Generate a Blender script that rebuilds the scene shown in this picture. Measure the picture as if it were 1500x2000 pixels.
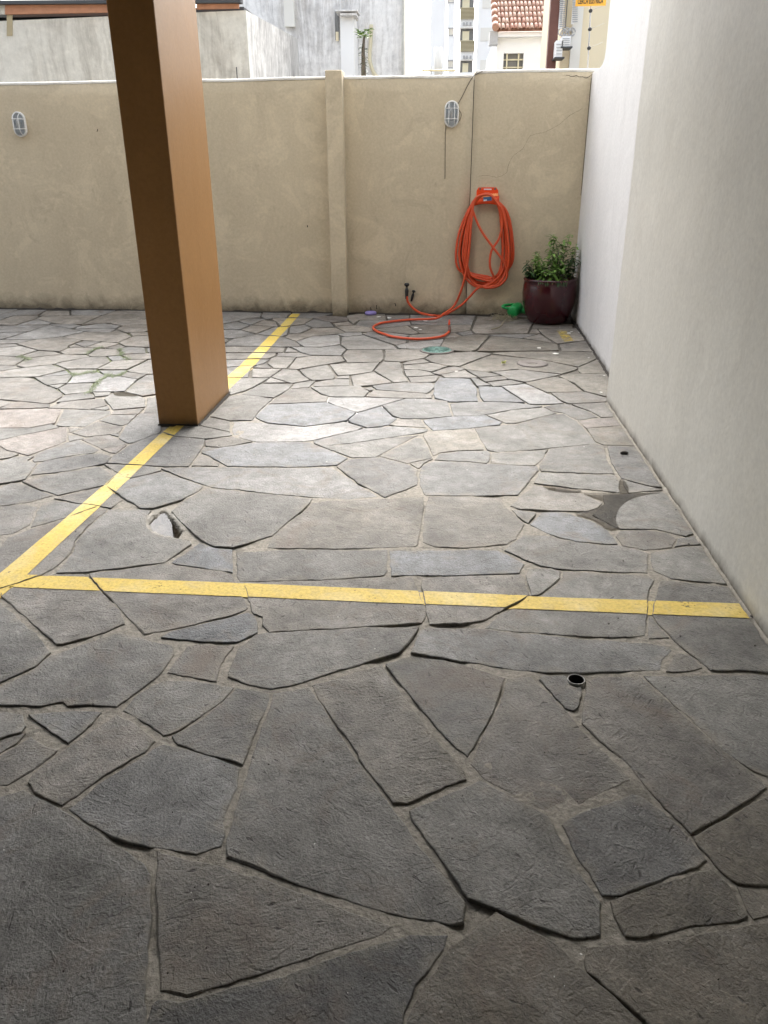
import bpy, bmesh, math, random
from mathutils import Vector, Matrix, noise
from mathutils.geometry import delaunay_2d_cdt

sc = bpy.context.scene
for o in list(bpy.data.objects):
    bpy.data.objects.remove(o, do_unlink=True)
COL = sc.collection

# ------------------------------------------------------------------ camera
CAM_H = 1.5
F_PX = 1540.0                                   # focal length for a 2000 px high frame
down = Vector((20, 3490, F_PX)).normalized()    # where the plumb line and the wall direction vanish
fwd = Vector((120, -680, F_PX)); fwd = (fwd - down*fwd.dot(down)).normalized()
upv = -down
rgt = fwd.cross(upv)
# rows of ROT: world axes expressed in camera axes (x right, y down, z forward)
ROT = Matrix((rgt, fwd, upv))
cam = bpy.data.cameras.new('camera')
cam_o = bpy.data.objects.new('camera', cam); COL.objects.link(cam_o)
cx = ROT @ Vector((1, 0, 0)); cy = ROT @ Vector((0, -1, 0)); cz = ROT @ Vector((0, 0, -1))
M = Matrix((cx, cy, cz)).transposed().to_4x4()
M.translation = Vector((0, 0, CAM_H))
cam_o.matrix_world = M
cam.sensor_fit = 'VERTICAL'; cam.sensor_height = 36.0; cam.lens = F_PX/2000*36.0
cam.clip_start = 0.05; cam.clip_end = 2000
sc.camera = cam_o

# ------------------------------------------------------------------ sky, sun, exposure
SUN_EL, SUN_AZ = math.radians(46.5), math.radians(4)    # behind thin cloud, beyond the back wall, so that light reaches in under the roof
w = bpy.data.worlds.new('World'); sc.world = w; w.use_nodes = True
nt = w.node_tree; nt.nodes.clear()
sky = nt.nodes.new('ShaderNodeTexSky'); sky.sky_type = 'NISHITA'; sky.sun_disc = False
sky.sun_elevation = SUN_EL; sky.sun_rotation = SUN_AZ
sky.air_density = 1.0; sky.dust_density = 6.0; sky.ozone_density = 1.0
hs = nt.nodes.new('ShaderNodeHueSaturation'); hs.inputs['Saturation'].default_value = 0.35
bg = nt.nodes.new('ShaderNodeBackground'); bg.inputs['Strength'].default_value = 0.15
wo = nt.nodes.new('ShaderNodeOutputWorld')
nt.links.new(sky.outputs[0], hs.inputs['Color']); nt.links.new(hs.outputs[0], bg.inputs['Color'])
nt.links.new(bg.outputs[0], wo.inputs['Surface'])
sun = bpy.data.lights.new('sun', 'SUN'); sun.energy = 0.37; sun.angle = math.radians(36); sun.color = (1.0, 0.96, 0.90)
sun_o = bpy.data.objects.new('sun', sun); COL.objects.link(sun_o)
sd = Vector((math.sin(SUN_AZ)*math.cos(SUN_EL), math.cos(SUN_AZ)*math.cos(SUN_EL), math.sin(SUN_EL)))
sun_o.rotation_euler = sd.to_track_quat('Z', 'Y').to_euler(); sun_o.location = sd*30
vs = sc.view_settings; vs.view_transform = 'Standard'; vs.look = 'None'; vs.gamma = 1.0; vs.use_curve_mapping = False
vs.exposure = 2.12
sc.render.engine = 'CYCLES'
sc.cycles.max_bounces = 8; sc.cycles.diffuse_bounces = 5; sc.cycles.transparent_max_bounces = 12

# ------------------------------------------------------------------ helpers
rnd = random.Random(11)

def ray(px, py):
    return ROT @ Vector((px-750, py-1000, F_PX))
def at(px, py, Y):
    v = ray(px, py); return Vector((0, 0, CAM_H)) + v*(Y/v.y)
def atx(px, py, X):
    v = ray(px, py); return Vector((0, 0, CAM_H)) + v*(X/v.x)
def gr(px, py, z=0.0):
    v = ray(px, py); return Vector((0, 0, CAM_H)) + v*((z-CAM_H)/v.z)

def N(t, kind, **kw):
    n = t.nodes.new('ShaderNode'+kind)
    for k, v in kw.items():
        if k in n.inputs: n.inputs[k].default_value = v
        else: setattr(n, k, v)
    return n
def L(t, a, b): t.links.new(a, b)
def ramp(t, src, stops):
    r = t.nodes.new('ShaderNodeValToRGB'); e = r.color_ramp.elements
    while len(e) < len(stops): e.new(0.5)
    for q, (p, c) in zip(e, stops):
        q.position = p; q.color = c if len(c) == 4 else (*c, 1)
    L(t, src, r.inputs[0]); return r.outputs[0]
def grey(v): return (v, v, v, 1)
def noise_n(t, vec, scale, detail=4, rough=.55, dist=0.0):
    n = N(t, 'TexNoise', Scale=scale, Detail=detail, Roughness=rough, Distortion=dist)
    L(t, vec, n.inputs['Vector']); return n.outputs['Fac']
def mixc(t, fac, a, b, mode='MIX'):
    m = t.nodes.new('ShaderNodeMix'); m.data_type = 'RGBA'; m.blend_type = mode
    for s, v in ((0, fac), (6, a), (7, b)):
        if hasattr(v, 'links'): L(t, v, m.inputs[s])
        else: m.inputs[s].default_value = v
    return m.outputs[2]
def math_n(t, op, a, b=0.5, c=None):
    m = t.nodes.new('ShaderNodeMath'); m.operation = op
    for i, v in enumerate((a, b, c)):
        if v is None: continue
        if hasattr(v, 'links'): L(t, v, m.inputs[i])
        else: m.inputs[i].default_value = v
    return m.outputs[0]
def new_mat(name):
    m = bpy.data.materials.new(name); m.use_nodes = True
    t = m.node_tree; b = t.nodes['Principled BSDF']
    return m, t, b
def bump(t, b, h, strength=.5, dist=.01, prev=None):
    n = N(t, 'Bump', Strength=strength, Distance=dist); L(t, h, n.inputs['Height'])
    if prev is not None: L(t, prev, n.inputs['Normal'])
    L(t, n.outputs[0], b.inputs['Normal']); return n.outputs[0]
def scaled(t, vec, s):
    m = N(t, 'Mapping'); m.inputs['Scale'].default_value = s; L(t, vec, m.inputs['Vector']); return m.outputs[0]

def plain(name, col, rough=.5, metal=0.0, var=.18, scale=14, bmp=.12, spec=.5):
    m, t, b = new_mat(name)
    g = N(t, 'NewGeometry'); f = noise_n(t, g.outputs['Position'], scale, 5)
    c = mixc(t, f, (*[x*(1-var) for x in col], 1), (*[min(1, x*(1+var)) for x in col], 1))
    L(t, c, b.inputs['Base Color']); b.inputs['Roughness'].default_value = rough
    b.inputs['Metallic'].default_value = metal; b.inputs['Specular IOR Level'].default_value = spec
    if bmp: bump(t, b, noise_n(t, g.outputs['Position'], scale*6, 3), bmp, .004)
    return m

HOLE_C = (-1.243, 3.203)
def stone_mat():
    m, t, b = new_mat('flagstone')
    geo = N(t, 'NewGeometry'); oi = N(t, 'ObjectInfo')
    ofs = N(t, 'VectorMath', operation='SCALE'); cmb = N(t, 'CombineXYZ')
    L(t, oi.outputs['Random'], cmb.inputs[0]); L(t, math_n(t, 'FRACT', math_n(t, 'MULTIPLY', oi.outputs['Random'], 17.3)), cmb.inputs[1])
    L(t, cmb.outputs[0], ofs.inputs[0]); ofs.inputs['Scale'].default_value = 40
    ad = N(t, 'VectorMath', operation='ADD'); L(t, geo.outputs['Position'], ad.inputs[0]); L(t, ofs.outputs[0], ad.inputs[1])
    rot = N(t, 'VectorRotate', rotation_type='Z_AXIS'); L(t, ad.outputs[0], rot.inputs['Vector'])
    L(t, math_n(t, 'MULTIPLY', oi.outputs['Random'], 6.28), rot.inputs['Angle'])
    v = rot.outputs[0]
    big = noise_n(t, v, 2.0, 4, .6, .8); mid = noise_n(t, v, 15, 5, .66); fine = noise_n(t, v, 130, 4, .72)
    spk = noise_n(t, v, 420, 1, .6)
    c = mixc(t, ramp(t, big, [(.25, grey(0)), (.75, grey(1))]), (.52, .52, .51, 1), (1.55, 1.55, 1.55, 1))
    c = mixc(t, 1.0, oi.outputs['Color'], c, 'MULTIPLY')
    c = mixc(t, 1.0, c, ramp(t, mid, [(.28, grey(.62)), (.52, grey(1.0)), (.74, grey(1.35))]), 'MULTIPLY')
    c = mixc(t, 1.0, c, ramp(t, fine, [(.28, grey(.58)), (.5, grey(1.0)), (.74, grey(1.42))]), 'MULTIPLY')
    # iron-brown and pale lime blotches
    st = noise_n(t, v, 3.0, 4, .68, 1.3)
    c = mixc(t, ramp(t, st, [(.55, grey(0)), (.72, grey(.6))]), c, (.135, .102, .075, 1))
    lm = noise_n(t, v, 5.0, 5, .72, .8)
    c = mixc(t, ramp(t, lm, [(.57, grey(0)), (.78, grey(.45))]), c, (.33, .33, .32, 1))
    c = mixc(t, ramp(t, spk, [(.72, grey(0)), (.78, grey(.35))]), c, (.30, .30, .29, 1))
    # mortar and dust trodden onto the margins
    at_ = N(t, 'Attribute', attribute_name='edge')
    sm = math_n(t, 'MULTIPLY', at_.outputs['Fac'], ramp(t, noise_n(t, v, 11, 5, .7, .6), [(.44, grey(0)), (.66, grey(.7))]))
    c = mixc(t, sm, c, (.225, .205, .165, 1))
    pit = noise_n(t, scaled(t, v, (20, 62, 30)), 1.0, 2, .5)
    c = mixc(t, ramp(t, pit, [(.265, grey(.75)), (.32, grey(0))]), c, (.03, .028, .025, 1))
    L(t, c, b.inputs['Base Color'])
    L(t, ramp(t, noise_n(t, v, 4.0, 3, .6), [(.32, grey(.36)), (.68, grey(.70))]), b.inputs['Roughness'])
    b.inputs['Specular IOR Level'].default_value = .36
    # relief: split laminations with stepped flake edges, grain, pits
    lam = noise_n(t, scaled(t, v, (34, 44, 30)), 1.0, 5, .70, .2)
    flake = ramp(t, noise_n(t, v, 4.2, 4, .6, 1.4), [(.43, grey(0)), (.445, grey(.28)), (.56, grey(.30)), (.572, grey(.55))])
    h = math_n(t, 'ADD', math_n(t, 'ADD', math_n(t, 'MULTIPLY', lam, .75), flake), math_n(t, 'MULTIPLY', fine, 1.1))
    h = math_n(t, 'ADD', h, ramp(t, pit, [(.26, grey(0)), (.34, grey(.4))]))
    bump(t, b, h, .66, .008)
    return m

def mortar_mat():
    m, t, b = new_mat('mortar')
    geo = N(t, 'NewGeometry'); v = geo.outputs['Position']
    a = noise_n(t, v, 3, 6, .6); f = noise_n(t, v, 60, 5, .7); k = noise_n(t, v, 9, 5, .65, .8)
    c = mixc(t, a, (.175, .165, .142, 1), (.33, .305, .255, 1))
    c = mixc(t, 1.0, c, ramp(t, f, [(.3, grey(.6)), (.7, grey(1.3))]), 'MULTIPLY')
    c = mixc(t, ramp(t, k, [(.56, grey(0)), (.72, grey(.75))]), c, (.045, .042, .036, 1))
    # the joints of the open yard are filled with dark soil
    sy = N(t, 'SeparateXYZ'); L(t, v, sy.inputs[0])
    yd = math_n(t, 'ADD', sy.outputs[1], math_n(t, 'MULTIPLY', a, 1.2))
    mr = N(t, 'MapRange'); L(t, yd, mr.inputs['Value']); mr.inputs['From Min'].default_value = 5.9; mr.inputs['From Max'].default_value = 7.0; mr.inputs['To Max'].default_value = .8
    c = mixc(t, mr.outputs[0], c, (.045, .040, .030, 1))
    # moss in the joints of the far left corner, lime bloom around the pillar and the sunken hole
    def blob(x, y, r):
        d = N(t, 'VectorMath', operation='DISTANCE'); L(t, v, d.inputs[0]); d.inputs[1].default_value = (x, y, 0)
        return ramp(t, math_n(t, 'ADD', math_n(t, 'DIVIDE', d.outputs['Value'], r), math_n(t, 'MULTIPLY', k, .5)), [(.45, grey(1)), (1.0, grey(0))])
    c = mixc(t, blob(-2.75, 6.1, 1.1), c, (.085, .12, .018, 1))
    c = mixc(t, blob(-3.3, 7.3, .9), c, (.10, .11, .035, 1))
    c = mixc(t, blob(-.75, 5.0, .75), c, (.45, .45, .44, 1))
    c = mixc(t, blob(-1.25, 3.25, .26), c, (.30, .29, .26, 1))
    c = mixc(t, blob(*HOLE_C, .11), c, (.02, .018, .015, 1))
    L(t, c, b.inputs['Base Color']); b.inputs['Roughness'].default_value = .85
    n = bump(t, b, noise_n(t, v, 30, 5, .65), .6, .012)
    bump(t, b, f, .5, .004, n)
    return m

def plaster(name, col, stain=.25, tint=(.30, .27, .22), mould=0.0, rough=.75, broad=.12, patch=.3, relief=1.0):
    m, t, b = new_mat(name)
    geo = N(t, 'NewGeometry'); v = geo.outputs['Position']
    a = noise_n(t, v, .9, 5, .6, .4); s = noise_n(t, scaled(t, v, (5, 5, .6)), 1.0, 6, .65, .3); f = noise_n(t, v, 45, 5, .65)
    c = mixc(t, a, (*[x*(1-broad) for x in col], 1), (*[min(.95, x*(1+broad)) for x in col], 1))
    c = mixc(t, ramp(t, s, [(.44, grey(0)), (.70, grey(stain))]), c, (*tint, 1))
    pl = noise_n(t, v, 1.9, 6, .66, 1.6)
    c = mixc(t, ramp(t, pl, [(.52, grey(0)), (.60, grey(patch)), (.78, grey(patch*1.6))]), c, (*[min(.9, x*1.22) for x in col], 1))
    pl2 = noise_n(t, v, 3.1, 5, .7, 1.0)
    c = mixc(t, ramp(t, pl2, [(.58, grey(0)), (.72, grey(patch))]), c, (*[x*.74 for x in tint], 1))
    c = mixc(t, 1.0, c, ramp(t, f, [(.3, grey(.92)), (.7, grey(1.07))]), 'MULTIPLY')
    if mould:
        sp = N(t, 'SeparateXYZ'); L(t, v, sp.inputs[0])
        ns = noise_n(t, v, 7, 6, .7, .5)
        h = math_n(t, 'ADD', sp.outputs[2], math_n(t, 'MULTIPLY', math_n(t, 'SUBTRACT', ns, .5), -mould*3.2))
        c = mixc(t, ramp(t, math_n(t, 'DIVIDE', h, mould*2), [(.0, grey(.85)), (.5, grey(.35)), (1.0, grey(0))]), c, (.085, .07, .045, 1))
    L(t, c, b.inputs['Base Color']); b.inputs['Roughness'].default_value = rough
    b.inputs['Specular IOR Level'].default_value = .3
    n = bump(t, b, noise_n(t, v, 2.2, 3, .5, .5), .3*relief, .03)
    n = bump(t, b, noise_n(t, v, 9, 5, .62, 1.0), .28*relief, .010, n)
    bump(t, b, f, .25*relief*relief, .004, n)
    return m

def streaked(name, base, dark, amt=.8, freq=3.0):
    m, t, b = new_mat(name)
    geo = N(t, 'NewGeometry'); v = geo.outputs['Position']
    wv = N(t, 'VectorMath', operation='ADD'); wob = N(t, 'TexNoise', Scale=1.3, Detail=3); L(t, v, wob.inputs['Vector'])
    sc_ = N(t, 'VectorMath', operation='SCALE'); L(t, wob.outputs['Color'], sc_.inputs[0]); sc_.inputs['Scale'].default_value = .25
    L(t, v, wv.inputs[0]); L(t, sc_.outputs[0], wv.inputs[1])
    s = noise_n(t, scaled(t, wv.outputs[0], (freq*3.4, freq*3.4, .35)), 1.0, 6, .72, .2)
    p = noise_n(t, v, .9, 6, .68, .8)
    fac = math_n(t, 'ADD', math_n(t, 'MULTIPLY', s, .5), math_n(t, 'MULTIPLY', p, .5))
    c = mixc(t, ramp(t, fac, [(.46, grey(0)), (.66, grey(amt))]), (*base, 1), (*dark, 1))
    c = mixc(t, ramp(t, noise_n(t, scaled(t, v, (3, 3, .8)), 1.0, 5), [(.58, grey(0)), (.78, grey(.3))]), c, (.45, .38, .28, 1))
    c = mixc(t, 1.0, c, ramp(t, noise_n(t, v, 9, 5, .7), [(.3, grey(.86)), (.7, grey(1.1))]), 'MULTIPLY')
    L(t, c, b.inputs['Base Color']); b.inputs['Roughness'].default_value = .9
    bump(t, b, noise_n(t, v, 14, 5), .3, .02)
    return m

def paint_mat(name='worn_yellow_paint', wear_lo=.34):
    m, t, b = new_mat(name)
    geo = N(t, 'NewGeometry'); v = geo.outputs['Position']
    a = noise_n(t, v, 2.5, 4); f = noise_n(t, v, 70, 6, .72); k = noise_n(t, v, 11, 6, .7, .6)
    c = mixc(t, a, (.52, .37, .060, 1), (.64, .49, .12, 1))
    c = mixc(t, ramp(t, k, [(.50, grey(0)), (.72, grey(.5))]), c, (.40, .33, .17, 1))
    c = mixc(t, ramp(t, noise_n(t, v, 1.7, 4, .6, .6), [(.50, grey(0)), (.68, grey(.55))]), c, (.66, .59, .36, 1))
    c = mixc(t, 1.0, c, ramp(t, f, [(.3, grey(.72)), (.6, grey(1.08))]), 'MULTIPLY')
    L(t, c, b.inputs['Base Color']); b.inputs['Roughness'].default_value = .65; b.inputs['Specular IOR Level'].default_value = .25
    bump(t, b, f, .5, .005)
    wear = math_n(t, 'ADD', math_n(t, 'MULTIPLY', f, .48), math_n(t, 'MULTIPLY', k, .52))
    al = ramp(t, wear, [(wear_lo, grey(0)), (wear_lo+.07, grey(1))])
    L(t, al, b.inputs['Alpha'])
    return m

def water_mat():
    m, t, b = new_mat('water_film')
    out = t.nodes['Material Output']
    fr = N(t, 'Fresnel', IOR=1.33); gl = N(t, 'BsdfGlossy', Roughness=.03); tr = N(t, 'BsdfTransparent')
    tr.inputs['Color'].default_value = (.70, .68, .65, 1)
    mx = N(t, 'MixShader'); L(t, fr.outputs[0], mx.inputs[0]); L(t, tr.outputs[0], mx.inputs[1]); L(t, gl.outputs[0], mx.inputs[2])
    L(t, mx.outputs[0], out.inputs['Surface']); t.nodes.remove(b)
    return m

def glass_mat(name, col=(.8, .82, .82), rough=.08):
    m, t, b = new_mat(name)
    b.inputs['Base Color'].default_value = (*col, 1); b.inputs['Roughness'].default_value = rough
    b.inputs['Transmission Weight'].default_value = .9; b.inputs['IOR'].default_value = 1.3
    return m

def leaf_mat(name, c0, c1):
    m, t, b = new_mat(name)
    geo = N(t, 'NewGeometry')
    f = noise_n(t, geo.outputs['Position'], 30, 3)
    r = math_n(t, 'ADD', math_n(t, 'MULTIPLY', f, .5), math_n(t, 'MULTIPLY', geo.outputs['Random Per Island'], .6))
    c = mixc(t, r, (*c0, 1), (*c1, 1))
    L(t, c, b.inputs['Base Color']); b.inputs['Roughness'].default_value = .5
    b.inputs['Subsurface Weight'].default_value = 0.0
    return m

MAT = dict(
    stone=stone_mat(), mortar=mortar_mat(), paint=paint_mat(), faded=paint_mat('faded_yellow_paint', .47), water=water_mat(),
    back=plaster('beige_wall_paint', (.54, .468, .34), .35, (.46, .39, .28), .09, .75, .12, .42),
    cap=plaster('sky_lit_wall_top', (.62, .60, .55), .3, (.42, .39, .33)),  # paler than the wall: sky light on its top edge, put into the colour
    side=plaster('cream_white_wall_paint', (.70, .69, .63), .22, (.60, .58, .51), .03, .5, .05, .14, .55),
    far=plaster('white_wall_paint', (.735, .73, .72), .25, (.63, .63, .62), .03, .6, .05, .14, .55),
    pillar=plaster('orange_brown_paint', (.34, .180, .066), .30, (.40, .225, .095), .022, .38, .08, .18, .5),
    ceiling=plaster('carport_ceiling_paint', (.07, .06, .05), .2),
    dirt=plain('dark_crack_dirt', (.035, .03, .025), .95, var=.5, scale=60),
    rubble=plain('crumbled_plaster', (.30, .28, .24), .9, var=.5, scale=60),
    cable=plain('dark_cable', (.10, .085, .07), .7, var=.3),
    white=plain('white_plastic', (.78, .78, .76), .4, var=.05, scale=30),
    hose=plain('orange_hose_rubber', (.62, .078, .022), .38, var=.16, scale=9, bmp=.05),
    orange=plain('orange_plastic', (.78, .075, .012), .4, var=.08, scale=30),
    lip=plain('pale_orange_plastic', (.85, .30, .10), .45, var=.1, scale=60),
    blue=plain('blue_label', (.03, .10, .22), .5, var=.5, scale=60),
    lwhite=plain('white_label', (.6, .65, .7), .5, var=.2, scale=60),
    black=plain('black_plastic', (.02, .02, .02), .35, var=.3),
    purple=plain('purple_plastic', (.26, .22, .52), .4, var=.1),
    green=plain('green_plastic', (.015, .30, .075), .35, var=.15, scale=30),
    teal=plain('patinated_iron', (.10, .21, .18), .65, var=.55, scale=45, bmp=.6),
    iron=plain('dull_iron', (.14, .125, .115), .6, metal=.3, var=.4, scale=50, bmp=.5),
    dark=plain('dark_void', (.012, .011, .010), .9, var=.4),
    pipe=plain('grey_pvc', (.42, .42, .40), .5, var=.2, scale=60),
    pot=plain('maroon_glaze', (.042, .0045, .008), .2, var=.35, scale=5, bmp=.03, spec=.6),
    soil=plain('potting_soil', (.025, .018, .012), .95, var=.6, scale=70, bmp=.9),
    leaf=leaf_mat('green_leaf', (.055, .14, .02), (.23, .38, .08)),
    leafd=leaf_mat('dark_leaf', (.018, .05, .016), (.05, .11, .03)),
    moss=leaf_mat('moss_green', (.035, .06, .012), (.10, .14, .03)),
    flower=plain('cream_petal', (.72, .72, .50), .6, var=.1),
    stem=plain('plant_stem', (.07, .11, .03), .7),
    straw=plain('dry_straw', (.30, .27, .17), .8, var=.4, scale=80),
    glass=glass_mat('ribbed_glass', (.62, .64, .64), .12), bulb=plain('frosted_bulb', (.8, .8, .78), .3, var=.03),
    scrap=plain('yellow_scrap', (.6, .62, .22), .7), chip=plain('white_paint_chip', (.75, .74, .70), .8, var=.15),
    bA=streaked('weathered_render', (.60, .59, .54), (.24, .22, .19), .75, 2.6),
    bB=streaked('streaked_render', (.85, .84, .82), (.40, .38, .36), .9, 4.5),
    bS=streaked('stained_render', (.66, .65, .62), (.15, .14, .13), .95, 4.2),
    terr=streaked('terracotta_board', (.46, .23, .14), (.36, .19, .12), .6, 2.0),
    slate=plain('slate_edge', (.045, .05, .055), .6, scale=3),
    bwhite=plain('white_facade', (.88, .88, .87), .8, var=.06, scale=.6),
    bwarm=plain('warm_white_facade', (.78, .76, .70), .8, var=.06, scale=.6),
    cream=plain('cream_facade', (.80, .70, .50), .85, var=.06, scale=.5),
    tan=plain('tan_railing', (.36, .31, .20), .7, var=.12, scale=3),
    shade=plain('window_dark', (.16, .16, .155), .35, var=.2, scale=2),
    frame=plain('pale_frame', (.68, .62, .44), .6, var=.1, scale=3),
    tile=leaf_mat('clay_tile', (.30, .09, .045), (.52, .37, .27)),
    brown=plain('brown_drainpipe', (.15, .06, .042), .6),
    grey=plain('grey_metal', (.42, .42, .42), .5, var=.2),
    sign=plain('amber_sign', (.78, .40, .035), .5, var=.04), ink=plain('black_ink', (.015, .014, .012), .5),
    asphalt=plain('ground_soil', (.11, .105, .095), .95, var=.3, scale=1.5),
)

def tag(o, label=None, cat=None, group=None, kind=None):
    if label: o['label'] = label
    if cat: o['category'] = cat
    if group: o['group'] = group
    if kind: o['kind'] = kind
    return o
def empty(name, loc, label=None, cat=None, group=None):
    o = bpy.data.objects.new(name, None); COL.objects.link(o); o.location = loc; o.empty_display_size = .1
    return tag(o, label, cat, group)
def obj(name, me, mat=None, parent=None):
    o = bpy.data.objects.new(name, me); COL.objects.link(o)
    if mat is not None:
        me.materials.clear(); me.materials.append(MAT[mat] if isinstance(mat, str) else mat)
    if parent is not None:
        o.parent = parent
        o.matrix_parent_inverse = Matrix.Translation(-Vector(parent.location)) if parent.type == 'EMPTY' else Matrix.Identity(4)
    return o
class MB:
    """collects world-space geometry for ONE mesh"""
    def __init__(s): s.v, s.f, s.sm = [], [], []
    def face(s, pts, smooth=False):
        n = len(s.v); s.v += [tuple(p) for p in pts]; s.f.append(list(range(n, n+len(pts)))); s.sm.append(smooth)
    def grid(s, rows, smooth=True, closed=False):
        n = len(s.v); w = len(rows[0])
        for r in rows: s.v += [tuple(p) for p in r]
        for i in range(len(rows)-1):
            for j in range(w if closed else w-1):
                k = (j+1) % w
                s.f.append([n+i*w+j, n+i*w+k, n+(i+1)*w+k, n+(i+1)*w+j]); s.sm.append(smooth)
    def box(s, lo, hi, bev=0.0):
        x0, y0, z0 = lo; x1, y1, z1 = hi
        if not bev:
            c = [(x, y, z) for x in (x0, x1) for y in (y0, y1) for z in (z0, z1)]
            n = len(s.v); s.v += c
            for q in ((0, 1, 3, 2), (4, 6, 7, 5), (0, 4, 5, 1), (2, 3, 7, 6), (0, 2, 6, 4), (1, 5, 7, 3)):
                s.f.append([n+i for i in q]); s.sm.append(False)
        else:
            bm = bmesh.new(); bmesh.ops.create_cube(bm, size=1)
            for q in bm.verts:
                q.co = Vector(((x0+x1)/2+q.co.x*(x1-x0), (y0+y1)/2+q.co.y*(y1-y0), (z0+z1)/2+q.co.z*(z1-z0)))
            bmesh.ops.bevel(bm, geom=bm.edges[:], offset=bev, segments=2, affect='EDGES', profile=.5)
            n = len(s.v); bm.verts.index_update(); s.v += [tuple(q.co) for q in bm.verts]
            for q in bm.faces: s.f.append([n+w.index for w in q.verts]); s.sm.append(False)
            bm.free()
    def tube(s, pts, r, seg=8, cap=True, rads=None):
        pts = [Vector(p) for p in pts]; rows = []
        t0 = (pts[1]-pts[0]).normalized()
        nrm = t0.orthogonal().normalized()
        for i, p in enumerate(pts):
            a = pts[max(0, i-1)]; b = pts[min(len(pts)-1, i+1)]
            t = (b-a).normalized() if (b-a).length > 1e-9 else t0
            nrm = (nrm - t*nrm.dot(t)).normalized(); bi = t.cross(nrm)
            rr = rads[i] if rads else r
            rows.append([p + (nrm*math.cos(k*2*math.pi/seg) + bi*math.sin(k*2*math.pi/seg))*rr for k in range(seg)])
        s.grid(rows, True, True)
        if cap: s.face(rows[0][::-1]); s.face(rows[-1])
    def lathe(s, prof, c, seg=40, axis=None):
        rows = []
        for r, z in prof:
            rows.append([Vector((r*math.cos(k*2*math.pi/seg), r*math.sin(k*2*math.pi/seg), z)) for k in range(seg)])
        q = axis.to_track_quat('Z', 'Y') if axis is not None else None
        rows = [[(q @ p if q else p) + Vector(c) for p in r] for r in rows]
        s.grid(rows, True, True)
    def prism(s, poly, d):
        """closed solid: planar polygon extruded along vector d"""
        d = Vector(d); a = [Vector(p) for p in poly]; b = [p+d for p in a]
        s.face(a); s.face(b[::-1])
        for i in range(len(a)):
            j = (i+1) % len(a); s.face([a[j], a[i], b[i], b[j]])
    def mesh(s, name):
        me = bpy.data.meshes.new(name); me.from_pydata(s.v, [], s.f); me.polygons.foreach_set('use_smooth', s.sm)
        bm = bmesh.new(); bm.from_mesh(me); bmesh.ops.remove_doubles(bm, verts=bm.verts, dist=1e-5)
        bmesh.ops.recalc_face_normals(bm, faces=bm.faces); bm.to_mesh(me); bm.free()
        return me
    def build(s, name, mat, parent=None): return obj(name, s.mesh(name), mat, parent)
def catmull(pts, n=8, closed=False):
    pts = [Vector(p) for p in pts]; out = []; m = len(pts)
    for i in range(m if closed else m-1):
        if closed: p0, p1, p2, p3 = (pts[(i+k-1) % m] for k in range(4))
        else: p0, p1, p2, p3 = pts[max(0, i-1)], pts[i], pts[i+1], pts[min(m-1, i+2)]
        for k in range(n):
            t = k/n
            out.append(.5*((2*p1)+(p2-p0)*t+(2*p0-5*p1+4*p2-p3)*t*t+(3*p1-p0-3*p2+p3)*t**3))
    if not closed: out.append(pts[-1])
    return out
def leaf(mb, p, d, ln, wd, droop=.35):
    d = d.normalized(); s = d.cross(Vector((0, 0, 1)))
    s = s.normalized() if s.length > 1e-3 else Vector((1, 0, 0)); u = s.cross(d)
    rows = []
    for t, w_ in ((0, .10), (.25, .75), (.5, 1.0), (.75, .65), (1, .04)):
        c_ = p+d*ln*t-Vector((0, 0, droop*ln*t*t))
        rows.append([c_-s*wd*w_+u*wd*w_*.3, c_, c_+s*wd*w_+u*wd*w_*.3])
    mb.grid(rows)
def fbm(x, y, z=0.0, o=4): return noise.fractal(Vector((x, y, z)), 1.0, 2.0, o)

# ------------------------------------------------------------------ ground, mortar bed and flagstones
mb = MB(); mb.face([(-300, -60, -.12), (300, -60, -.12), (300, 600, -.12), (-300, 600, -.12)])
tag(mb.build('ground', 'asphalt'), kind='structure')

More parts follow.
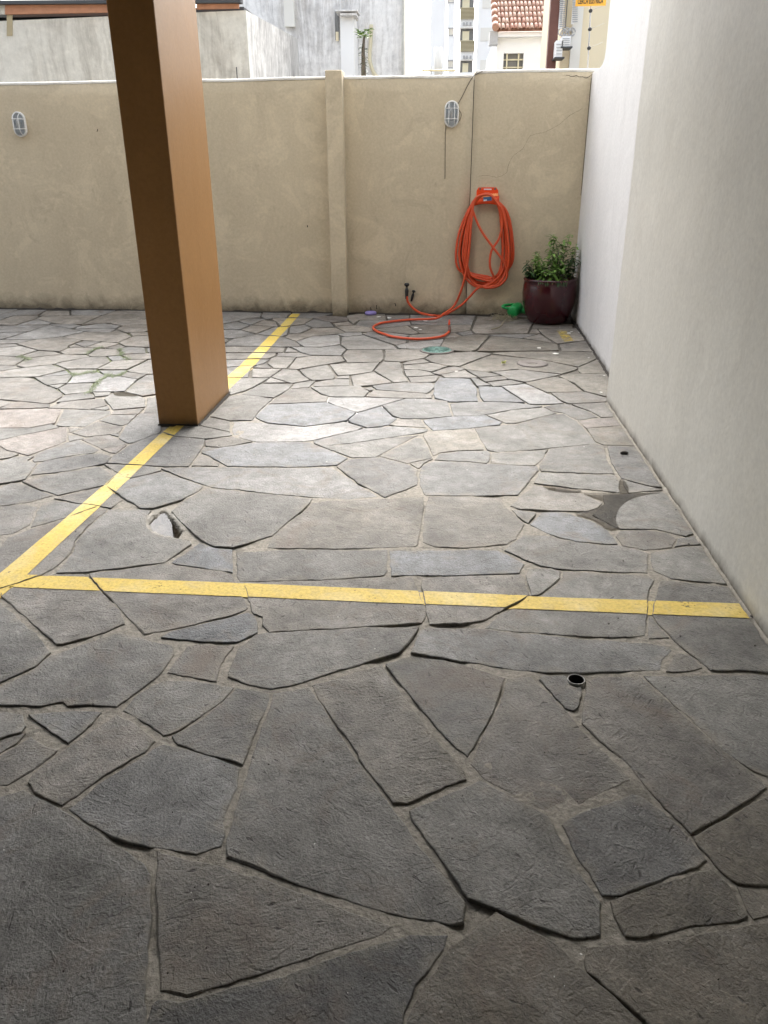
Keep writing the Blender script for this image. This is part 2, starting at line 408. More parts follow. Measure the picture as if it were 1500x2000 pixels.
# outlines of the slabs on the ground, in millimetres
STONES = [
    [(-847, 849), (-518, 871), (-540, 976), (-554, 1004), (-589, 1146), (-641, 1282), (-670, 1318), (-802, 1398), (-946, 1473), (-1067, 1524), (-1113, 1497), (-1206, 1463)],
    [(-625, 1271), (-526, 1012), (-470, 1006), (-244, 1099), (-95, 1168), (-69, 1191), (-395, 1298), (-649, 1355)],
    [(-37, 1174), (-177, 1116), (-285, 1064), (-405, 1027), (-479, 997), (-526, 998), (-536, 986), (-532, 956), (-507, 873), (-54, 921), (-39, 1003), (-20, 1060), (35, 1139), (43, 1175)],
    [(101, 1194), (52, 1153), (-14, 1043), (-35, 990), (-49, 903), (459, 948), (412, 1012), (269, 1174), (229, 1201), (150, 1238)],
    [(322, 1136), (327, 1112), (417, 1016), (468, 948), (699, 954), (831, 1282), (576, 1212), (426, 1180), (333, 1167)],
    [(701, 1298), (705, 1261), (838, 1300), (841, 1308), (697, 1343)],
    [(404, 1246), (421, 1199), (446, 1195), (585, 1234), (668, 1246), (698, 1265), (677, 1355), (656, 1390), (504, 1331), (405, 1283)],
    [(350, 1398), (390, 1299), (431, 1301), (468, 1317), (623, 1394), (652, 1414), (609, 1529), (587, 1568), (544, 1613), (520, 1617), (357, 1528), (325, 1501)],
    [(-46, 1492), (91, 1269), (309, 1180), (369, 1195), (383, 1279), (359, 1327), (301, 1523), (130, 1642), (-53, 1521)],
    [(-494, 1904), (-494, 1404), (-481, 1348), (-262, 1272), (-107, 1224), (-1, 1206), (59, 1203), (79, 1210), (84, 1261), (-36, 1427), (-99, 1539), (-177, 1656), (-388, 2019), (-492, 1977)],
    [(-350, 1963), (-236, 1779), (-166, 1653), (-94, 1548), (-59, 1549), (93, 1644), (90, 1677), (-34, 1893), (-133, 2077), (-169, 2157), (-383, 2029)],
    [(-103, 2061), (-40, 1938), (72, 1762), (100, 1732), (152, 1848), (206, 2010), (226, 2102), (132, 2156), (35, 2193), (-81, 2209), (-159, 2159)],
    [(205, 1979), (104, 1704), (146, 1647), (306, 1536), (374, 1560), (434, 1607), (531, 1669), (516, 1715), (473, 1780), (393, 1970), (312, 2120), (237, 2104)],
    [(370, 2029), (401, 1965), (421, 1955), (440, 1974), (460, 2027), (466, 2077), (447, 2074), (430, 2084), (424, 2100), (430, 2122), (416, 2132), (351, 2124), (337, 2106)],
    [(460, 2002), (436, 1898), (539, 1715), (595, 1574), (637, 1491), (825, 1617), (879, 1665), (859, 1716), (790, 1845), (659, 2142), (523, 2136), (481, 2092)],
    [(696, 2081), (810, 1811), (866, 1723), (935, 1679), (975, 1662), (1009, 1634), (1130, 1970), (1128, 2180), (1036, 2177), (670, 2145)],
    [(646, 1452), (670, 1385), (699, 1350), (766, 1344), (844, 1313), (965, 1610), (981, 1702), (1014, 1736), (998, 1694), (962, 1668), (921, 1659), (821, 1607), (642, 1481)],
    [(-776, 1720), (-809, 1656), (-885, 1558), (-915, 1472), (-864, 1436), (-778, 1392), (-671, 1367), (-553, 1354), (-502, 1385), (-501, 1414), (-514, 1455), (-511, 1596), (-521, 1652), (-681, 1714), (-754, 1732)],
    [(-975, 1786), (-1075, 1587), (-1072, 1554), (-1036, 1522), (-940, 1479), (-915, 1511), (-878, 1591), (-796, 1691), (-782, 1739), (-875, 1813), (-940, 1849)],
    [(-641, 1928), (-675, 1851), (-743, 1763), (-716, 1733), (-615, 1693), (-514, 1661), (-500, 1910), (-505, 1978), (-550, 1992), (-615, 2001)],
    [(-881, 1999), (-918, 1933), (-930, 1867), (-770, 1764), (-751, 1772), (-684, 1856), (-644, 1930), (-622, 2002), (-732, 2023), (-845, 2029)],
    [(-1215, 2193), (-1278, 2133), (-1297, 2053), (-1408, 1863), (-1183, 1875), (-1127, 1894), (-1104, 1875), (-1031, 1885), (-952, 1881), (-893, 2010), (-874, 2075), (-868, 2170), (-890, 2222), (-1107, 2286)],
    [(-1458, 1838), (-1370, 1979), (-1302, 2071), (-1287, 2155), (-1401, 2270), (-1437, 2295), (-1534, 2387), (-1629, 2463), (-1669, 2483), (-1714, 2487), (-1759, 2480), (-1795, 2502), (-1874, 2643), (-1895, 2700), (-1833, 2681), (-1779, 2639), (-1746, 2580), (-1740, 2517), (-1774, 2410), (-1768, 2361)],
    [(-1650, 2508), (-1293, 2205), (-1270, 2207), (-1155, 2283), (-1106, 2348), (-1150, 2431), (-1227, 2505), (-1396, 2699), (-1526, 2697), (-1636, 2586), (-1667, 2535)],
    [(-1342, 2642), (-1012, 2284), (-950, 2308), (-853, 2358), (-691, 2462), (-688, 2484), (-818, 2743), (-1084, 2812), (-1121, 2814), (-1268, 2751), (-1393, 2712)],
    [(-879, 2254), (-786, 2247), (-670, 2255), (-616, 2318), (-636, 2388), (-659, 2437), (-685, 2447), (-768, 2403), (-925, 2302), (-944, 2264)],
    [(-847, 2153), (-858, 2064), (-684, 2027), (-697, 2124), (-679, 2229), (-806, 2237), (-839, 2219)],
    [(-662, 2214), (-656, 2055), (-591, 2020), (-504, 1999), (-447, 2018), (-118, 2225), (-81, 2284), (-57, 2392), (-298, 2367), (-592, 2316), (-619, 2304)],
    [(-78, 2231), (254, 2153), (363, 2143), (488, 2148), (640, 2175), (732, 2182), (755, 2242), (795, 2299), (796, 2318), (715, 2339), (428, 2357), (152, 2396), (-25, 2390), (-50, 2372)],
    [(748, 2173), (830, 2180), (872, 2200), (851, 2259), (822, 2279), (800, 2271)],
    [(862, 2739), (785, 2531), (798, 2442), (822, 2356), (891, 2189), (979, 2192), (1122, 2182), (1130, 2227), (1130, 2751), (884, 2794)],
    [(750, 2439), (738, 2366), (810, 2376), (794, 2424), (784, 2501), (770, 2510)],
    [(495, 2778), (473, 2730), (409, 2651), (232, 2489), (177, 2398), (271, 2382), (447, 2370), (622, 2368), (731, 2385), (818, 2709), (859, 2794), (841, 2824), (511, 2843)],
    [(356, 2798), (365, 2638), (389, 2644), (452, 2715), (491, 2783), (500, 2841), (462, 2864), (373, 2857)],
    [(-54, 2688), (-18, 2408), (94, 2418), (178, 2444), (359, 2641), (350, 2776), (336, 2806), (99, 2779), (-52, 2752)],
    [(-738, 2637), (-661, 2443), (-621, 2424), (-612, 2373), (-578, 2323), (-43, 2416), (-31, 2453), (-41, 2551), (-90, 2754), (-180, 2750), (-710, 2675), (-756, 2666)],
    [(-792, 2718), (-768, 2681), (-657, 2686), (-303, 2742), (-206, 2766), (-192, 2807), (-207, 2992), (-620, 2974), (-842, 2933)],
    [(-175, 2764), (101, 2784), (335, 2817), (361, 2897), (299, 2979), (255, 3016), (-198, 2983)],
    [(-1067, 2814), (-813, 2752), (-867, 2956), (-955, 2972), (-1025, 3013), (-1087, 2823)],
    [(334, 2971), (426, 2883), (512, 2861), (675, 2849), (844, 2848), (888, 3022), (868, 3046), (779, 3097), (691, 3096), (550, 3133), (498, 3167), (382, 3180), (290, 3018)],
    [(872, 2869), (928, 2807), (1130, 2777), (1130, 3118), (1013, 3082), (898, 3034)],
    [(786, 3186), (796, 3093), (876, 3059), (1004, 3092), (1041, 3178), (1018, 3238), (927, 3264), (819, 3250)],
    [(1012, 3095), (1130, 3129), (1130, 3209), (1049, 3184)],
    [(491, 3201), (549, 3151), (614, 3121), (723, 3102), (776, 3110), (765, 3242), (704, 3346), (621, 3423), (564, 3444), (491, 3433), (423, 3292)],
    [(801, 3547), (723, 3413), (786, 3305), (823, 3263), (976, 3265), (1090, 3201), (1130, 3232), (1130, 3681), (1113, 3719), (814, 3659)],
    [(393, 3461), (554, 3450), (701, 3453), (757, 3495), (794, 3550), (709, 3692), (482, 3763), (351, 3497)],
    [(399, 3320), (416, 3298), (461, 3416), (393, 3451), (350, 3447)],
    [(-62, 3361), (-62, 3079), (-7, 3041), (104, 3032), (305, 3075), (346, 3129), (399, 3290), (329, 3481), (306, 3596), (114, 3602), (-46, 3594)],
    [(-673, 3255), (-721, 3082), (-723, 2979), (-418, 2989), (-89, 3031), (-78, 3057), (-63, 3496), (-67, 3588), (-535, 3508), (-602, 3478)],
    [(-1236, 3477), (-1255, 3342), (-1221, 3283), (-1031, 3040), (-990, 3005), (-946, 2974), (-866, 2970), (-724, 3096), (-614, 3475), (-610, 3528), (-741, 3561), (-1170, 3645)],
    [(-1577, 3141), (-1566, 2983), (-1533, 2884), (-1526, 2702), (-1402, 2722), (-1118, 2821), (-1058, 3002), (-1076, 3033), (-1211, 3073), (-1272, 3112), (-1316, 3169), (-1349, 3258), (-1359, 3347), (-1420, 3357), (-1560, 3348)],
    [(-1908, 3388), (-1897, 3300), (-1838, 3124), (-1726, 3230), (-1631, 3367), (-1822, 3420), (-1872, 3424)],
    [(-1719, 3225), (-1835, 3110), (-1884, 3010), (-1872, 2909), (-1980, 2724), (-1932, 2697), (-1873, 2683), (-1822, 2648), (-1790, 2593), (-1785, 2532), (-1801, 2474), (-1798, 2419), (-1684, 2562), (-1641, 2598), (-1575, 2678), (-1550, 2751), (-1542, 2891), (-1579, 3004), (-1583, 3166), (-1568, 3334), (-1618, 3351)],
    [(-2106, 2995), (-1933, 3032), (-1885, 3052), (-1856, 3154), (-1915, 3346), (-1992, 3378), (-2101, 3347), (-2268, 3272)],
    [(-2282, 3295), (-2107, 3355), (-1979, 3415), (-1907, 3495), (-2128, 3631), (-2207, 3656), (-2224, 3569), (-2376, 3455)],
    [(-2030, 3584), (-1886, 3503), (-1696, 3648), (-1693, 3761), (-1838, 3904), (-2006, 3800), (-2163, 3681)],
    [(-1720, 3401), (-1557, 3356), (-1538, 3457), (-1691, 3623), (-1717, 3623), (-1885, 3455)],
    [(-1414, 3364), (-1355, 3374), (-1253, 3476), (-1200, 3602), (-1189, 3658), (-1468, 3855), (-1609, 3739), (-1689, 3631)],
    [(-1599, 3943), (-1490, 3933), (-1357, 3942), (-1360, 4182), (-1374, 4308), (-1398, 4403), (-1568, 4431), (-1666, 4465), (-1718, 4473), (-1802, 4292), (-1831, 4078), (-1822, 3974)],
    [(-1642, 3759), (-1609, 3749), (-1523, 3827), (-1484, 3869), (-1510, 3898), (-1537, 3925), (-1740, 3950), (-1829, 3949)],
    [(-1253, 3716), (-1157, 3655), (-855, 3589), (-495, 3534), (-443, 3529), (-299, 3579), (-575, 3968), (-759, 3950), (-1322, 3934), (-1491, 3895)],
    [(-1221, 4035), (-1144, 3949), (-819, 3956), (-706, 3970), (-550, 4007), (-502, 4121), (-745, 4368), (-831, 4381), (-1078, 4359), (-1263, 4244), (-1347, 4164)],
    [(-1348, 4068), (-1341, 3950), (-1196, 3950), (-1198, 3992), (-1348, 4147)],
    [(-408, 3749), (-258, 3564), (-101, 3740), (-110, 3954), (-165, 4042), (-311, 4139), (-359, 4136), (-501, 4104), (-552, 3985)],
    [(-101, 3905), (-91, 3735), (-57, 3605), (171, 3612), (398, 3637), (537, 3987), (533, 4044), (-16, 4106), (-79, 4043)],
    [(594, 4199), (551, 4079), (542, 4015), (547, 3973), (931, 3957), (929, 4183), (958, 4415), (896, 4436), (638, 4345)],
    [(494, 3803), (711, 3735), (903, 3699), (934, 3853), (925, 3945), (532, 3952)],
    [(944, 4147), (949, 3894), (1081, 3798), (1130, 3786), (1130, 4408), (973, 4415)],
    [(942, 3785), (945, 3697), (1119, 3743), (954, 3875)],
    [(922, 4487), (955, 4428), (1130, 4420), (1130, 4765), (1087, 4781), (906, 4742)],
    [(911, 4752), (1130, 4809), (1123, 4988), (997, 4947), (879, 4891)],
    [(747, 5103), (804, 5071), (885, 4905), (1021, 4981), (975, 5109), (869, 5289), (780, 5266), (699, 5207)],
    [(995, 5117), (1038, 4977), (1118, 4995), (1130, 5063), (1126, 5333), (898, 5271)],
    [(247, 4493), (278, 4309), (334, 4269), (594, 4341), (765, 4406), (918, 4451), (888, 4789), (870, 4892), (807, 5040), (747, 5035), (621, 4932), (485, 4798), (396, 4782), (219, 4701)],
    [(283, 4088), (391, 4066), (523, 4057), (573, 4162), (625, 4336), (302, 4248)],
    [(-20, 4119), (262, 4088), (279, 4119), (293, 4226), (280, 4292), (129, 4276), (1, 4218)],
    [(-54, 4331), (-31, 4183), (9, 4236), (135, 4289), (262, 4302), (211, 4691), (-17, 4637), (-92, 4600), (-95, 4543)],
    [(-236, 4330), (-329, 4159), (-169, 4056), (-34, 4152), (-70, 4385), (-102, 4494), (-141, 4501)],
    [(-117, 3981), (-99, 3980), (-74, 4067), (-31, 4137), (-152, 4052)],
    [(-631, 4263), (-481, 4127), (-354, 4144), (-126, 4546), (-258, 4501), (-587, 4335), (-679, 4311)],
    [(-733, 4366), (-682, 4322), (-512, 4380), (-124, 4580), (-76, 4621), (-72, 4662), (-277, 4721), (-466, 4663), (-743, 4411)],
    [(-1237, 4467), (-1079, 4371), (-797, 4395), (-751, 4416), (-616, 4532), (-505, 4635), (-475, 4687), (-585, 4786), (-818, 4676), (-881, 4672), (-1144, 4756), (-1315, 4775), (-1276, 4587)],
    [(-1089, 4748), (-837, 4679), (-634, 4786), (-590, 4825), (-550, 5003), (-782, 5229), (-972, 5201), (-1172, 5150), (-1198, 4881), (-1171, 4829)],
    [(-445, 4680), (-357, 4720), (-317, 4752), (-272, 4879), (-302, 4924), (-399, 5156), (-538, 4993), (-584, 4830), (-558, 4785)],
    [(-300, 4938), (-246, 4883), (-107, 4883), (80, 4961), (52, 5312), (-52, 5355), (-108, 5365), (-235, 5353), (-387, 5179)],
    [(-312, 4743), (-263, 4724), (-79, 4693), (-116, 4867), (-243, 4874), (-267, 4852)],
    [(-33, 4642), (201, 4709), (383, 4786), (396, 4843), (293, 4991), (246, 4969), (63, 4944), (-51, 4887), (-102, 4848), (-64, 4708)],
    [(420, 4821), (483, 4824), (761, 5057), (699, 5183), (479, 5113), (311, 4991)],
    [(90, 4963), (240, 4977), (313, 5010), (488, 5131), (693, 5213), (568, 5279), (501, 5297), (283, 5307), (209, 5302), (140, 5278), (74, 5247)],
    [(609, 5266), (669, 5262), (845, 5299), (797, 5485), (629, 5805), (451, 5727)],
    [(301, 5315), (579, 5302), (448, 5701), (337, 5719), (279, 5715), (285, 5441)],
    [(-38, 5802), (-46, 5529), (-38, 5390), (69, 5296), (134, 5296), (263, 5315), (264, 5653), (221, 5930), (-3, 5961)],
    [(836, 5371), (878, 5293), (943, 5302), (1130, 5349), (1170, 5425), (1134, 5488), (1038, 5599), (848, 5570), (787, 5558)],
    [(766, 5577), (1026, 5617), (948, 5973), (868, 6034), (634, 5839)],
    [(994, 5858), (1040, 5622), (1187, 5462), (1302, 6005), (1318, 6161), (1085, 6137), (1021, 6119), (907, 6063)],
    [(1098, 6148), (1334, 6182), (1331, 6696), (1102, 6343), (1087, 6214)],
    [(850, 6608), (1107, 6380), (1335, 6730), (1330, 6924), (990, 6931), (824, 6921), (587, 6884), (437, 6832), (572, 6743)],
    [(220, 6242), (364, 6169), (603, 6272), (757, 6217), (941, 6128), (1053, 6255), (1099, 6328), (1054, 6393), (841, 6599), (435, 6783), (153, 6322)],
    [(465, 6078), (521, 5950), (644, 5862), (932, 6111), (633, 6258), (399, 6173)],
    [(296, 5994), (411, 6029), (463, 6060), (365, 6151), (204, 6226)],
    [(339, 5856), (508, 5934), (483, 6020), (420, 6012), (298, 5971)],
    [(393, 5726), (510, 5772), (623, 5836), (530, 5922), (411, 5870), (354, 5843)],
    [(272, 5723), (374, 5748), (267, 5959), (232, 5954)],
    [(316, 6925), (857, 6960), (1030, 6989), (1049, 7241), (752, 7479), (476, 7584)],
    [(-1, 7105), (80, 6939), (257, 6906), (320, 7000), (458, 7613), (350, 7664), (216, 7576), (36, 7418)],
    [(1014, 7300), (943, 7699), (774, 7506)],
    [(1051, 7259), (1335, 7423), (1335, 8008), (953, 7924), (974, 7670)],
    [(1044, 6935), (1335, 6944), (1335, 7398), (1070, 7235)],
    [(896, 7968), (975, 7963), (1295, 8017), (1335, 8221), (1263, 8251), (1104, 8282), (944, 8269)],
    [(847, 7720), (951, 7725), (938, 7937), (888, 7935)],
    [(333, 7679), (415, 7675), (826, 7719), (910, 8176), (959, 8374), (557, 8594), (384, 8651), (300, 7848)],
    [(747, 7501), (910, 7697), (750, 7690), (429, 7649), (503, 7602)],
    [(-301, 8160), (-98, 8148), (304, 8172), (361, 8687), (-136, 8712), (-340, 8695), (-327, 8366)],
    [(-205, 7696), (147, 7751), (216, 7810), (283, 7872), (302, 8144), (-153, 8124), (-329, 8083)],
    [(-290, 7274), (-26, 7411), (194, 7588), (126, 7732), (-131, 7682), (-297, 7609), (-308, 7438)],
    [(215, 7599), (315, 7678), (283, 7832), (151, 7724)],
    [(-375, 6999), (-173, 6960), (-53, 7054), (-9, 7116), (21, 7410), (-294, 7245), (-406, 7106)],
    [(-408, 7136), (-328, 7216), (-321, 7295), (-334, 7456), (-614, 7429)],
    [(-631, 7452), (-364, 7466), (-297, 7578), (-506, 7705), (-664, 7767), (-762, 7661), (-725, 7584)],
    [(-650, 7933), (-561, 7969), (-311, 8114), (-345, 8348), (-606, 8365), (-858, 8345), (-876, 8106)],
    [(-281, 7620), (-223, 7701), (-348, 8060), (-588, 7923), (-663, 7862), (-523, 7740)],
    [(-1225, 7019), (-1067, 7020), (-918, 7140), (-967, 7495), (-992, 7580), (-1077, 7560), (-1231, 7492), (-1337, 7246)],
    [(-905, 7129), (-824, 6932), (-388, 6962), (-425, 7113), (-744, 7569), (-940, 7468)],
    [(-2264, 8060), (-2153, 8254), (-2114, 8352), (-1960, 8536), (-1992, 8752), (-2175, 8788), (-2491, 8800), (-2459, 8607), (-2348, 8236)],
    [(-1955, 8057), (-1872, 8391), (-2054, 8407), (-2129, 8275), (-2093, 8215)],
    [(-1944, 8534), (-1863, 8402), (-1797, 8460), (-1671, 8498), (-1668, 8770), (-1982, 8781)],
    [(-2223, 7818), (-2014, 7799), (-1977, 7959), (-1966, 8035), (-2142, 8221), (-2272, 7988)],
    [(-1801, 7611), (-1703, 7963), (-1938, 8023), (-1988, 7807)],
    [(-1655, 7964), (-1731, 8235), (-1873, 8323), (-1927, 8045)],
    [(-2100, 7421), (-1961, 7357), (-1798, 7565), (-1980, 7765), (-2192, 7781), (-2181, 7687)],
    [(-1967, 7031), (-1440, 7009), (-1270, 7024), (-1280, 7099), (-1352, 7247), (-1511, 7453), (-1779, 7551), (-1948, 7349), (-1968, 7191)],
    [(-1520, 7479), (-1485, 7558), (-1541, 7971), (-1690, 7916), (-1782, 7579)],
    [(-1503, 8060), (-1418, 8124), (-1373, 8437), (-1627, 8451), (-1801, 8436), (-1786, 8362), (-1715, 8232), (-1615, 7957)],
    [(-1346, 7282), (-1234, 7515), (-1075, 7592), (-939, 7699), (-1061, 7943), (-1291, 7887), (-1349, 7642), (-1465, 7581), (-1489, 7445)],
    [(-1469, 7616), (-1367, 7650), (-1309, 7924), (-1398, 8068), (-1528, 7978)],
    [(-1269, 7909), (-1143, 7956), (-1087, 7991), (-1160, 8234), (-1354, 8390), (-1408, 8114)],
    [(-1140, 8236), (-979, 8283), (-1001, 8490), (-1137, 8569), (-1288, 8584), (-1348, 8440)],
    [(-1655, 8477), (-1420, 8475), (-1341, 8490), (-1176, 8748), (-1644, 8760)],
    [(-1071, 8028), (-900, 8101), (-970, 8259), (-1111, 8162)],
    [(-933, 7721), (-763, 7736), (-683, 7759), (-668, 7928), (-863, 8077), (-1002, 8028), (-1063, 7987)],
    [(-917, 7495), (-758, 7592), (-780, 7707), (-928, 7689), (-998, 7610)],
    [(-905, 8162), (-874, 8359), (-586, 8392), (-619, 8731), (-914, 8742), (-1022, 8608), (-971, 8342)],
    [(-555, 8379), (-414, 8388), (-346, 8408), (-354, 8662), (-435, 8673), (-595, 8655)],
    [(-1907, 6758), (-1459, 6770), (-1376, 6785), (-1392, 6974), (-1603, 7006), (-1872, 7003), (-1963, 6989)],
    [(-1357, 6798), (-1247, 6809), (-1373, 6999)],
    [(-1214, 6786), (-1116, 6695), (-855, 6678), (-844, 6941), (-916, 7099), (-1072, 6999), (-1340, 7005)],
    [(-1400, 6643), (-1225, 6612), (-1110, 6672), (-1232, 6785), (-1295, 6784), (-1418, 6759)],
    [(-1837, 6501), (-1471, 6537), (-1416, 6634), (-1433, 6748), (-1897, 6735)],
    [(-1759, 6223), (-1499, 6309), (-1459, 6373), (-1446, 6518), (-1830, 6475)],
    [(-1425, 6371), (-1346, 6210), (-1238, 6195), (-1230, 6592), (-1401, 6621), (-1434, 6559)],
    [(-1140, 6175), (-847, 6428), (-797, 6487), (-856, 6659), (-1103, 6660), (-1221, 6569), (-1214, 6179)],
    [(-806, 6547), (-770, 6429), (-500, 6466), (-482, 6567), (-512, 6924), (-824, 6912), (-841, 6711)],
    [(-1455, 5895), (-1314, 5899), (-1277, 6180), (-1510, 6171)],
    [(-1656, 5863), (-1480, 5891), (-1527, 6178), (-1510, 6293), (-1743, 6194)],
    [(-1360, 6193), (-1438, 6370), (-1490, 6286), (-1511, 6212)],
    [(-1110, 5742), (-986, 5839), (-1068, 5975), (-1142, 6155), (-1259, 6174), (-1302, 5919)],
    [(-1036, 5942), (-967, 5832), (-819, 5870), (-809, 5925), (-818, 5996), (-924, 6340), (-1124, 6154)],
    [(-794, 5984), (-662, 6040), (-542, 6119), (-507, 6451), (-780, 6407), (-906, 6357)],
    [(-693, 5979), (-636, 5673), (-520, 5704), (-361, 5798), (-519, 6104), (-542, 6103)],
    [(-792, 5893), (-699, 5903), (-706, 5997), (-797, 5963)],
    [(-928, 5651), (-671, 5686), (-695, 5873), (-801, 5875), (-899, 5804), (-940, 5759)],
    [(-841, 5439), (-779, 5387), (-719, 5378), (-532, 5384), (-514, 5533), (-584, 5672), (-658, 5674), (-950, 5630)],
    [(-966, 5634), (-945, 5822), (-997, 5800), (-1089, 5730), (-1089, 5582)],
    [(-1129, 5440), (-1169, 5175), (-778, 5250), (-787, 5381), (-841, 5419), (-966, 5615), (-1100, 5559)],
    [(-1298, 5373), (-1165, 5334), (-1105, 5594), (-1102, 5730), (-1337, 5715), (-1412, 5410)],
    [(-1490, 5388), (-1419, 5501), (-1374, 5624), (-1317, 5881), (-1479, 5873), (-1642, 5849), (-1628, 5770), (-1556, 5538)],
    [(-1151, 5754), (-1300, 5888), (-1323, 5730)],
    [(-1340, 4781), (-1204, 4795), (-1199, 4971), (-1170, 5302), (-1283, 5359), (-1399, 5389), (-1482, 5344), (-1490, 4857)],
    [(-767, 5239), (-701, 5155), (-567, 5031), (-538, 5017), (-251, 5354), (-539, 5373), (-775, 5351)],
    [(-512, 5558), (-486, 5573), (-492, 5640), (-555, 5620)],
    [(-328, 5371), (-56, 5373), (-52, 5463), (-111, 5496), (-172, 5513), (-478, 5573), (-521, 5398)],
    [(-458, 5588), (-94, 5507), (-67, 5568), (-40, 5698), (-64, 5806), (-272, 5809), (-390, 5761), (-502, 5694)],
    [(-343, 5800), (-243, 5833), (-292, 6085), (-336, 6467), (-475, 6482), (-525, 6161)],
    [(-467, 6515), (-334, 6480), (-265, 6520), (-143, 6623), (-94, 6781), (-124, 6891), (-160, 6959), (-331, 6958), (-490, 6929)],
    [(-134, 6611), (-76, 6491), (44, 6361), (149, 6353), (433, 6822), (384, 6861), (269, 6907), (148, 6868), (22, 6812), (-100, 6728)],
    [(-297, 6377), (-86, 6471), (-158, 6590), (-271, 6485), (-318, 6422)],
    [(-290, 6216), (-174, 6221), (-70, 6154), (55, 6339), (-71, 6458), (-300, 6354)],
    [(-258, 5975), (-37, 6034), (-87, 6134), (-191, 6212), (-289, 6179)],
    [(-221, 5815), (-97, 5825), (-38, 5845), (-15, 5954), (-15, 6024), (-251, 5956)],
    [(0, 6053), (158, 6197), (198, 6254), (113, 6338), (60, 6295), (-72, 6122)],
    [(43, 5963), (205, 5962), (284, 5977), (191, 6199), (6, 6043)],
    [(-4999, 8367), (-4890, 8509), (-4853, 8879), (-5267, 8894), (-5204, 8701), (-5058, 8442)],
    [(-4770, 7937), (-4636, 7979), (-4472, 7928), (-4389, 7918), (-4356, 8288), (-4366, 8374), (-4419, 8493), (-4680, 8462), (-4686, 8100)],
    [(-4706, 8166), (-4691, 8494), (-4439, 8519), (-4496, 8847), (-4667, 8853), (-4830, 8809), (-4904, 8394), (-4908, 8189)],
    [(-4075, 8531), (-4208, 8805), (-4297, 8813), (-4471, 8788), (-4395, 8461)],
    [(-4065, 8544), (-3886, 8548), (-3709, 8581), (-3692, 8845), (-3991, 8856), (-4186, 8819)],
    [(-4089, 8098), (-3941, 8029), (-3861, 8015), (-3719, 8029), (-3729, 8535), (-4000, 8518), (-4349, 8442), (-4345, 8322)],
    [(-3456, 8114), (-3111, 8372), (-3141, 8469), (-3247, 8750), (-3295, 8830), (-3584, 8834), (-3670, 8816), (-3704, 8498), (-3697, 7992)],
    [(-4343, 7928), (-4062, 7971), (-4066, 8061), (-4325, 8270), (-4367, 7934)],
    [(-4505, 7512), (-4162, 7582), (-4086, 7611), (-4053, 7944), (-4317, 7918), (-4487, 7880), (-4645, 7792)],
    [(-4311, 7192), (-4159, 7233), (-4099, 7567), (-4479, 7488), (-4406, 7334)],
    [(-3818, 7246), (-3638, 7385), (-3532, 7622), (-3699, 7741), (-4030, 7936), (-4129, 7229)],
    [(-3721, 7778), (-3692, 7916), (-3804, 8007), (-4046, 7991), (-3986, 7938)],
    [(-3686, 7766), (-3490, 7814), (-3278, 7803), (-3286, 7942), (-3501, 8073), (-3577, 8015), (-3698, 7864)],
    [(-3255, 7938), (-3009, 8069), (-3035, 8162), (-3124, 8331), (-3449, 8090)],
    [(-3079, 7599), (-2926, 7633), (-2889, 7773), (-2957, 7960), (-3003, 8045), (-3245, 7917), (-3247, 7753)],
    [(-3517, 7640), (-3266, 7605), (-3264, 7780), (-3460, 7797), (-3668, 7731)],
    [(-3458, 7259), (-3392, 7229), (-3182, 7171), (-2989, 7136), (-2970, 7411), (-3061, 7545), (-3232, 7720), (-3262, 7582), (-3519, 7614), (-3619, 7376)],
    [(-2961, 7433), (-2806, 7484), (-2854, 7627), (-3048, 7587)],
    [(-2852, 6969), (-2625, 6936), (-2609, 7003), (-2783, 7470), (-2949, 7404), (-2976, 7114)],
    [(-4204, 6978), (-3903, 7066), (-3841, 7232), (-4199, 7198), (-4295, 7177), (-4274, 7107)],
    [(-3578, 6771), (-3365, 6731), (-3352, 6862), (-3398, 6968), (-3366, 7185), (-3626, 7358), (-3812, 7224), (-3908, 7030)],
    [(-4084, 6798), (-3847, 6947), (-3929, 7025), (-4175, 6971), (-4157, 6907)],
    [(-3972, 6563), (-3643, 6521), (-3589, 6765), (-3827, 6936), (-4086, 6777)],
    [(-3528, 6469), (-3305, 6629), (-3394, 6717), (-3567, 6749), (-3619, 6516)],
    [(-3267, 6618), (-3074, 6638), (-3096, 6876), (-3260, 6883), (-3341, 6867), (-3344, 6701)],
    [(-3333, 6888), (-3231, 6913), (-3361, 7034), (-3376, 6949)],
    [(-3213, 6924), (-3168, 7153), (-3341, 7200), (-3368, 7061)],
    [(-3090, 6888), (-3019, 6900), (-2978, 7021), (-2970, 7087), (-3027, 7114), (-3148, 7140), (-3196, 6911)],
    [(-2885, 6862), (-2849, 6948), (-2946, 7043), (-3005, 6885)],
    [(-2999, 6552), (-2880, 6557), (-2768, 6620), (-2882, 6849), (-3074, 6862), (-3049, 6595)],
    [(-2774, 6656), (-2709, 6663), (-2580, 6706), (-2660, 6914), (-2827, 6946), (-2864, 6842)],
    [(-2545, 6718), (-2505, 6731), (-2599, 6954), (-2627, 6885), (-2582, 6770)],
    [(-2615, 6451), (-2422, 6484), (-2511, 6709), (-2752, 6615)],
    [(-2753, 6398), (-2643, 6453), (-2770, 6598), (-2849, 6546)],
    [(-3758, 6186), (-3505, 6204), (-3534, 6447), (-3630, 6500), (-3947, 6540), (-3916, 6466)],
    [(-3373, 6134), (-3195, 6252), (-3188, 6307), (-3005, 6539), (-3063, 6593), (-3288, 6609), (-3517, 6453), (-3480, 6189)],
    [(-3604, 5920), (-3405, 6114), (-3501, 6190), (-3742, 6169)],
    [(-3527, 5772), (-3126, 5837), (-3010, 6081), (-3202, 6234), (-3384, 6113), (-3599, 5900)],
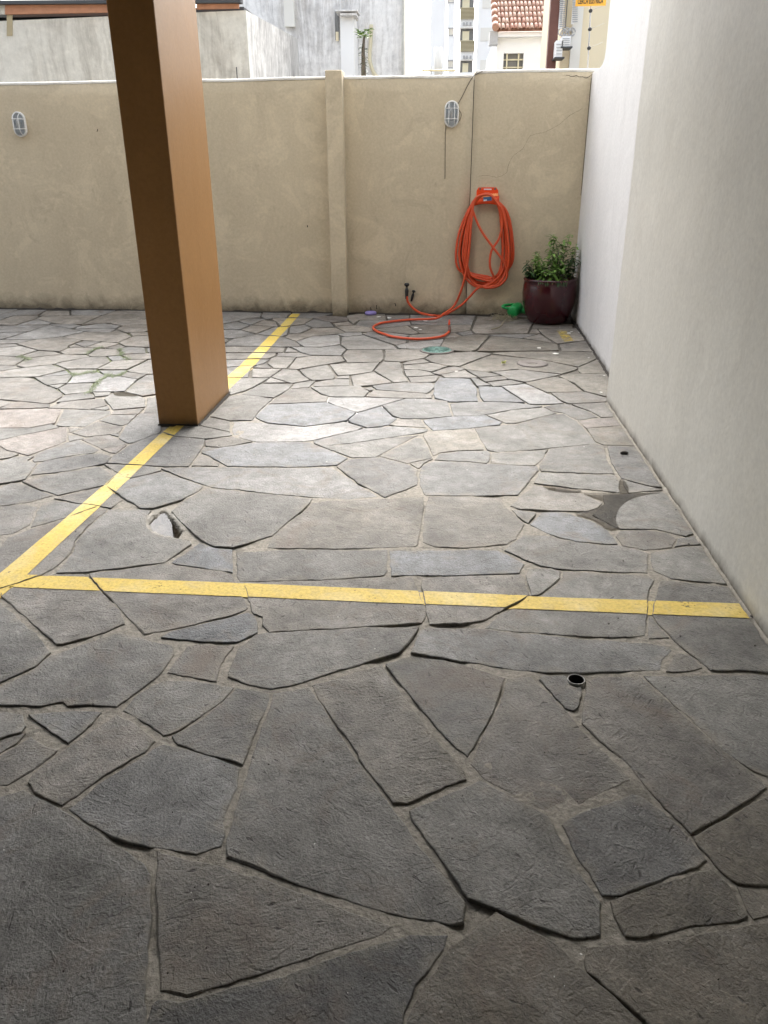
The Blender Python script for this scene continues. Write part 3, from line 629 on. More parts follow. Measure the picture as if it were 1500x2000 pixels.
    [(-3006, 6093), (-2777, 6114), (-2756, 6359), (-2866, 6541), (-3007, 6518), (-3146, 6322), (-3179, 6249)],
    [(-2515, 6097), (-2478, 6451), (-2615, 6430), (-2744, 6386), (-2757, 6099), (-2638, 6087)],
    [(-2324, 5967), (-2236, 5974), (-2350, 6327), (-2413, 6466), (-2457, 6441), (-2500, 6058), (-2446, 6021)],
    [(-2846, 5910), (-2745, 6002), (-2757, 6086), (-2993, 6069), (-2902, 5958)],
    [(-2616, 5917), (-2509, 5916), (-2512, 6067), (-2738, 6066)],
    [(-2325, 5811), (-2304, 5949), (-2493, 6020), (-2483, 5885)],
    [(-2935, 5589), (-2814, 5653), (-2881, 5917), (-3148, 5815)],
    [(-3098, 5845), (-2901, 5927), (-2997, 6044), (-3108, 5848)],
    [(-2606, 5693), (-2596, 5883), (-2717, 6001), (-2860, 5885), (-2800, 5642)],
    [(-2517, 5419), (-2401, 5426), (-2286, 5447), (-2322, 5790), (-2523, 5892), (-2577, 5905), (-2597, 5667)],
    [(-2108, 5324), (-2014, 5400), (-2222, 5960), (-2296, 5932), (-2304, 5785), (-2273, 5436)],
    [(-3261, 5228), (-2983, 5174), (-2692, 5095), (-2679, 5162), (-2684, 5295), (-2713, 5359), (-2846, 5502), (-2949, 5586), (-3136, 5777), (-3186, 5801), (-3242, 5815), (-3546, 5747)],
    [(-2818, 5504), (-2812, 5630), (-2915, 5574)],
    [(-2678, 5336), (-2533, 5413), (-2613, 5661), (-2792, 5628), (-2806, 5484)],
    [(-2430, 5259), (-2480, 5333), (-2515, 5366), (-2558, 5388), (-2676, 5317), (-2664, 5188), (-2647, 5126)],
    [(-2447, 5301), (-2402, 5315), (-2362, 5342), (-2374, 5411), (-2508, 5402)],
    [(-2648, 5012), (-2670, 5083), (-2935, 5141), (-2977, 4959), (-2776, 4981)],
    [(-2359, 4983), (-2270, 5085), (-2371, 5250), (-2462, 5223), (-2619, 5134), (-2646, 4993)],
    [(-2230, 4970), (-2217, 5004), (-2258, 5066), (-2346, 4983)],
    [(-2186, 4980), (-1995, 5062), (-2060, 5241), (-2094, 5289), (-2222, 5398), (-2349, 5439), (-2359, 5285), (-2351, 5233)],
    [(-2865, 4542), (-2565, 4565), (-2445, 4665), (-2543, 4977), (-2659, 4983), (-3071, 4925), (-3042, 4857)],
    [(-2624, 4321), (-2376, 4583), (-2456, 4645), (-2562, 4556), (-2757, 4543), (-2852, 4520), (-2733, 4308), (-2695, 4259)],
    [(-2221, 4604), (-2172, 4882), (-2193, 4957), (-2356, 4974), (-2522, 4968), (-2419, 4627), (-2354, 4610)],
    [(-2489, 4147), (-2322, 4066), (-2233, 4257), (-2218, 4334), (-2283, 4492), (-2337, 4595), (-2362, 4583), (-2655, 4271), (-2597, 4237)],
    [(-2265, 4493), (-2229, 4563), (-2274, 4580), (-2321, 4582)],
    [(-2130, 4405), (-1958, 4488), (-1974, 4605), (-2028, 4642), (-2184, 4712), (-2242, 4472)],
    [(-1994, 4635), (-1973, 4679), (-1987, 4884), (-2162, 4858), (-2183, 4729)],
    [(-1986, 4895), (-1990, 5030), (-2178, 4968), (-2162, 4872)],
    [(-2195, 4322), (-2127, 4372), (-2198, 4435), (-2250, 4428)],
    [(-1952, 4202), (-1886, 4240), (-1837, 4296), (-2002, 4448), (-2079, 4421), (-2110, 4387), (-2131, 4347)],
    [(-1932, 4418), (-1949, 4478), (-2001, 4462)],
    [(-1830, 4305), (-1801, 4312), (-1707, 4509), (-1718, 4570), (-1801, 4807), (-1860, 4919), (-1972, 4898), (-1965, 4625), (-1919, 4383)],
    [(-1834, 4122), (-1821, 4262), (-1950, 4190), (-1877, 4136)],
    [(-2234, 3962), (-2193, 3977), (-2104, 4053), (-1960, 4128), (-1957, 4181), (-2144, 4346), (-2212, 4286), (-2287, 4110), (-2258, 3991)],
    [(-1970, 3847), (-1828, 3970), (-1836, 4070), (-1919, 4129), (-2099, 4040), (-2182, 3978), (-2189, 3944), (-2190, 3910), (-2157, 3766)],
    [(-2324, 3600), (-2155, 3703), (-2205, 3932), (-2285, 3988), (-2283, 4055), (-2385, 4040), (-2428, 3957), (-2483, 3886)],
    [(-2526, 3947), (-2437, 3998), (-2399, 4031), (-2383, 4082), (-2480, 4129), (-2576, 4214), (-2691, 4250), (-2644, 4147)],
    [(-1955, 4912), (-1810, 4933), (-1932, 5264), (-1965, 5329), (-2056, 5262), (-1987, 5073)],
    [(-1248, 4478), (-1271, 4530), (-1514, 4664), (-1647, 4647), (-1701, 4520), (-1648, 4478), (-1590, 4448), (-1406, 4412), (-1351, 4427)],
    [(-1500, 4666), (-1281, 4548), (-1338, 4769), (-1482, 4841), (-1526, 4684)],
    [(-1358, 4281), (-1268, 4252), (-1098, 4370), (-1239, 4458), (-1340, 4415), (-1386, 4384)],
    [(-1274, 4238), (-1341, 4267), (-1360, 4229), (-1349, 4178)],
    [(-1109, 1763), (-1029, 1715), (-994, 1803), (-990, 1852), (-1049, 1855), (-1130, 1846), (-1203, 1829)],
    [(-1339, 1682), (-1233, 1722), (-1186, 1751), (-1185, 1779), (-1220, 1829), (-1295, 1839), (-1431, 1839)],
    [(-1247, 1524), (-1119, 1542), (-1075, 1608), (-1047, 1685), (-1150, 1738), (-1198, 1652), (-1282, 1584)],
    [(-1292, 1602), (-1202, 1664), (-1179, 1707), (-1175, 1747), (-1230, 1716), (-1335, 1674)],
    [(-3027, 5162), (-3113, 5186), (-3205, 5179), (-3275, 5152), (-3311, 5064), (-3236, 4948), (-3098, 4934), (-3012, 4959), (-2973, 5031), (-2967, 5121)],
    [(-2871, 7845), (-2875, 7678), (-2764, 7542), (-2701, 7485), (-2566, 7577), (-2521, 7865), (-2638, 7949)],
    [(-2650, 8142), (-2985, 8173), (-2990, 8109), (-2962, 7997), (-2896, 7895), (-2646, 7965)],
    [(-3080, 8416), (-3070, 8316), (-3046, 8224), (-2646, 8159), (-2553, 8299), (-3030, 8588), (-3080, 8419)],
    [(-2475, 8334), (-2460, 8383), (-2450, 8484), (-2464, 8577), (-2510, 8687), (-2573, 8773), (-3148, 8804), (-3150, 8724), (-2540, 8312)],
    [(-2128, 6357), (-2366, 6882), (-2467, 6836), (-2488, 6736), (-2477, 6662), (-2440, 6577), (-2380, 6501), (-2296, 6433), (-2249, 6408), (-2167, 6370)],
    [(-2581, 7292), (-2620, 7136), (-2609, 7039), (-2556, 6932), (-2511, 6884), (-2466, 6856), (-2366, 6902), (-2215, 7005), (-2378, 7231)],
    [(-2376, 7249), (-2150, 7531), (-2172, 7581), (-2554, 7564), (-2733, 7391)],
    [(-2212, 7597), (-2199, 7678), (-2204, 7757), (-2288, 7891), (-2503, 7862), (-2547, 7583)],
    [(-2311, 7930), (-2281, 8010), (-2302, 8105), (-2345, 8188), (-2411, 8260), (-2484, 8312), (-2535, 8294), (-2632, 8147), (-2628, 7964), (-2509, 7879)],
    [(-2351, 6891), (-2074, 6283), (-1996, 6253), (-1975, 6301), (-1939, 6408), (-1917, 6512), (-1908, 6612), (-1923, 6759), (-1946, 6849), (-1982, 6936), (-2200, 6994)],
    [(-2046, 7061), (-1996, 7168), (-1976, 7243), (-2009, 7331), (-2065, 7383), (-2189, 7453), (-2361, 7238), (-2197, 7012), (-2087, 6998)],
    [(1330, 8553), (1330, 8680), (532, 8702), (563, 8654), (627, 8585), (699, 8532), (779, 8495), (869, 8474), (967, 8469), (1075, 8479), (1193, 8506), (1320, 8548)],
]
# slabs beyond the frame
OUTER_STONES = [
    [(-6600, -1900), (-6071, -1900), (-6058, -1835), (-6239, -1503), (-6600, -1487)],
    [(-6170, -1409), (-6376, -1205), (-6600, -1261), (-6600, -1469), (-6237, -1485)],
    [(-6155, -957), (-6256, -864), (-6600, -796), (-6600, -1242), (-6377, -1186), (-6124, -1039)],
    [(-6260, -845), (-6205, -498), (-6600, -480), (-6600, -777)],
    [(-6137, -461), (-6160, -147), (-6209, -123), (-6600, -113), (-6600, -462), (-6196, -480)],
    [(-6216, -105), (-6235, 230), (-6325, 252), (-6600, 165), (-6600, -95)],
    [(-6333, 268), (-6305, 529), (-6600, 744), (-6600, 184)],
    [(-6117, 599), (-6244, 872), (-6423, 906), (-6600, 905), (-6600, 767), (-6294, 543)],
    [(-6600, 1065), (-6600, 923), (-6426, 924), (-6144, 1220), (-6300, 1341)],
    [(-6600, 1667), (-6600, 1089), (-6310, 1357), (-6294, 1546)],
    [(-6200, 1882), (-6600, 1840), (-6600, 1686), (-6313, 1586)],
    [(-6600, 2109), (-6600, 1858), (-6191, 1901), (-6253, 2086), (-6361, 2135)],
    [(-6600, 2580), (-6600, 2128), (-6366, 2153), (-6253, 2467), (-6412, 2579)],
    [(-6264, 2924), (-6600, 2810), (-6600, 2598), (-6414, 2597), (-6237, 2829)],
    [(-6600, 3177), (-6600, 2829), (-6266, 2942), (-6250, 3139)],
    [(-6204, 3488), (-6600, 3635), (-6600, 3195), (-6242, 3156)],
    [(-6179, 3515), (-6187, 3930), (-6240, 3964), (-6600, 3806), (-6600, 3654), (-6195, 3504)],
    [(-6253, 3979), (-6352, 4231), (-6600, 4291), (-6600, 3826)],
    [(-6208, 4485), (-6600, 4477), (-6600, 4309), (-6349, 4249), (-6199, 4470)],
    [(-6600, 4852), (-6600, 4495), (-6212, 4503), (-6235, 4807)],
    [(-6279, 5266), (-6600, 5081), (-6600, 4870), (-6229, 4824), (-6154, 5172)],
    [(-6314, 5406), (-6600, 5461), (-6600, 5101), (-6289, 5281)],
    [(-6600, 5825), (-6600, 5479), (-6311, 5423), (-6332, 5793), (-6391, 5839)],
    [(-6293, 6088), (-6538, 6359), (-6600, 6381), (-6600, 5843), (-6394, 5857)],
    [(-6160, 6422), (-6515, 6360), (-6281, 6101), (-6082, 6202)],
    [(-6600, 6778), (-6600, 6400), (-6532, 6376), (-6161, 6440), (-6133, 6533), (-6207, 6692), (-6421, 6759)],
    [(-6600, 7078), (-6600, 6796), (-6423, 6777), (-6096, 7131)],
    [(-6600, 7332), (-6600, 7097), (-6075, 7151), (-6281, 7445)],
    [(-6261, 7512), (-6300, 7740), (-6600, 7882), (-6600, 7351), (-6284, 7463)],
    [(-6600, 8106), (-6600, 7902), (-6293, 7756), (-6137, 7840), (-6114, 8113), (-6243, 8205)],
    [(-6201, 8410), (-6600, 8671), (-6600, 8125), (-6249, 8222)],
    [(-6260, 8891), (-6600, 8900), (-6600, 8692), (-6192, 8426), (-6140, 8481)],
    [(-5874, -1344), (-6153, -1417), (-6223, -1495), (-6048, -1815), (-5834, -1397)],
    [(-6113, -1053), (-6358, -1197), (-6155, -1399), (-5882, -1327), (-5940, -1131)],
    [(-5906, -1084), (-5749, -768), (-5946, -589), (-6138, -952), (-6106, -1036), (-5934, -1114)],
    [(-6187, -496), (-6243, -852), (-6150, -937), (-5958, -574), (-5980, -524), (-6128, -477)],
    [(-5870, -401), (-5992, -69), (-6142, -146), (-6119, -461), (-5976, -507)],
    [(-5958, -10), (-6067, 247), (-6217, 229), (-6198, -109), (-6151, -131), (-5993, -49)],
    [(-5989, 363), (-6026, 553), (-6105, 584), (-6287, 527), (-6315, 268), (-6225, 246), (-6066, 265)],
    [(-6225, 875), (-6098, 600), (-6020, 571), (-5972, 617), (-5898, 1003)],
    [(-5930, 1157), (-6128, 1211), (-6405, 921), (-6238, 889), (-5906, 1019)],
    [(-5933, 1549), (-6277, 1540), (-6292, 1357), (-6127, 1229), (-5928, 1175), (-5877, 1296)],
    [(-5935, 1567), (-5963, 1867), (-6164, 1907), (-6298, 1576)],
    [(-5876, 1962), (-5969, 2260), (-6235, 2090), (-6161, 1925), (-5957, 1884)],
    [(-6236, 2461), (-6349, 2149), (-6247, 2103), (-5972, 2280), (-5942, 2373), (-5949, 2448)],
    [(-5923, 2680), (-6224, 2816), (-6397, 2590), (-6239, 2479), (-5957, 2478)],
    [(-5897, 3102), (-6231, 3142), (-6249, 2937), (-6219, 2833), (-5916, 2696), (-5801, 2835)],
    [(-5873, 3151), (-5946, 3531), (-6166, 3502), (-6224, 3159), (-5894, 3119)],
    [(-5876, 3812), (-6169, 3921), (-6161, 3521), (-5942, 3549), (-5872, 3612)],
    [(-5784, 4109), (-5979, 4223), (-6201, 3970), (-5869, 3829), (-5820, 3873)],
    [(-6185, 4459), (-6335, 4237), (-6235, 3982), (-5991, 4238), (-6014, 4383)],
    [(-5886, 4486), (-5950, 4800), (-6215, 4812), (-6194, 4497), (-6007, 4399)],
    [(-5796, 4904), (-5896, 5229), (-6136, 5168), (-6207, 4830), (-5945, 4818)],
    [(-5917, 5547), (-6278, 5449), (-6270, 5282), (-6142, 5185), (-5907, 5248)],
    [(-6313, 5788), (-6276, 5468), (-5915, 5567), (-5888, 5630), (-5908, 5730)],
    [(-5954, 5776), (-6041, 6177), (-6276, 6083), (-6377, 5851), (-6320, 5807)],
    [(-6014, 6198), (-5851, 6548), (-6117, 6525), (-6145, 6432), (-6064, 6205)],
    [(-5902, 6978), (-6190, 6697), (-6118, 6543), (-5838, 6567), (-5793, 6729)],
    [(-6068, 7134), (-6403, 6772), (-6203, 6709), (-5908, 6998), (-5937, 7106), (-6055, 7138)],
    [(-5889, 7562), (-6245, 7503), (-6267, 7457), (-6049, 7156), (-5936, 7124), (-5821, 7383)],
    [(-6244, 7521), (-5892, 7580), (-5881, 7651), (-5926, 7722), (-6129, 7824), (-6282, 7741)],
    [(-6097, 8109), (-6119, 7839), (-5925, 7742), (-5817, 8115)],
    [(-5875, 8143), (-5993, 8494), (-6125, 8470), (-6183, 8410), (-6231, 8218), (-6102, 8127)],
    [(-5778, 8877), (-6241, 8890), (-6123, 8489), (-5991, 8513), (-5880, 8585), (-5779, 8864)],
    [(-6053, -1900), (-5546, -1900), (-5594, -1459), (-5819, -1406), (-6040, -1837)],
    [(-5600, -1432), (-5399, -1149), (-5424, -1062), (-5894, -1098), (-5863, -1329), (-5819, -1387)],
    [(-5883, -1078), (-5455, -1030), (-5611, -759), (-5732, -774)],
    [(-5574, -702), (-5542, -357), (-5598, -289), (-5854, -411), (-5963, -519), (-5941, -569), (-5735, -756), (-5611, -740)],
    [(-5977, -58), (-5854, -391), (-5604, -272), (-5598, -120), (-5628, -26), (-5944, -20)],
    [(-5594, 301), (-5975, 351), (-6051, 255), (-5941, -3), (-5627, -8), (-5553, 191)],
    [(-5549, 609), (-5960, 604), (-6008, 557), (-5972, 368), (-5594, 319), (-5531, 573)],
    [(-5882, 994), (-5953, 622), (-5553, 627), (-5576, 881)],
    [(-5512, 947), (-5501, 1280), (-5594, 1320), (-5861, 1287), (-5913, 1163), (-5887, 1018), (-5569, 898)],
    [(-5602, 1337), (-5621, 1638), (-5915, 1553), (-5860, 1305)],
    [(-5620, 1657), (-5635, 1890), (-5690, 1952), (-5862, 1951), (-5945, 1871), (-5917, 1572)],
    [(-5607, 2159), (-5928, 2358), (-5955, 2274), (-5859, 1969), (-5692, 1970)],
    [(-5483, 2238), (-5640, 2438), (-5930, 2442), (-5925, 2377), (-5595, 2173)],
    [(-5934, 2460), (-5639, 2456), (-5543, 2573), (-5687, 2816), (-5787, 2824), (-5905, 2682), (-5940, 2470)],
    [(-5683, 2834), (-5524, 2896), (-5439, 3174), (-5552, 3303), (-5858, 3142), (-5784, 2842)],
    [(-5546, 3474), (-5861, 3598), (-5929, 3538), (-5857, 3162), (-5558, 3320)],
    [(-5492, 3826), (-5809, 3859), (-5858, 3815), (-5854, 3614), (-5539, 3490), (-5464, 3564)],
    [(-5609, 4186), (-5766, 4108), (-5801, 3877), (-5488, 3843), (-5436, 3921), (-5484, 4128)],
    [(-5973, 4241), (-5774, 4124), (-5619, 4201), (-5656, 4479), (-5873, 4473), (-5996, 4385)],
    [(-5785, 4890), (-5932, 4804), (-5868, 4491), (-5652, 4497), (-5530, 4629), (-5710, 4868)],
    [(-5708, 4886), (-5468, 5147), (-5618, 5256), (-5877, 5226), (-5779, 4907)],
    [(-5886, 5244), (-5623, 5274), (-5573, 5522), (-5874, 5618), (-5899, 5557), (-5889, 5246)],
    [(-5542, 5545), (-5583, 5904), (-5639, 5926), (-5890, 5732), (-5871, 5636), (-5563, 5537)],
    [(-5689, 6198), (-6006, 6181), (-5935, 5772), (-5650, 5940)],
    [(-5803, 6560), (-5993, 6200), (-5686, 6216), (-5696, 6454)],
    [(-5686, 6470), (-5595, 6522), (-5386, 6758), (-5775, 6722), (-5791, 6574)],
    [(-5778, 6740), (-5367, 6778), (-5298, 6812), (-5714, 7025), (-5886, 7029)],
    [(-5550, 7159), (-5601, 7394), (-5805, 7374), (-5921, 7114), (-5888, 7047), (-5714, 7043)],
    [(-5535, 7791), (-5863, 7647), (-5874, 7573), (-5806, 7392), (-5596, 7412), (-5456, 7471), (-5481, 7754)],
    [(-5799, 8114), (-5910, 7731), (-5868, 7664), (-5545, 7807), (-5643, 8145)],
    [(-5642, 8268), (-5875, 8568), (-5977, 8501), (-5856, 8142), (-5806, 8131), (-5641, 8163)],
    [(-5559, 8458), (-5769, 8840), (-5863, 8581), (-5635, 8288)],
    [(-5528, -1900), (-5121, -1900), (-5270, -1547), (-5575, -1468)],
    [(-5267, -1529), (-5170, -1416), (-5146, -1232), (-5386, -1161), (-5585, -1442)],
    [(-5417, -1044), (-5163, -776), (-5252, -698), (-5561, -714), (-5434, -1031)],
    [(-5555, -696), (-5259, -681), (-5285, -418), (-5525, -365)],
    [(-5151, -322), (-5188, -136), (-5580, -128), (-5587, -274), (-5528, -346), (-5278, -401)],
    [(-5582, -110), (-5192, -118), (-5265, 165), (-5538, 181), (-5612, -17)],
    [(-5093, 272), (-5373, 565), (-5515, 565), (-5578, 310), (-5537, 199), (-5260, 183)],
    [(-5516, 583), (-5371, 583), (-5115, 688), (-5176, 961), (-5500, 934), (-5558, 884), (-5535, 621)],
    [(-5198, 990), (-5181, 1283), (-5293, 1389), (-5483, 1281), (-5494, 953)],
    [(-5313, 1593), (-5603, 1641), (-5584, 1335), (-5493, 1296), (-5301, 1406), (-5298, 1573)],
    [(-5301, 1911), (-5617, 1885), (-5602, 1659), (-5316, 1612)],
    [(-5273, 2237), (-5467, 2226), (-5588, 2156), (-5676, 1962), (-5623, 1903), (-5296, 1930), (-5252, 1993)],
    [(-5348, 2529), (-5529, 2562), (-5624, 2447), (-5465, 2244), (-5270, 2255)],
    [(-5669, 2820), (-5527, 2580), (-5347, 2547), (-5270, 2755), (-5517, 2879)],
    [(-5280, 2788), (-5190, 3151), (-5422, 3167), (-5506, 2894)],
    [(-5140, 3185), (-5147, 3540), (-5451, 3552), (-5528, 3476), (-5540, 3317), (-5425, 3185), (-5180, 3168)],
    [(-5127, 3569), (-5179, 3899), (-5422, 3910), (-5474, 3832), (-5446, 3570), (-5141, 3557)],
    [(-5124, 3965), (-5166, 4230), (-5248, 4280), (-5466, 4130), (-5419, 3928), (-5175, 3917)],
    [(-5639, 4485), (-5601, 4202), (-5477, 4145), (-5258, 4294), (-5295, 4527), (-5517, 4616)],
    [(-5265, 5005), (-5519, 4662), (-5288, 4544), (-5174, 4612), (-5066, 4877), (-5206, 4986)],
    [(-5529, 4678), (-5280, 5015), (-5386, 5139), (-5450, 5139), (-5693, 4875)],
    [(-5270, 5542), (-5531, 5530), (-5606, 5269), (-5451, 5157), (-5388, 5157), (-5225, 5499)],
    [(-5564, 5900), (-5525, 5549), (-5276, 5560), (-5314, 5855)],
    [(-5242, 6266), (-5646, 6243), (-5632, 5942), (-5572, 5919), (-5323, 5895), (-5199, 6168), (-5242, 6266)],
    [(-5282, 6415), (-5588, 6505), (-5677, 6454), (-5643, 6261), (-5251, 6284)],
    [(-5359, 6761), (-5573, 6520), (-5284, 6434), (-5294, 6793)],
    [(-5317, 7143), (-5537, 7146), (-5694, 7035), (-5283, 6825)],
    [(-5447, 7455), (-5583, 7398), (-5533, 7164), (-5315, 7161), (-5287, 7251), (-5337, 7387)],
    [(-5330, 7404), (-5125, 7558), (-5084, 7668), (-5234, 7814), (-5463, 7752), (-5438, 7470)],
    [(-5627, 8153), (-5527, 7807), (-5471, 7769), (-5239, 7831), (-5111, 8220), (-5620, 8162)],
    [(-5059, 8270), (-5064, 8329), (-5086, 8428), (-5121, 8520), (-5168, 8604), (-5215, 8666), (-5542, 8452), (-5624, 8270), (-5616, 8181), (-5102, 8239)],
    [(-5298, 8864), (-5760, 8877), (-5546, 8471), (-5216, 8686), (-5262, 8802)],
    [(-5101, -1900), (-4990, -1900), (-4959, -1542), (-5159, -1431), (-5253, -1541)],
    [(-5128, -1231), (-5151, -1414), (-4952, -1526), (-4838, -1383), (-4944, -1150)],
    [(-5147, -785), (-5406, -1059), (-5382, -1143), (-5137, -1216), (-4946, -1131), (-5048, -822)],
    [(-5267, -416), (-5240, -685), (-5146, -767), (-5079, -776), (-4913, -405), (-5140, -336)],
    [(-4813, -112), (-4962, -27), (-5170, -133), (-5133, -319), (-4909, -387)],
    [(-5248, 169), (-5174, -115), (-4972, -12), (-5055, 264)],
    [(-4920, 559), (-5105, 673), (-5354, 570), (-5076, 279), (-4915, 393)],
    [(-4841, 1006), (-5157, 959), (-5097, 688), (-4914, 577), (-4718, 823)],
    [(-4835, 1072), (-4988, 1304), (-5163, 1278), (-5180, 987), (-4845, 1023)],
    [(-5169, 1296), (-4988, 1322), (-4861, 1486), (-4972, 1636), (-5280, 1569), (-5283, 1404)],
    [(-5285, 1586), (-4976, 1654), (-4927, 1849), (-5240, 1979), (-5282, 1918), (-5299, 1604)],
    [(-4906, 1871), (-4878, 2129), (-5039, 2230), (-5256, 2244), (-5234, 1997), (-4917, 1864)],
    [(-4952, 2597), (-5249, 2280), (-5040, 2248), (-4760, 2527)],
    [(-5254, 2747), (-5332, 2537), (-5254, 2301), (-4966, 2609), (-5056, 2736)],
    [(-4962, 2924), (-5066, 3144), (-5131, 3169), (-5264, 2777), (-5057, 2754)],
    [(-4878, 3234), (-4990, 3570), (-5113, 3556), (-5122, 3185), (-5059, 3161)],
    [(-5162, 3905), (-5109, 3575), (-4986, 3589), (-4847, 3855), (-4887, 3940), (-5111, 3952)],
    [(-4866, 4289), (-5148, 4228), (-5107, 3970), (-4887, 3958), (-4768, 4202)],
    [(-4892, 4470), (-5166, 4596), (-5277, 4529), (-5240, 4296), (-5156, 4245), (-4873, 4306)],
    [(-5155, 4610), (-4887, 4487), (-4812, 4585), (-4863, 4893), (-5049, 4872)],
    [(-4880, 4915), (-4862, 5250), (-4990, 5303), (-5189, 4996), (-5053, 4889)],
    [(-5209, 5492), (-5371, 5150), (-5264, 5023), (-5205, 5004), (-5005, 5313), (-5172, 5487)],
    [(-4931, 5666), (-4931, 5771), (-4969, 5820), (-5295, 5848), (-5258, 5556), (-5210, 5510)],
    [(-5299, 5866), (-4974, 5839), (-5002, 6098), (-5184, 6156), (-5308, 5886)],
    [(-4825, 6145), (-4873, 6514), (-5223, 6268), (-5182, 6175), (-4993, 6114)],
    [(-5277, 6805), (-5265, 6423), (-5232, 6284), (-4873, 6536), (-4895, 6727), (-5049, 6813), (-5269, 6813)],
    [(-4951, 7241), (-5271, 7243), (-5300, 7151), (-5264, 6831), (-5053, 6831), (-4919, 7215)],
    [(-4959, 7259), (-4974, 7362), (-5119, 7540), (-5319, 7390), (-5271, 7261)],
    [(-4901, 7481), (-4902, 7692), (-5067, 7663), (-5108, 7554), (-4966, 7381)],
    [(-4749, 7792), (-4842, 8147), (-5077, 8235), (-5221, 7826), (-5071, 7681), (-4896, 7712)],
    [(-4972, -1900), (-4722, -1900), (-4586, -1546), (-4621, -1476), (-4825, -1395), (-4941, -1541)],
    [(-4619, -1457), (-4467, -1099), (-4639, -1045), (-4926, -1130), (-4821, -1377)],
    [(-4649, -1029), (-4702, -745), (-5029, -824), (-4926, -1111)],
    [(-4897, -413), (-5063, -784), (-4701, -726), (-4676, -680), (-4646, -533)],
    [(-4437, -438), (-4749, -91), (-4795, -114), (-4893, -395), (-4636, -519)],
    [(-4642, 49), (-4909, 375), (-5038, 271), (-4954, -11), (-4802, -98), (-4753, -73)],
    [(-4485, 207), (-4507, 420), (-4886, 421), (-4627, 59), (-4559, 70)],
    [(-4884, 439), (-4503, 438), (-4413, 543), (-4647, 812), (-4703, 813), (-4902, 562)],
    [(-4524, 924), (-4611, 1264), (-4817, 1069), (-4827, 1017), (-4702, 831), (-4646, 830)],
    [(-4846, 1476), (-4972, 1314), (-4824, 1087), (-4614, 1287), (-4588, 1335), (-4605, 1415)],
    [(-4635, 1842), (-4896, 1856), (-4959, 1648), (-4845, 1494), (-4629, 1467), (-4546, 1750)],
    [(-4604, 2246), (-4860, 2128), (-4888, 1874), (-4638, 1860), (-4570, 2224)],
    [(-4740, 2522), (-5022, 2240), (-4868, 2144), (-4615, 2261), (-4736, 2522)],
    [(-4652, 2913), (-4947, 2915), (-5041, 2745), (-4948, 2615), (-4742, 2540), (-4588, 2730)],
    [(-4590, 3235), (-4865, 3220), (-5047, 3147), (-4946, 2933), (-4652, 2931), (-4570, 3213)],
    [(-4673, 3479), (-4965, 3577), (-4861, 3239), (-4596, 3253), (-4626, 3416)],
    [(-4675, 3499), (-4638, 3782), (-4832, 3844), (-4953, 3592)],
    [(-4505, 3862), (-4678, 4198), (-4751, 4196), (-4872, 3949), (-4831, 3862), (-4629, 3798)],
    [(-4479, 4402), (-4629, 4565), (-4798, 4573), (-4875, 4473), (-4855, 4303), (-4753, 4213), (-4675, 4216), (-4556, 4287)],
    [(-4845, 4890), (-4795, 4591), (-4631, 4583), (-4520, 4900)],
    [(-4519, 4918), (-4491, 5229), (-4637, 5359), (-4844, 5251), (-4862, 4913)],
    [(-4642, 5536), (-4921, 5651), (-5154, 5494), (-4988, 5322), (-4854, 5266), (-4644, 5375)],
    [(-4630, 5559), (-4609, 5802), (-4685, 5934), (-4913, 5769), (-4913, 5667), (-4635, 5553)],
    [(-4984, 6098), (-4955, 5832), (-4920, 5786), (-4691, 5952), (-4688, 6085), (-4815, 6129)],
    [(-4529, 6380), (-4855, 6531), (-4806, 6145), (-4680, 6102), (-4501, 6207)],
    [(-4543, 6422), (-4472, 6815), (-4602, 6856), (-4877, 6727), (-4851, 6549)],
    [(-4613, 6870), (-4694, 7220), (-4902, 7209), (-5035, 6827), (-4886, 6743)],
    [(-4597, 7392), (-4888, 7468), (-4956, 7364), (-4940, 7255), (-4692, 7238)],
    [(-4884, 7698), (-4883, 7485), (-4586, 7408), (-4529, 7479), (-4560, 7587), (-4599, 7665), (-4651, 7736), (-4707, 7795)],
    [(-4703, -1900), (-4167, -1900), (-4290, -1560), (-4570, -1555)],
    [(-4449, -1101), (-4605, -1468), (-4570, -1537), (-4289, -1542), (-4196, -1397), (-4246, -1163), (-4346, -1076)],
    [(-4315, -917), (-4664, -696), (-4631, -1028), (-4455, -1084), (-4351, -1059)],
    [(-4420, -450), (-4628, -535), (-4657, -679), (-4308, -900), (-4218, -722), (-4358, -454)],
    [(-4735, -80), (-4419, -432), (-4391, -79), (-4556, 52), (-4626, 41)],
    [(-4122, 179), (-4231, 218), (-4470, 196), (-4542, 64), (-4381, -64), (-4172, 20)],
    [(-4243, 235), (-4383, 536), (-4489, 426), (-4468, 215)],
    [(-4193, 785), (-4367, 953), (-4509, 912), (-4630, 820), (-4397, 552), (-4272, 599)],
    [(-4306, 1169), (-4575, 1322), (-4507, 932), (-4371, 970)],
    [(-4174, 1504), (-4586, 1411), (-4571, 1340), (-4294, 1183), (-4158, 1241)],
    [(-4592, 1428), (-4172, 1523), (-4282, 1789), (-4529, 1744), (-4613, 1459)],
    [(-4247, 1866), (-4264, 2088), (-4363, 2221), (-4553, 2220), (-4621, 1854), (-4533, 1762), (-4282, 1807)],
    [(-4295, 2349), (-4487, 2706), (-4574, 2718), (-4720, 2529), (-4596, 2262), (-4363, 2239)],
    [(-4468, 2709), (-4281, 2362), (-4122, 2465), (-4152, 2795)],
    [(-4572, 2736), (-4482, 2724), (-4151, 2813), (-4267, 3188), (-4553, 3206), (-4636, 2922)],
    [(-4280, 3214), (-4191, 3469), (-4299, 3682), (-4608, 3416), (-4577, 3248)],
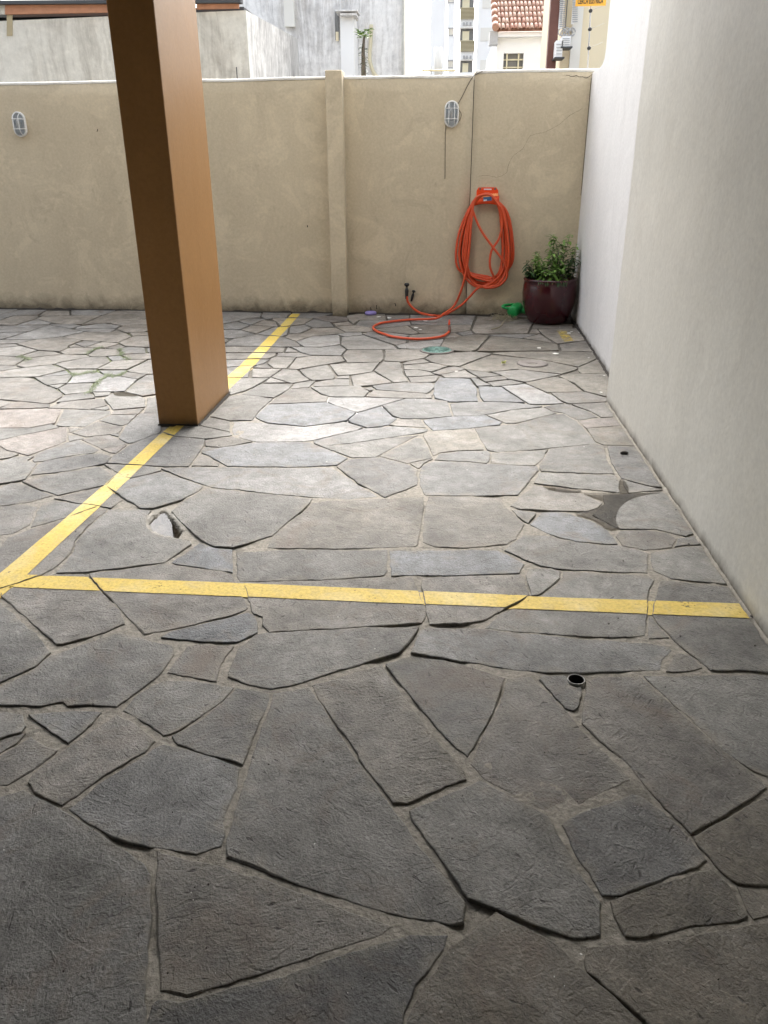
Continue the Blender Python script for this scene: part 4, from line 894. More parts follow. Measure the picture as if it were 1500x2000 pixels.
    [(-4619, 3782), (-4658, 3489), (-4617, 3433), (-4305, 3701), (-4303, 3788), (-4359, 3832), (-4491, 3849)],
    [(-4343, 4078), (-4551, 4269), (-4661, 4203), (-4487, 3867), (-4364, 3851)],
    [(-4538, 4281), (-4334, 4093), (-4189, 4201), (-4269, 4473), (-4462, 4396)],
    [(-4503, 4895), (-4615, 4576), (-4465, 4414), (-4269, 4493), (-4206, 4574), (-4253, 4734), (-4325, 4809)],
    [(-4323, 4829), (-4139, 5188), (-4328, 5260), (-4473, 5225), (-4501, 4914)],
    [(-4479, 5242), (-4334, 5277), (-4264, 5497), (-4344, 5610), (-4616, 5548), (-4626, 5373)],
    [(-4233, 5879), (-4592, 5796), (-4611, 5567), (-4347, 5628), (-4229, 5865)],
    [(-4670, 6087), (-4673, 5949), (-4596, 5814), (-4236, 5897), (-4225, 6090), (-4490, 6192)],
    [(-4209, 6111), (-4098, 6610), (-4510, 6379), (-4483, 6209), (-4217, 6106)],
    [(-4454, 6814), (-4527, 6411), (-4091, 6634), (-4059, 6694), (-4104, 6774), (-4167, 6859)],
    [(-4300, 6857), (-4284, 6956), (-4288, 7053), (-4671, 7234), (-4595, 6872), (-4461, 6831)],
    [(-4660, 7249), (-4319, 7087), (-4325, 7169), (-4359, 7242), (-4419, 7297), (-4508, 7336), (-4600, 7352)],
    [(-4148, -1900), (-3913, -1900), (-4022, -1450), (-4182, -1409), (-4274, -1552)],
    [(-4015, -1433), (-3952, -1412), (-3924, -1109), (-4227, -1165), (-4179, -1392)],
    [(-4235, -1148), (-3917, -1090), (-3868, -1065), (-3833, -924), (-4021, -734), (-4202, -731), (-4296, -916), (-4333, -1063)],
    [(-4021, -716), (-3823, -464), (-3948, -260), (-4339, -451), (-4202, -713)],
    [(-3967, -247), (-4168, 3), (-4373, -81), (-4365, -430)],
    [(-3785, -74), (-4081, 194), (-4155, 16), (-3948, -242)],
    [(-4365, 541), (-4223, 234), (-4113, 194), (-3977, 370), (-4266, 582)],
    [(-3821, 616), (-4050, 826), (-4176, 780), (-4254, 595), (-3963, 382), (-3911, 399)],
    [(-4288, 1167), (-4354, 965), (-4180, 798), (-4055, 844), (-3954, 1065), (-3955, 1120), (-4149, 1225)],
    [(-3979, 1160), (-3918, 1482), (-4044, 1546), (-4150, 1527), (-4140, 1241)],
    [(-4151, 1545), (-4047, 1563), (-3814, 1848), (-4232, 1855), (-4267, 1798)],
    [(-3915, 2153), (-4246, 2084), (-4229, 1873), (-3841, 1882)],
    [(-4251, 2102), (-3915, 2172), (-3940, 2382), (-4112, 2451), (-4278, 2343), (-4347, 2231)],
    [(-3935, 2399), (-3738, 2574), (-3908, 2826), (-4134, 2801), (-4104, 2467)],
    [(-3899, 2856), (-3988, 3200), (-4247, 3184), (-4135, 2819), (-3909, 2844)],
    [(-3865, 3525), (-4174, 3462), (-4263, 3208), (-3983, 3219), (-3850, 3282)],
    [(-4287, 3699), (-4176, 3480), (-3874, 3541), (-4010, 3874), (-4285, 3785)],
    [(-4013, 3892), (-4068, 4119), (-4178, 4186), (-4325, 4077), (-4346, 3844), (-4292, 3802)],
    [(-4253, 4484), (-4171, 4203), (-4061, 4136), (-3904, 4289), (-3958, 4522), (-4192, 4562)],
    [(-3829, 4773), (-3975, 4936), (-4235, 4735), (-4189, 4580), (-3952, 4539)],
    [(-4121, 5185), (-4308, 4818), (-4244, 4750), (-3982, 4953), (-3965, 5043), (-4075, 5189)],
    [(-3894, 5499), (-4247, 5489), (-4316, 5275), (-4125, 5202)],
    [(-4216, 5850), (-4330, 5621), (-4250, 5507), (-3880, 5517), (-3895, 5609)],
    [(-3892, 5629), (-3732, 6108), (-4198, 6097), (-4218, 5890)],
    [(-3878, 6128), (-3856, 6234), (-3863, 6330), (-3899, 6409), (-3964, 6472), (-4083, 6530), (-4190, 6115)],
    [(-3894, -1900), (-3710, -1900), (-3611, -1553), (-3662, -1452), (-3942, -1428), (-4004, -1449)],
    [(-3905, -1104), (-3934, -1411), (-3665, -1434), (-3658, -1284), (-3862, -1082)],
    [(-3648, -1268), (-3413, -1075), (-3554, -817), (-3815, -927), (-3851, -1068)],
    [(-3537, -741), (-3714, -500), (-3808, -475), (-4005, -725), (-3821, -910), (-3557, -799)],
    [(-3711, -482), (-3545, -325), (-3475, -129), (-3677, -37), (-3767, -81), (-3931, -253), (-3806, -457)],
    [(-4068, 207), (-3770, -63), (-3687, -21), (-3696, 237), (-3905, 382), (-3958, 365)],
    [(-3446, 415), (-3643, 693), (-3803, 611), (-3893, 395), (-3687, 252), (-3489, 345)],
    [(-3610, 783), (-3942, 1049), (-4037, 839), (-3809, 629), (-3647, 711)],
    [(-3936, 1068), (-3599, 797), (-3493, 1140), (-3620, 1258), (-3937, 1119)],
    [(-3628, 1482), (-3900, 1478), (-3963, 1150), (-3627, 1275)],
    [(-3799, 1839), (-4028, 1558), (-3906, 1496), (-3625, 1500), (-3675, 1800)],
    [(-3560, 2139), (-3659, 2216), (-3881, 2208), (-3822, 1878), (-3669, 1817), (-3545, 1917)],
    [(-3664, 2234), (-3618, 2500), (-3714, 2561), (-3923, 2385), (-3880, 2226)],
    [(-3893, 2835), (-3721, 2581), (-3514, 2852), (-3647, 3026), (-3883, 2848)],
    [(-3640, 3117), (-3842, 3266), (-3970, 3205), (-3884, 2869), (-3654, 3043)],
    [(-3480, 3378), (-3722, 3560), (-3847, 3525), (-3832, 3281), (-3630, 3132)],
    [(-3994, 3882), (-3855, 3541), (-3726, 3578), (-3566, 3806), (-3748, 3957)],
    [(-3707, 4166), (-3893, 4275), (-4050, 4122), (-3996, 3900), (-3753, 3975)],
    [(-3562, 4483), (-3935, 4528), (-3886, 4292), (-3697, 4181), (-3587, 4250), (-3550, 4467)],
    [(-3621, 4841), (-3812, 4768), (-3923, 4545), (-3565, 4501), (-3545, 4729)],
    [(-3664, 5077), (-3948, 5037), (-3965, 4951), (-3816, 4785), (-3626, 4858), (-3606, 5004)],
    [(-3870, 5502), (-4060, 5199), (-3952, 5055), (-3669, 5094), (-3681, 5459), (-3854, 5515)],
    [(-3643, 5544), (-3557, 5763), (-3569, 5823), (-3625, 5896), (-3744, 5965), (-3878, 5615), (-3849, 5532), (-3685, 5479)],
    [(-3691, -1900), (-3200, -1900), (-3219, -1489), (-3595, -1559)],
    [(-3194, -1449), (-3300, -1117), (-3399, -1087), (-3640, -1285), (-3647, -1442), (-3597, -1542), (-3215, -1470)],
    [(-3178, -1021), (-3179, -749), (-3308, -638), (-3520, -745), (-3540, -805), (-3395, -1070), (-3295, -1100)],
    [(-3301, -578), (-3537, -343), (-3697, -493), (-3524, -728), (-3314, -621)],
    [(-3457, -132), (-3526, -328), (-3292, -562), (-3234, -481), (-3226, -221), (-3335, -109)],
    [(-3296, 10), (-3486, 326), (-3678, 236), (-3669, -21), (-3463, -115), (-3339, -91)],
    [(-3122, 159), (-3297, 442), (-3429, 407), (-3472, 338), (-3284, 24)],
    [(-3313, 459), (-3321, 745), (-3589, 781), (-3630, 705), (-3431, 425)],
    [(-3476, 1134), (-3580, 798), (-3314, 762), (-3147, 863), (-3289, 1130)],
    [(-3288, 1148), (-3215, 1226), (-3265, 1539), (-3602, 1508), (-3609, 1273), (-3479, 1152)],
    [(-3271, 1557), (-3269, 1896), (-3532, 1904), (-3658, 1803), (-3601, 1526)],
    [(-3277, 1916), (-3249, 2250), (-3357, 2303), (-3542, 2140), (-3527, 1922)],
    [(-3601, 2494), (-3647, 2229), (-3552, 2155), (-3369, 2316), (-3434, 2478)],
    [(-3402, 2535), (-3367, 2794), (-3500, 2842), (-3698, 2572), (-3605, 2513), (-3432, 2496)],
    [(-3214, 3057), (-3584, 3142), (-3636, 3040), (-3497, 2860), (-3357, 2809), (-3203, 2881), (-3186, 3029)],
    [(-3221, 3077), (-3299, 3452), (-3462, 3374), (-3573, 3158)],
    [(-3549, 3799), (-3708, 3572), (-3467, 3391), (-3298, 3472), (-3276, 3708), (-3374, 3807)],
    [(-3333, 4078), (-3579, 4234), (-3689, 4164), (-3736, 3971), (-3551, 3817), (-3378, 3825)],
    [(-3241, 4155), (-3324, 4456), (-3533, 4460), (-3569, 4249), (-3324, 4093)],
    [(-3172, 4577), (-3296, 4755), (-3527, 4723), (-3548, 4494), (-3320, 4474)],
    [(-3531, 4741), (-3299, 4773), (-3251, 4938), (-3325, 5053), (-3588, 4999), (-3609, 4854)],
    [(-3276, 5198), (-3304, 5279), (-3357, 5358), (-3430, 5427), (-3525, 5484), (-3663, 5459), (-3651, 5090), (-3593, 5017), (-3328, 5071)],
    [(-3182, -1900), (-2792, -1900), (-2978, -1503), (-3034, -1455), (-3180, -1460)],
    [(-3036, -1437), (-2821, -1125), (-2869, -1053), (-3166, -1035), (-3282, -1113), (-3177, -1442)],
    [(-2853, -895), (-3031, -742), (-3161, -753), (-3160, -1017), (-2872, -1034)],
    [(-3034, -724), (-2922, -515), (-3221, -493), (-3282, -580), (-3167, -735)],
    [(-2885, -226), (-3209, -227), (-3216, -475), (-2910, -498), (-2799, -443), (-2802, -370)],
    [(-2883, -193), (-2956, 156), (-3106, 148), (-3279, 5), (-3322, -97), (-3213, -209), (-2886, -208)],
    [(-2962, 565), (-3278, 445), (-3106, 166), (-2976, 184), (-2936, 542)],
    [(-3135, 850), (-3303, 748), (-3295, 460), (-2971, 581), (-3030, 810)],
    [(-2868, 952), (-3033, 1248), (-3201, 1215), (-3273, 1138), (-3129, 867), (-3024, 827)],
    [(-2946, 1565), (-3246, 1536), (-3198, 1234), (-3035, 1266), (-2893, 1483)],
    [(-3251, 1891), (-3253, 1553), (-2950, 1583), (-2930, 1825), (-2964, 1885)],
    [(-2902, 2070), (-3005, 2313), (-3231, 2248), (-3259, 1911), (-2965, 1903)],
    [(-2966, 2556), (-3388, 2523), (-3351, 2320), (-3239, 2265), (-3007, 2332), (-2944, 2485)],
    [(-3197, 2864), (-3348, 2794), (-3383, 2541), (-2968, 2574), (-2965, 2657)],
    [(-2813, 2801), (-2814, 3102), (-2919, 3163), (-3168, 3027), (-3186, 2878), (-2956, 2673)],
    [(-3282, 3463), (-3201, 3069), (-2929, 3178), (-2966, 3371), (-3260, 3490)],
    [(-3254, 3507), (-2960, 3388), (-2819, 3529), (-2863, 3837), (-3258, 3705)],
    [(-3042, 4167), (-3227, 4143), (-3315, 4077), (-3360, 3819), (-3265, 3722), (-2871, 3853), (-2980, 4126)],
    [(-3307, 4461), (-3224, 4161), (-3048, 4184), (-3031, 4553), (-3157, 4565)],
    [(-3048, 4573), (-3031, 4625), (-3019, 4732), (-3037, 4819), (-3086, 4895), (-3235, 4929), (-3282, 4766), (-3155, 4583)],
    [(-2773, -1900), (-2557, -1900), (-2622, -1469), (-2957, -1505)],
    [(-2807, -1136), (-3019, -1445), (-2968, -1488), (-2621, -1451), (-2594, -1373), (-2639, -1188)],
    [(-2560, -1124), (-2463, -821), (-2658, -692), (-2835, -895), (-2855, -1042), (-2805, -1118), (-2633, -1171)],
    [(-2901, -514), (-3017, -730), (-2844, -879), (-2669, -677), (-2689, -573), (-2791, -460)],
    [(-2545, 38), (-2865, -199), (-2789, -355), (-2475, -187)],
    [(-2867, -178), (-2548, 58), (-2533, 156), (-2937, 153)],
    [(-2918, 536), (-2958, 180), (-2554, 196), (-2556, 521)],
    [(-2665, 985), (-2852, 941), (-3012, 813), (-2952, 580), (-2551, 538), (-2556, 895)],
    [(-2664, 1156), (-3007, 1240), (-2851, 960), (-2672, 1002)],
    [(-2879, 1473), (-3017, 1261), (-2661, 1173), (-2760, 1439)],
    [(-2619, 1779), (-2912, 1817), (-2932, 1577), (-2877, 1491), (-2755, 1456), (-2533, 1613), (-2567, 1728)],
    [(-2623, 1798), (-2575, 2117), (-2886, 2062), (-2949, 1895), (-2915, 1836)],
    [(-2887, 2080), (-2568, 2137), (-2466, 2215), (-2555, 2393), (-2929, 2474), (-2990, 2324)],
    [(-2489, 2586), (-2656, 2771), (-2801, 2787), (-2947, 2657), (-2951, 2567), (-2927, 2492), (-2554, 2411)],
    [(-2581, 2862), (-2631, 3145), (-2796, 3101), (-2795, 2805), (-2655, 2789)],
    [(-2350, 3328), (-2807, 3516), (-2948, 3374), (-2911, 3179), (-2803, 3117), (-2627, 3165), (-2349, 3323)],
    [(-2429, 3407), (-2363, 3501), (-2377, 3625), (-2406, 3713), (-2449, 3793), (-2506, 3865), (-2550, 3903), (-2845, 3839), (-2801, 3533)],
    [(-2677, 3894), (-2653, 3960), (-2641, 4070), (-2664, 4160), (-2705, 4218), (-2757, 4255), (-2961, 4128), (-2852, 3856)],
    [(-2767, 4271), (-2772, 4341), (-2813, 4422), (-2889, 4484), (-3002, 4529), (-3030, 4181), (-2972, 4142)],
    [(-2539, -1900), (-2282, -1900), (-2284, -1480), (-2332, -1429), (-2579, -1383), (-2606, -1460)],
    [(-2335, -1410), (-2303, -1172), (-2550, -1139), (-2621, -1185), (-2578, -1365)],
    [(-2155, -1096), (-2390, -815), (-2446, -825), (-2540, -1122), (-2295, -1155)],
    [(-2390, -797), (-2260, -678), (-2329, -438), (-2671, -575), (-2652, -674), (-2451, -808)],
    [(-2464, -202), (-2783, -372), (-2780, -445), (-2679, -558), (-2342, -416), (-2357, -269)],
    [(-2226, -168), (-2289, 130), (-2516, 148), (-2531, 54), (-2456, -186), (-2349, -253)],
    [(-2166, 197), (-2246, 548), (-2520, 547), (-2535, 190), (-2283, 148)],
    [(-2203, 588), (-2111, 872), (-2129, 919), (-2324, 969), (-2538, 894), (-2516, 565), (-2241, 566)],
    [(-2333, 985), (-2332, 1331), (-2636, 1196), (-2654, 999), (-2546, 910)],
    [(-2522, 1599), (-2742, 1443), (-2639, 1215), (-2329, 1352), (-2276, 1424), (-2387, 1537)],
    [(-2386, 1556), (-2260, 1851), (-2332, 1909), (-2549, 1730), (-2515, 1615)],
    [(-2556, 2124), (-2606, 1791), (-2559, 1745), (-2343, 1924), (-2411, 2173), (-2453, 2202)],
    [(-2091, 2467), (-2310, 2675), (-2471, 2581), (-2539, 2401), (-2448, 2220)],
    [(-2363, 2906), (-2566, 2851), (-2639, 2780), (-2477, 2599), (-2317, 2692), (-2302, 2752)],
    [(-2613, 3152), (-2564, 2870), (-2366, 2924), (-2315, 3284)],
    [(-2264, -1900), (-2113, -1900), (-1939, -1455), (-1998, -1322), (-2266, -1481)],
    [(-2285, -1170), (-2318, -1417), (-2274, -1465), (-2002, -1303), (-1987, -1121), (-2139, -1108)],
    [(-1948, -737), (-2247, -691), (-2374, -806), (-2135, -1090), (-1981, -1104), (-1908, -801)],
    [(-1943, -653), (-2032, -425), (-2309, -442), (-2243, -673), (-1950, -718)],
    [(-2317, -424), (-2033, -407), (-1955, -176), (-2213, -181), (-2339, -268), (-2324, -418)],
    [(-2154, 183), (-2271, 133), (-2209, -163), (-1946, -158), (-2022, 160)],
    [(-1934, 271), (-2028, 518), (-2195, 572), (-2148, 200), (-2019, 178)],
    [(-1936, 580), (-1940, 799), (-2095, 861), (-2184, 587), (-2022, 535)],
    [(-1989, 1155), (-2261, 1414), (-2314, 1342), (-2315, 986), (-2127, 937)],
    [(-1828, 1198), (-1907, 1575), (-2024, 1597), (-2246, 1425), (-1975, 1167)],
    [(-2037, 1610), (-2096, 1826), (-2244, 1843), (-2371, 1546), (-2262, 1435)],
    [(-1994, 2063), (-2390, 2165), (-2325, 1926), (-2246, 1862), (-2093, 1843), (-1985, 2000)],
    [(-2074, 2457), (-2412, 2202), (-1990, 2080), (-1814, 2414)],
    [(-1950, 2468), (-1957, 2543), (-2020, 2835), (-2285, 2746), (-2299, 2689), (-2073, 2475)],
    [(-1977, 2868), (-2182, 3037), (-2290, 3077), (-2348, 2918), (-2288, 2764)],
    [(-2094, -1900), (-1498, -1900), (-1602, -1547), (-1923, -1466)],
    [(-1586, -1217), (-1967, -1116), (-1984, -1307), (-1922, -1447), (-1601, -1529), (-1578, -1453), (-1567, -1243)],
    [(-1586, -1198), (-1474, -843), (-1584, -778), (-1891, -808), (-1959, -1100)],
    [(-1590, -761), (-1566, -430), (-1634, -333), (-1925, -655), (-1933, -726), (-1893, -790)],
    [(-1931, -635), (-1642, -315), (-1658, -218), (-1700, -178), (-1898, -147), (-2017, -415)],
    [(-1702, -159), (-1608, 151), (-1760, 304), (-1919, 261), (-2005, 166), (-1893, -129)],
    [(-1680, 545), (-1926, 565), (-2010, 521), (-1918, 280), (-1764, 322)],
    [(-1729, 811), (-1922, 797), (-1919, 583), (-1671, 562), (-1619, 609), (-1631, 675)],
    [(-2094, 879), (-1929, 814), (-1733, 829), (-1698, 1148), (-1817, 1182), (-1972, 1149), (-2113, 925)],
    [(-1550, 1503), (-1758, 1636), (-1889, 1578), (-1809, 1198), (-1689, 1165), (-1567, 1212)],
    [(-1725, 1850), (-1973, 1986), (-2079, 1832), (-2019, 1615), (-1901, 1593), (-1765, 1653)],
    [(-1598, 1939), (-1614, 2064), (-1655, 2143), (-1718, 2209), (-1806, 2263), (-1863, 2283), (-1976, 2068), (-1968, 2004), (-1715, 1865)],
    [(-1479, -1900), (-1419, -1900), (-1160, -1563), (-1291, -1429), (-1562, -1463), (-1585, -1540)],
    [(-1559, -1444), (-1298, -1412), (-1324, -1234), (-1549, -1248)],
    [(-1457, -847), (-1570, -1207), (-1319, -1216), (-1171, -1131), (-1290, -915), (-1453, -847)],
    [(-1457, -829), (-1249, -511), (-1549, -438), (-1572, -764), (-1461, -830)],
    [(-1272, -481), (-1354, -153), (-1640, -220), (-1624, -315), (-1552, -419)],
    [(-1321, -112), (-1338, 229), (-1590, 147), (-1686, -167), (-1647, -203), (-1351, -134)],
    [(-1607, 596), (-1660, 547), (-1747, 317), (-1595, 164), (-1335, 249), (-1286, 309), (-1294, 420), (-1355, 493)],
    [(-1355, 513), (-1173, 1064), (-1613, 676), (-1601, 613)],
    [(-1622, 693), (-1242, 1073), (-1559, 1196), (-1680, 1149), (-1715, 823)],
    [(-1239, 1091), (-1213, 1165), (-1192, 1285), (-1196, 1388), (-1232, 1490), (-1320, 1567), (-1387, 1605), (-1532, 1503), (-1549, 1212)],
    [(-1380, 1633), (-1397, 1741), (-1537, 1889), (-1594, 1920), (-1707, 1849), (-1747, 1651), (-1541, 1519)],
    [(-1396, -1900), (-674, -1900), (-1095, -1544), (-1142, -1570)],
    [(-1158, -1144), (-1306, -1229), (-1279, -1415), (-1146, -1552), (-1101, -1527), (-967, -1284), (-967, -1209)],
    [(-975, -1184), (-937, -808), (-998, -707), (-1272, -911), (-1153, -1127)],
    [(-1232, -517), (-1438, -834), (-1285, -898), (-1004, -690), (-1003, -518)],
    [(-1025, -171), (-1309, -126), (-1252, -487), (-1011, -498)],
    [(-1321, 239), (-1303, -109), (-1020, -154), (-938, -52), (-961, 131), (-1275, 295)],
    [(-870, 233), (-851, 455), (-971, 579), (-1276, 418), (-1269, 312), (-954, 148)],
    [(-1154, 1064), (-1339, 503), (-1283, 435), (-977, 596), (-918, 928), (-996, 1015), (-1073, 1078)],
    [(-616, -1626), (-955, -1301), (-1082, -1531), (-673, -1838)],
    [(-454, -1451), (-563, -1244), (-741, -1160), (-949, -1212), (-949, -1283), (-607, -1610)],
    [(-746, -1143), (-619, -866), (-920, -816), (-957, -1193)],
    [(-986, -692), (-922, -798), (-608, -850), (-579, -496), (-985, -523)],
    [(-573, -477), (-764, -99), (-925, -64), (-1007, -167), (-992, -504), (-573, -477)],
    [(-759, -82), (-652, -35), (-596, 177), (-650, 215), (-858, 220), (-943, 133), (-920, -47)],
    [(-655, 234), (-595, 508), (-833, 452), (-852, 238)],
    [(-591, 817), (-684, 837), (-776, 840), (-866, 825), (-922, 804), (-959, 594), (-839, 469), (-587, 528), (-536, 566), (-585, 814)],
    [(-656, -1900), (-228, -1900), (-238, -1490), (-322, -1450), (-439, -1461), (-598, -1628), (-659, -1854)],
    [(-327, -1433), (-221, -1071), (-352, -1006), (-546, -1238), (-438, -1443)],
    [(-559, -1226), (-366, -994), (-402, -935), (-580, -853), (-728, -1146)],
    [(-399, -917), (-292, -756), (-415, -438), (-557, -487), (-571, -837)],
    [(-304, -147), (-643, -52), (-746, -96), (-557, -468), (-414, -418), (-314, -341)],
    [(-309, 193), (-579, 173), (-633, -36), (-300, -129), (-280, 143)],
    [(-525, 552), (-575, 515), (-637, 228), (-584, 190), (-313, 211), (-311, 429)],
    [(-229, 497), (-261, 875), (-347, 877), (-432, 857), (-517, 817), (-561, 784), (-518, 568), (-303, 445)],
    [(-210, -1900), (17, -1900), (-3, -1480), (-220, -1493)],
    [(45, -1433), (-102, -1056), (-203, -1074), (-310, -1436), (-227, -1475), (3, -1462)],
    [(32, -919), (-66, -761), (-277, -766), (-385, -928), (-348, -988), (-209, -1057), (-100, -1037)],
    [(-399, -429), (-276, -748), (-70, -743), (-70, -470), (-304, -356)],
    [(-80, -440), (152, -88), (-283, -136), (-296, -340)],
    [(50, 167), (-262, 137), (-279, -117), (162, -69), (66, 161)],
    [(41, 185), (-21, 497), (-69, 516), (-216, 484), (-293, 430), (-295, 205), (-266, 155)],
    [(-12, 866), (-59, 890), (-165, 896), (-244, 878), (-211, 503), (-75, 533)],
    [(35, -1900), (319, -1900), (371, -1490), (282, -1418), (59, -1445), (15, -1475)],
    [(285, -1286), (59, -930), (-86, -1048), (62, -1427), (277, -1401)],
    [(77, -924), (295, -1267), (445, -1061), (417, -869), (260, -832)],
    [(249, -817), (220, -493), (-52, -476), (-52, -749), (49, -911)],
    [(175, -85), (-65, -450), (226, -475), (328, -393), (317, -210), (217, -98)],
    [(218, -80), (411, 159), (315, 329), (84, 165), (181, -67)],
    [(-2, 496), (59, 183), (309, 347), (319, 414), (262, 517)],
    [(331, 843), (262, 872), (169, 895), (79, 900), (11, 891), (-58, 531), (259, 535)],
    [(337, -1900), (897, -1900), (618, -1474), (389, -1495)],
    [(703, -1352), (756, -1200), (458, -1074), (303, -1287), (294, -1405), (384, -1477), (618, -1456)],
    [(739, -898), (532, -809), (435, -866), (463, -1057), (766, -1185)],
    [(238, -488), (267, -815), (423, -852), (523, -793), (586, -522), (338, -407)],
    [(572, -485), (698, -142), (635, -88), (335, -212), (346, -391)],
    [(425, 148), (233, -90), (328, -196), (626, -72), (602, 93)],
    [(675, 436), (336, 407), (327, 344), (428, 166), (607, 111), (701, 219)],
    [(619, 925), (490, 934), (427, 928), (366, 916), (276, 528), (333, 425), (678, 454), (763, 584)],
    [(918, -1900), (1130, -1900), (1130, -1537), (714, -1367), (634, -1465)],
    [(1130, -1518), (1130, -1145), (810, -1167), (722, -1351)],
    [(1130, -1127), (1130, -570), (757, -895), (814, -1149)],
    [(745, -881), (1114, -560), (603, -530), (542, -794)],
    [(1130, -543), (1130, -211), (715, -149), (588, -495)],
    [(1130, -193), (1130, 116), (713, 206), (620, 97), (645, -73), (713, -131)],
    [(1130, 135), (1130, 495), (777, 573), (692, 444), (718, 224)],
    [(1130, 513), (1130, 909), (698, 924), (662, 870), (780, 591)],
    [(1130, 927), (1130, 1452), (1006, 1387), (929, 1333), (863, 1267), (814, 1195), (781, 1116), (764, 1031), (764, 940)],
]


HOLE = [gr(*p).xy for p in ((317, 996), (298, 1008), (291, 1020), (296, 1033), (320, 1043), (344, 1047), (353, 1036), (337, 1018), (327, 1003))]
def in_poly(x, y, P):
    c = False
    for i in range(len(P)):
        (x0, y0), (x1, y1) = P[i-1], P[i]
        if (y0 > y) != (y1 > y) and x < x0+(y-y0)*(x1-x0)/(y1-y0): c = not c
    return c
HB = (min(p[0] for p in HOLE), max(p[0] for p in HOLE), min(p[1] for p in HOLE), max(p[1] for p in HOLE))
PIPE = gr(1125, 1330)
def bed_z(x, y):
    z = -.0030 + .004*fbm(x*3.1, y*3.1, 1.7) + .0028*fbm(x*16, y*16, 5.1)
    if y > 4.8: z -= .008*min(1, (y-4.8)/1.0)
    dq = fbm(x*2.3, y*2.3, 9.4, 3)
    if dq > .3: z -= .06*min(.4, dq-.3)
    z = max(-.016 if y > 4.8 else -.009, min(-.0010, z))
    if HB[0] < x < HB[1] and HB[2] < y < HB[3] and in_poly(x, y, HOLE): z = -.055
    if (x-PIPE.x)**2+(y-PIPE.y)**2 < .030**2: z = -.10
    return z
def bed_patch(mb, x0, x1, y0, y1, d):
    nx, ny = round((x1-x0)/d), round((y1-y0)/d)
    mb.grid([[(x0+(x1-x0)*i/nx, y0+(y1-y0)*j/ny, bed_z(x0+(x1-x0)*i/nx, y0+(y1-y0)*j/ny)) for i in range(nx+1)] for j in range(ny+1)])
mb = MB()
bed_patch(mb, -2.2, 1.20, .7, 4.0, .013)
bed_patch(mb, -6.6, -2.2, .7, 4.0, .06)
bed_patch(mb, -6.6, 1.40, 4.0, 8.95, .03)
bed_patch(mb, -6.6, 1.20, -1.9, .7, .08)
paving = mb.build('paving', 'mortar'); tag(paving, kind='structure')

def resample(P, d):
    o = []
    for i in range(len(P)):
        a, b = P[i], P[(i+1) % len(P)]
        n = max(1, math.ceil((b-a).length/d)); o += [a+(b-a)*(k/n) for k in range(n)]
    return o
def area(P): return .5*sum(P[i].x*P[(i+1) % len(P)].y-P[(i+1) % len(P)].x*P[i].y for i in range(len(P)))
def normals(P):
    o = []
    for i in range(len(P)):
        t = (P[(i+1) % len(P)]-P[i-1]); t = t/(t.length+1e-9); o.append(Vector((t.y, -t.x)))
    return o
EDGE = [None]
def stone_geo(mm, seed, near):
    """one split slab: rough outline, worn arris, slightly wavy face; returns mesh data, its outline and its plane"""
    r = random.Random(seed); EDGE[0] = None
    P = [Vector((x/1000, y/1000)) for x, y in mm]
    cy_ = sum(p.y for p in P)/len(P); cx_ = sum(p.x for p in P)/len(P)
    d = .022 if near else .045
    P = resample(P, d)
    nm = normals(P); amp = .0055 if near else .006
    P = [p + n*(amp*fbm(p.x*9+seed, p.y*9, 0, 3) + .5*amp*fbm(p.x*38+seed, p.y*38, 3, 2)) for p, n in zip(P, nm)]
    A = abs(area(P)); ins = min(.0034, .02*math.sqrt(A))
    nm = normals(P)
    tx, ty = r.uniform(-.004, .004), r.uniform(-.006, .004)
    z0 = r.uniform(-.0002, .0030)
    hw = .0016 if near else .0010
    def zt(x, y):
        q = z0 + max(-.004, min(.004, tx*(x-cx_)+ty*(y-cy_)))
        return q + hw*fbm(x*4.5+seed*3.1, y*4.5, 7.7, 3)
    ring = []
    def chip(p): return max(0, fbm(p.x*7+seed, p.y*7, 4.4, 2)-.15)*.012
    ring.append([Vector((p.x, p.y, zt(p.x, p.y)-.045)) for p in P])
    ring.append([Vector((p.x, p.y, zt(p.x, p.y)-.0030-chip(p))) for p in P])
    ring.append([Vector(((p-n*ins*.35).x, (p-n*ins*.35).y, zt(p.x, p.y)-.0009-.4*chip(p))) for p, n in zip(P, nm)])
    top = [p-n*(ins+.4*chip(p)) for p, n in zip(P, nm)]
    ring.append([Vector((p.x, p.y, zt(p.x, p.y))) for p in top])
    m = len(P); V = []; F = []
    for q in ring: V += q
    for k in range(3):
        for i in range(m):
            j = (i+1) % m; F.append((k*m+i, k*m+j, (k+1)*m+j, (k+1)*m+i))
    if near:
        g = .04; xs = [p.x for p in top]; ys = [p.y for p in top]; inner = []
        y = min(ys)+g/2
        while y < max(ys):
            x = min(xs)+g/2
            while x < max(xs):
                q = Vector((x+r.uniform(-.012, .012), y+r.uniform(-.012, .012)))
                if in_poly(q.x, q.y, top) and min((q-p).length for p in top) > .018: inner.append(q)
                x += g
            y += g
        pts = top+inner
        res = delaunay_2d_cdt(pts, [(i, (i+1) % m) for i in range(m)], [list(range(m))], 1, 1e-6)
        vo, fo = res[0], res[2]; b = len(V); EDGE[0] = (b, m)
        V += [Vector((p.x, p.y, zt(p.x, p.y))) for p in vo]
        F += [tuple(b+i for i in f) for f in fo]
    else:
        b = len(V); V += ring[3]; F.append(tuple(b+i for i in range(m)))
    return V, F, [Vector((p.x, p.y)) for p in top], zt
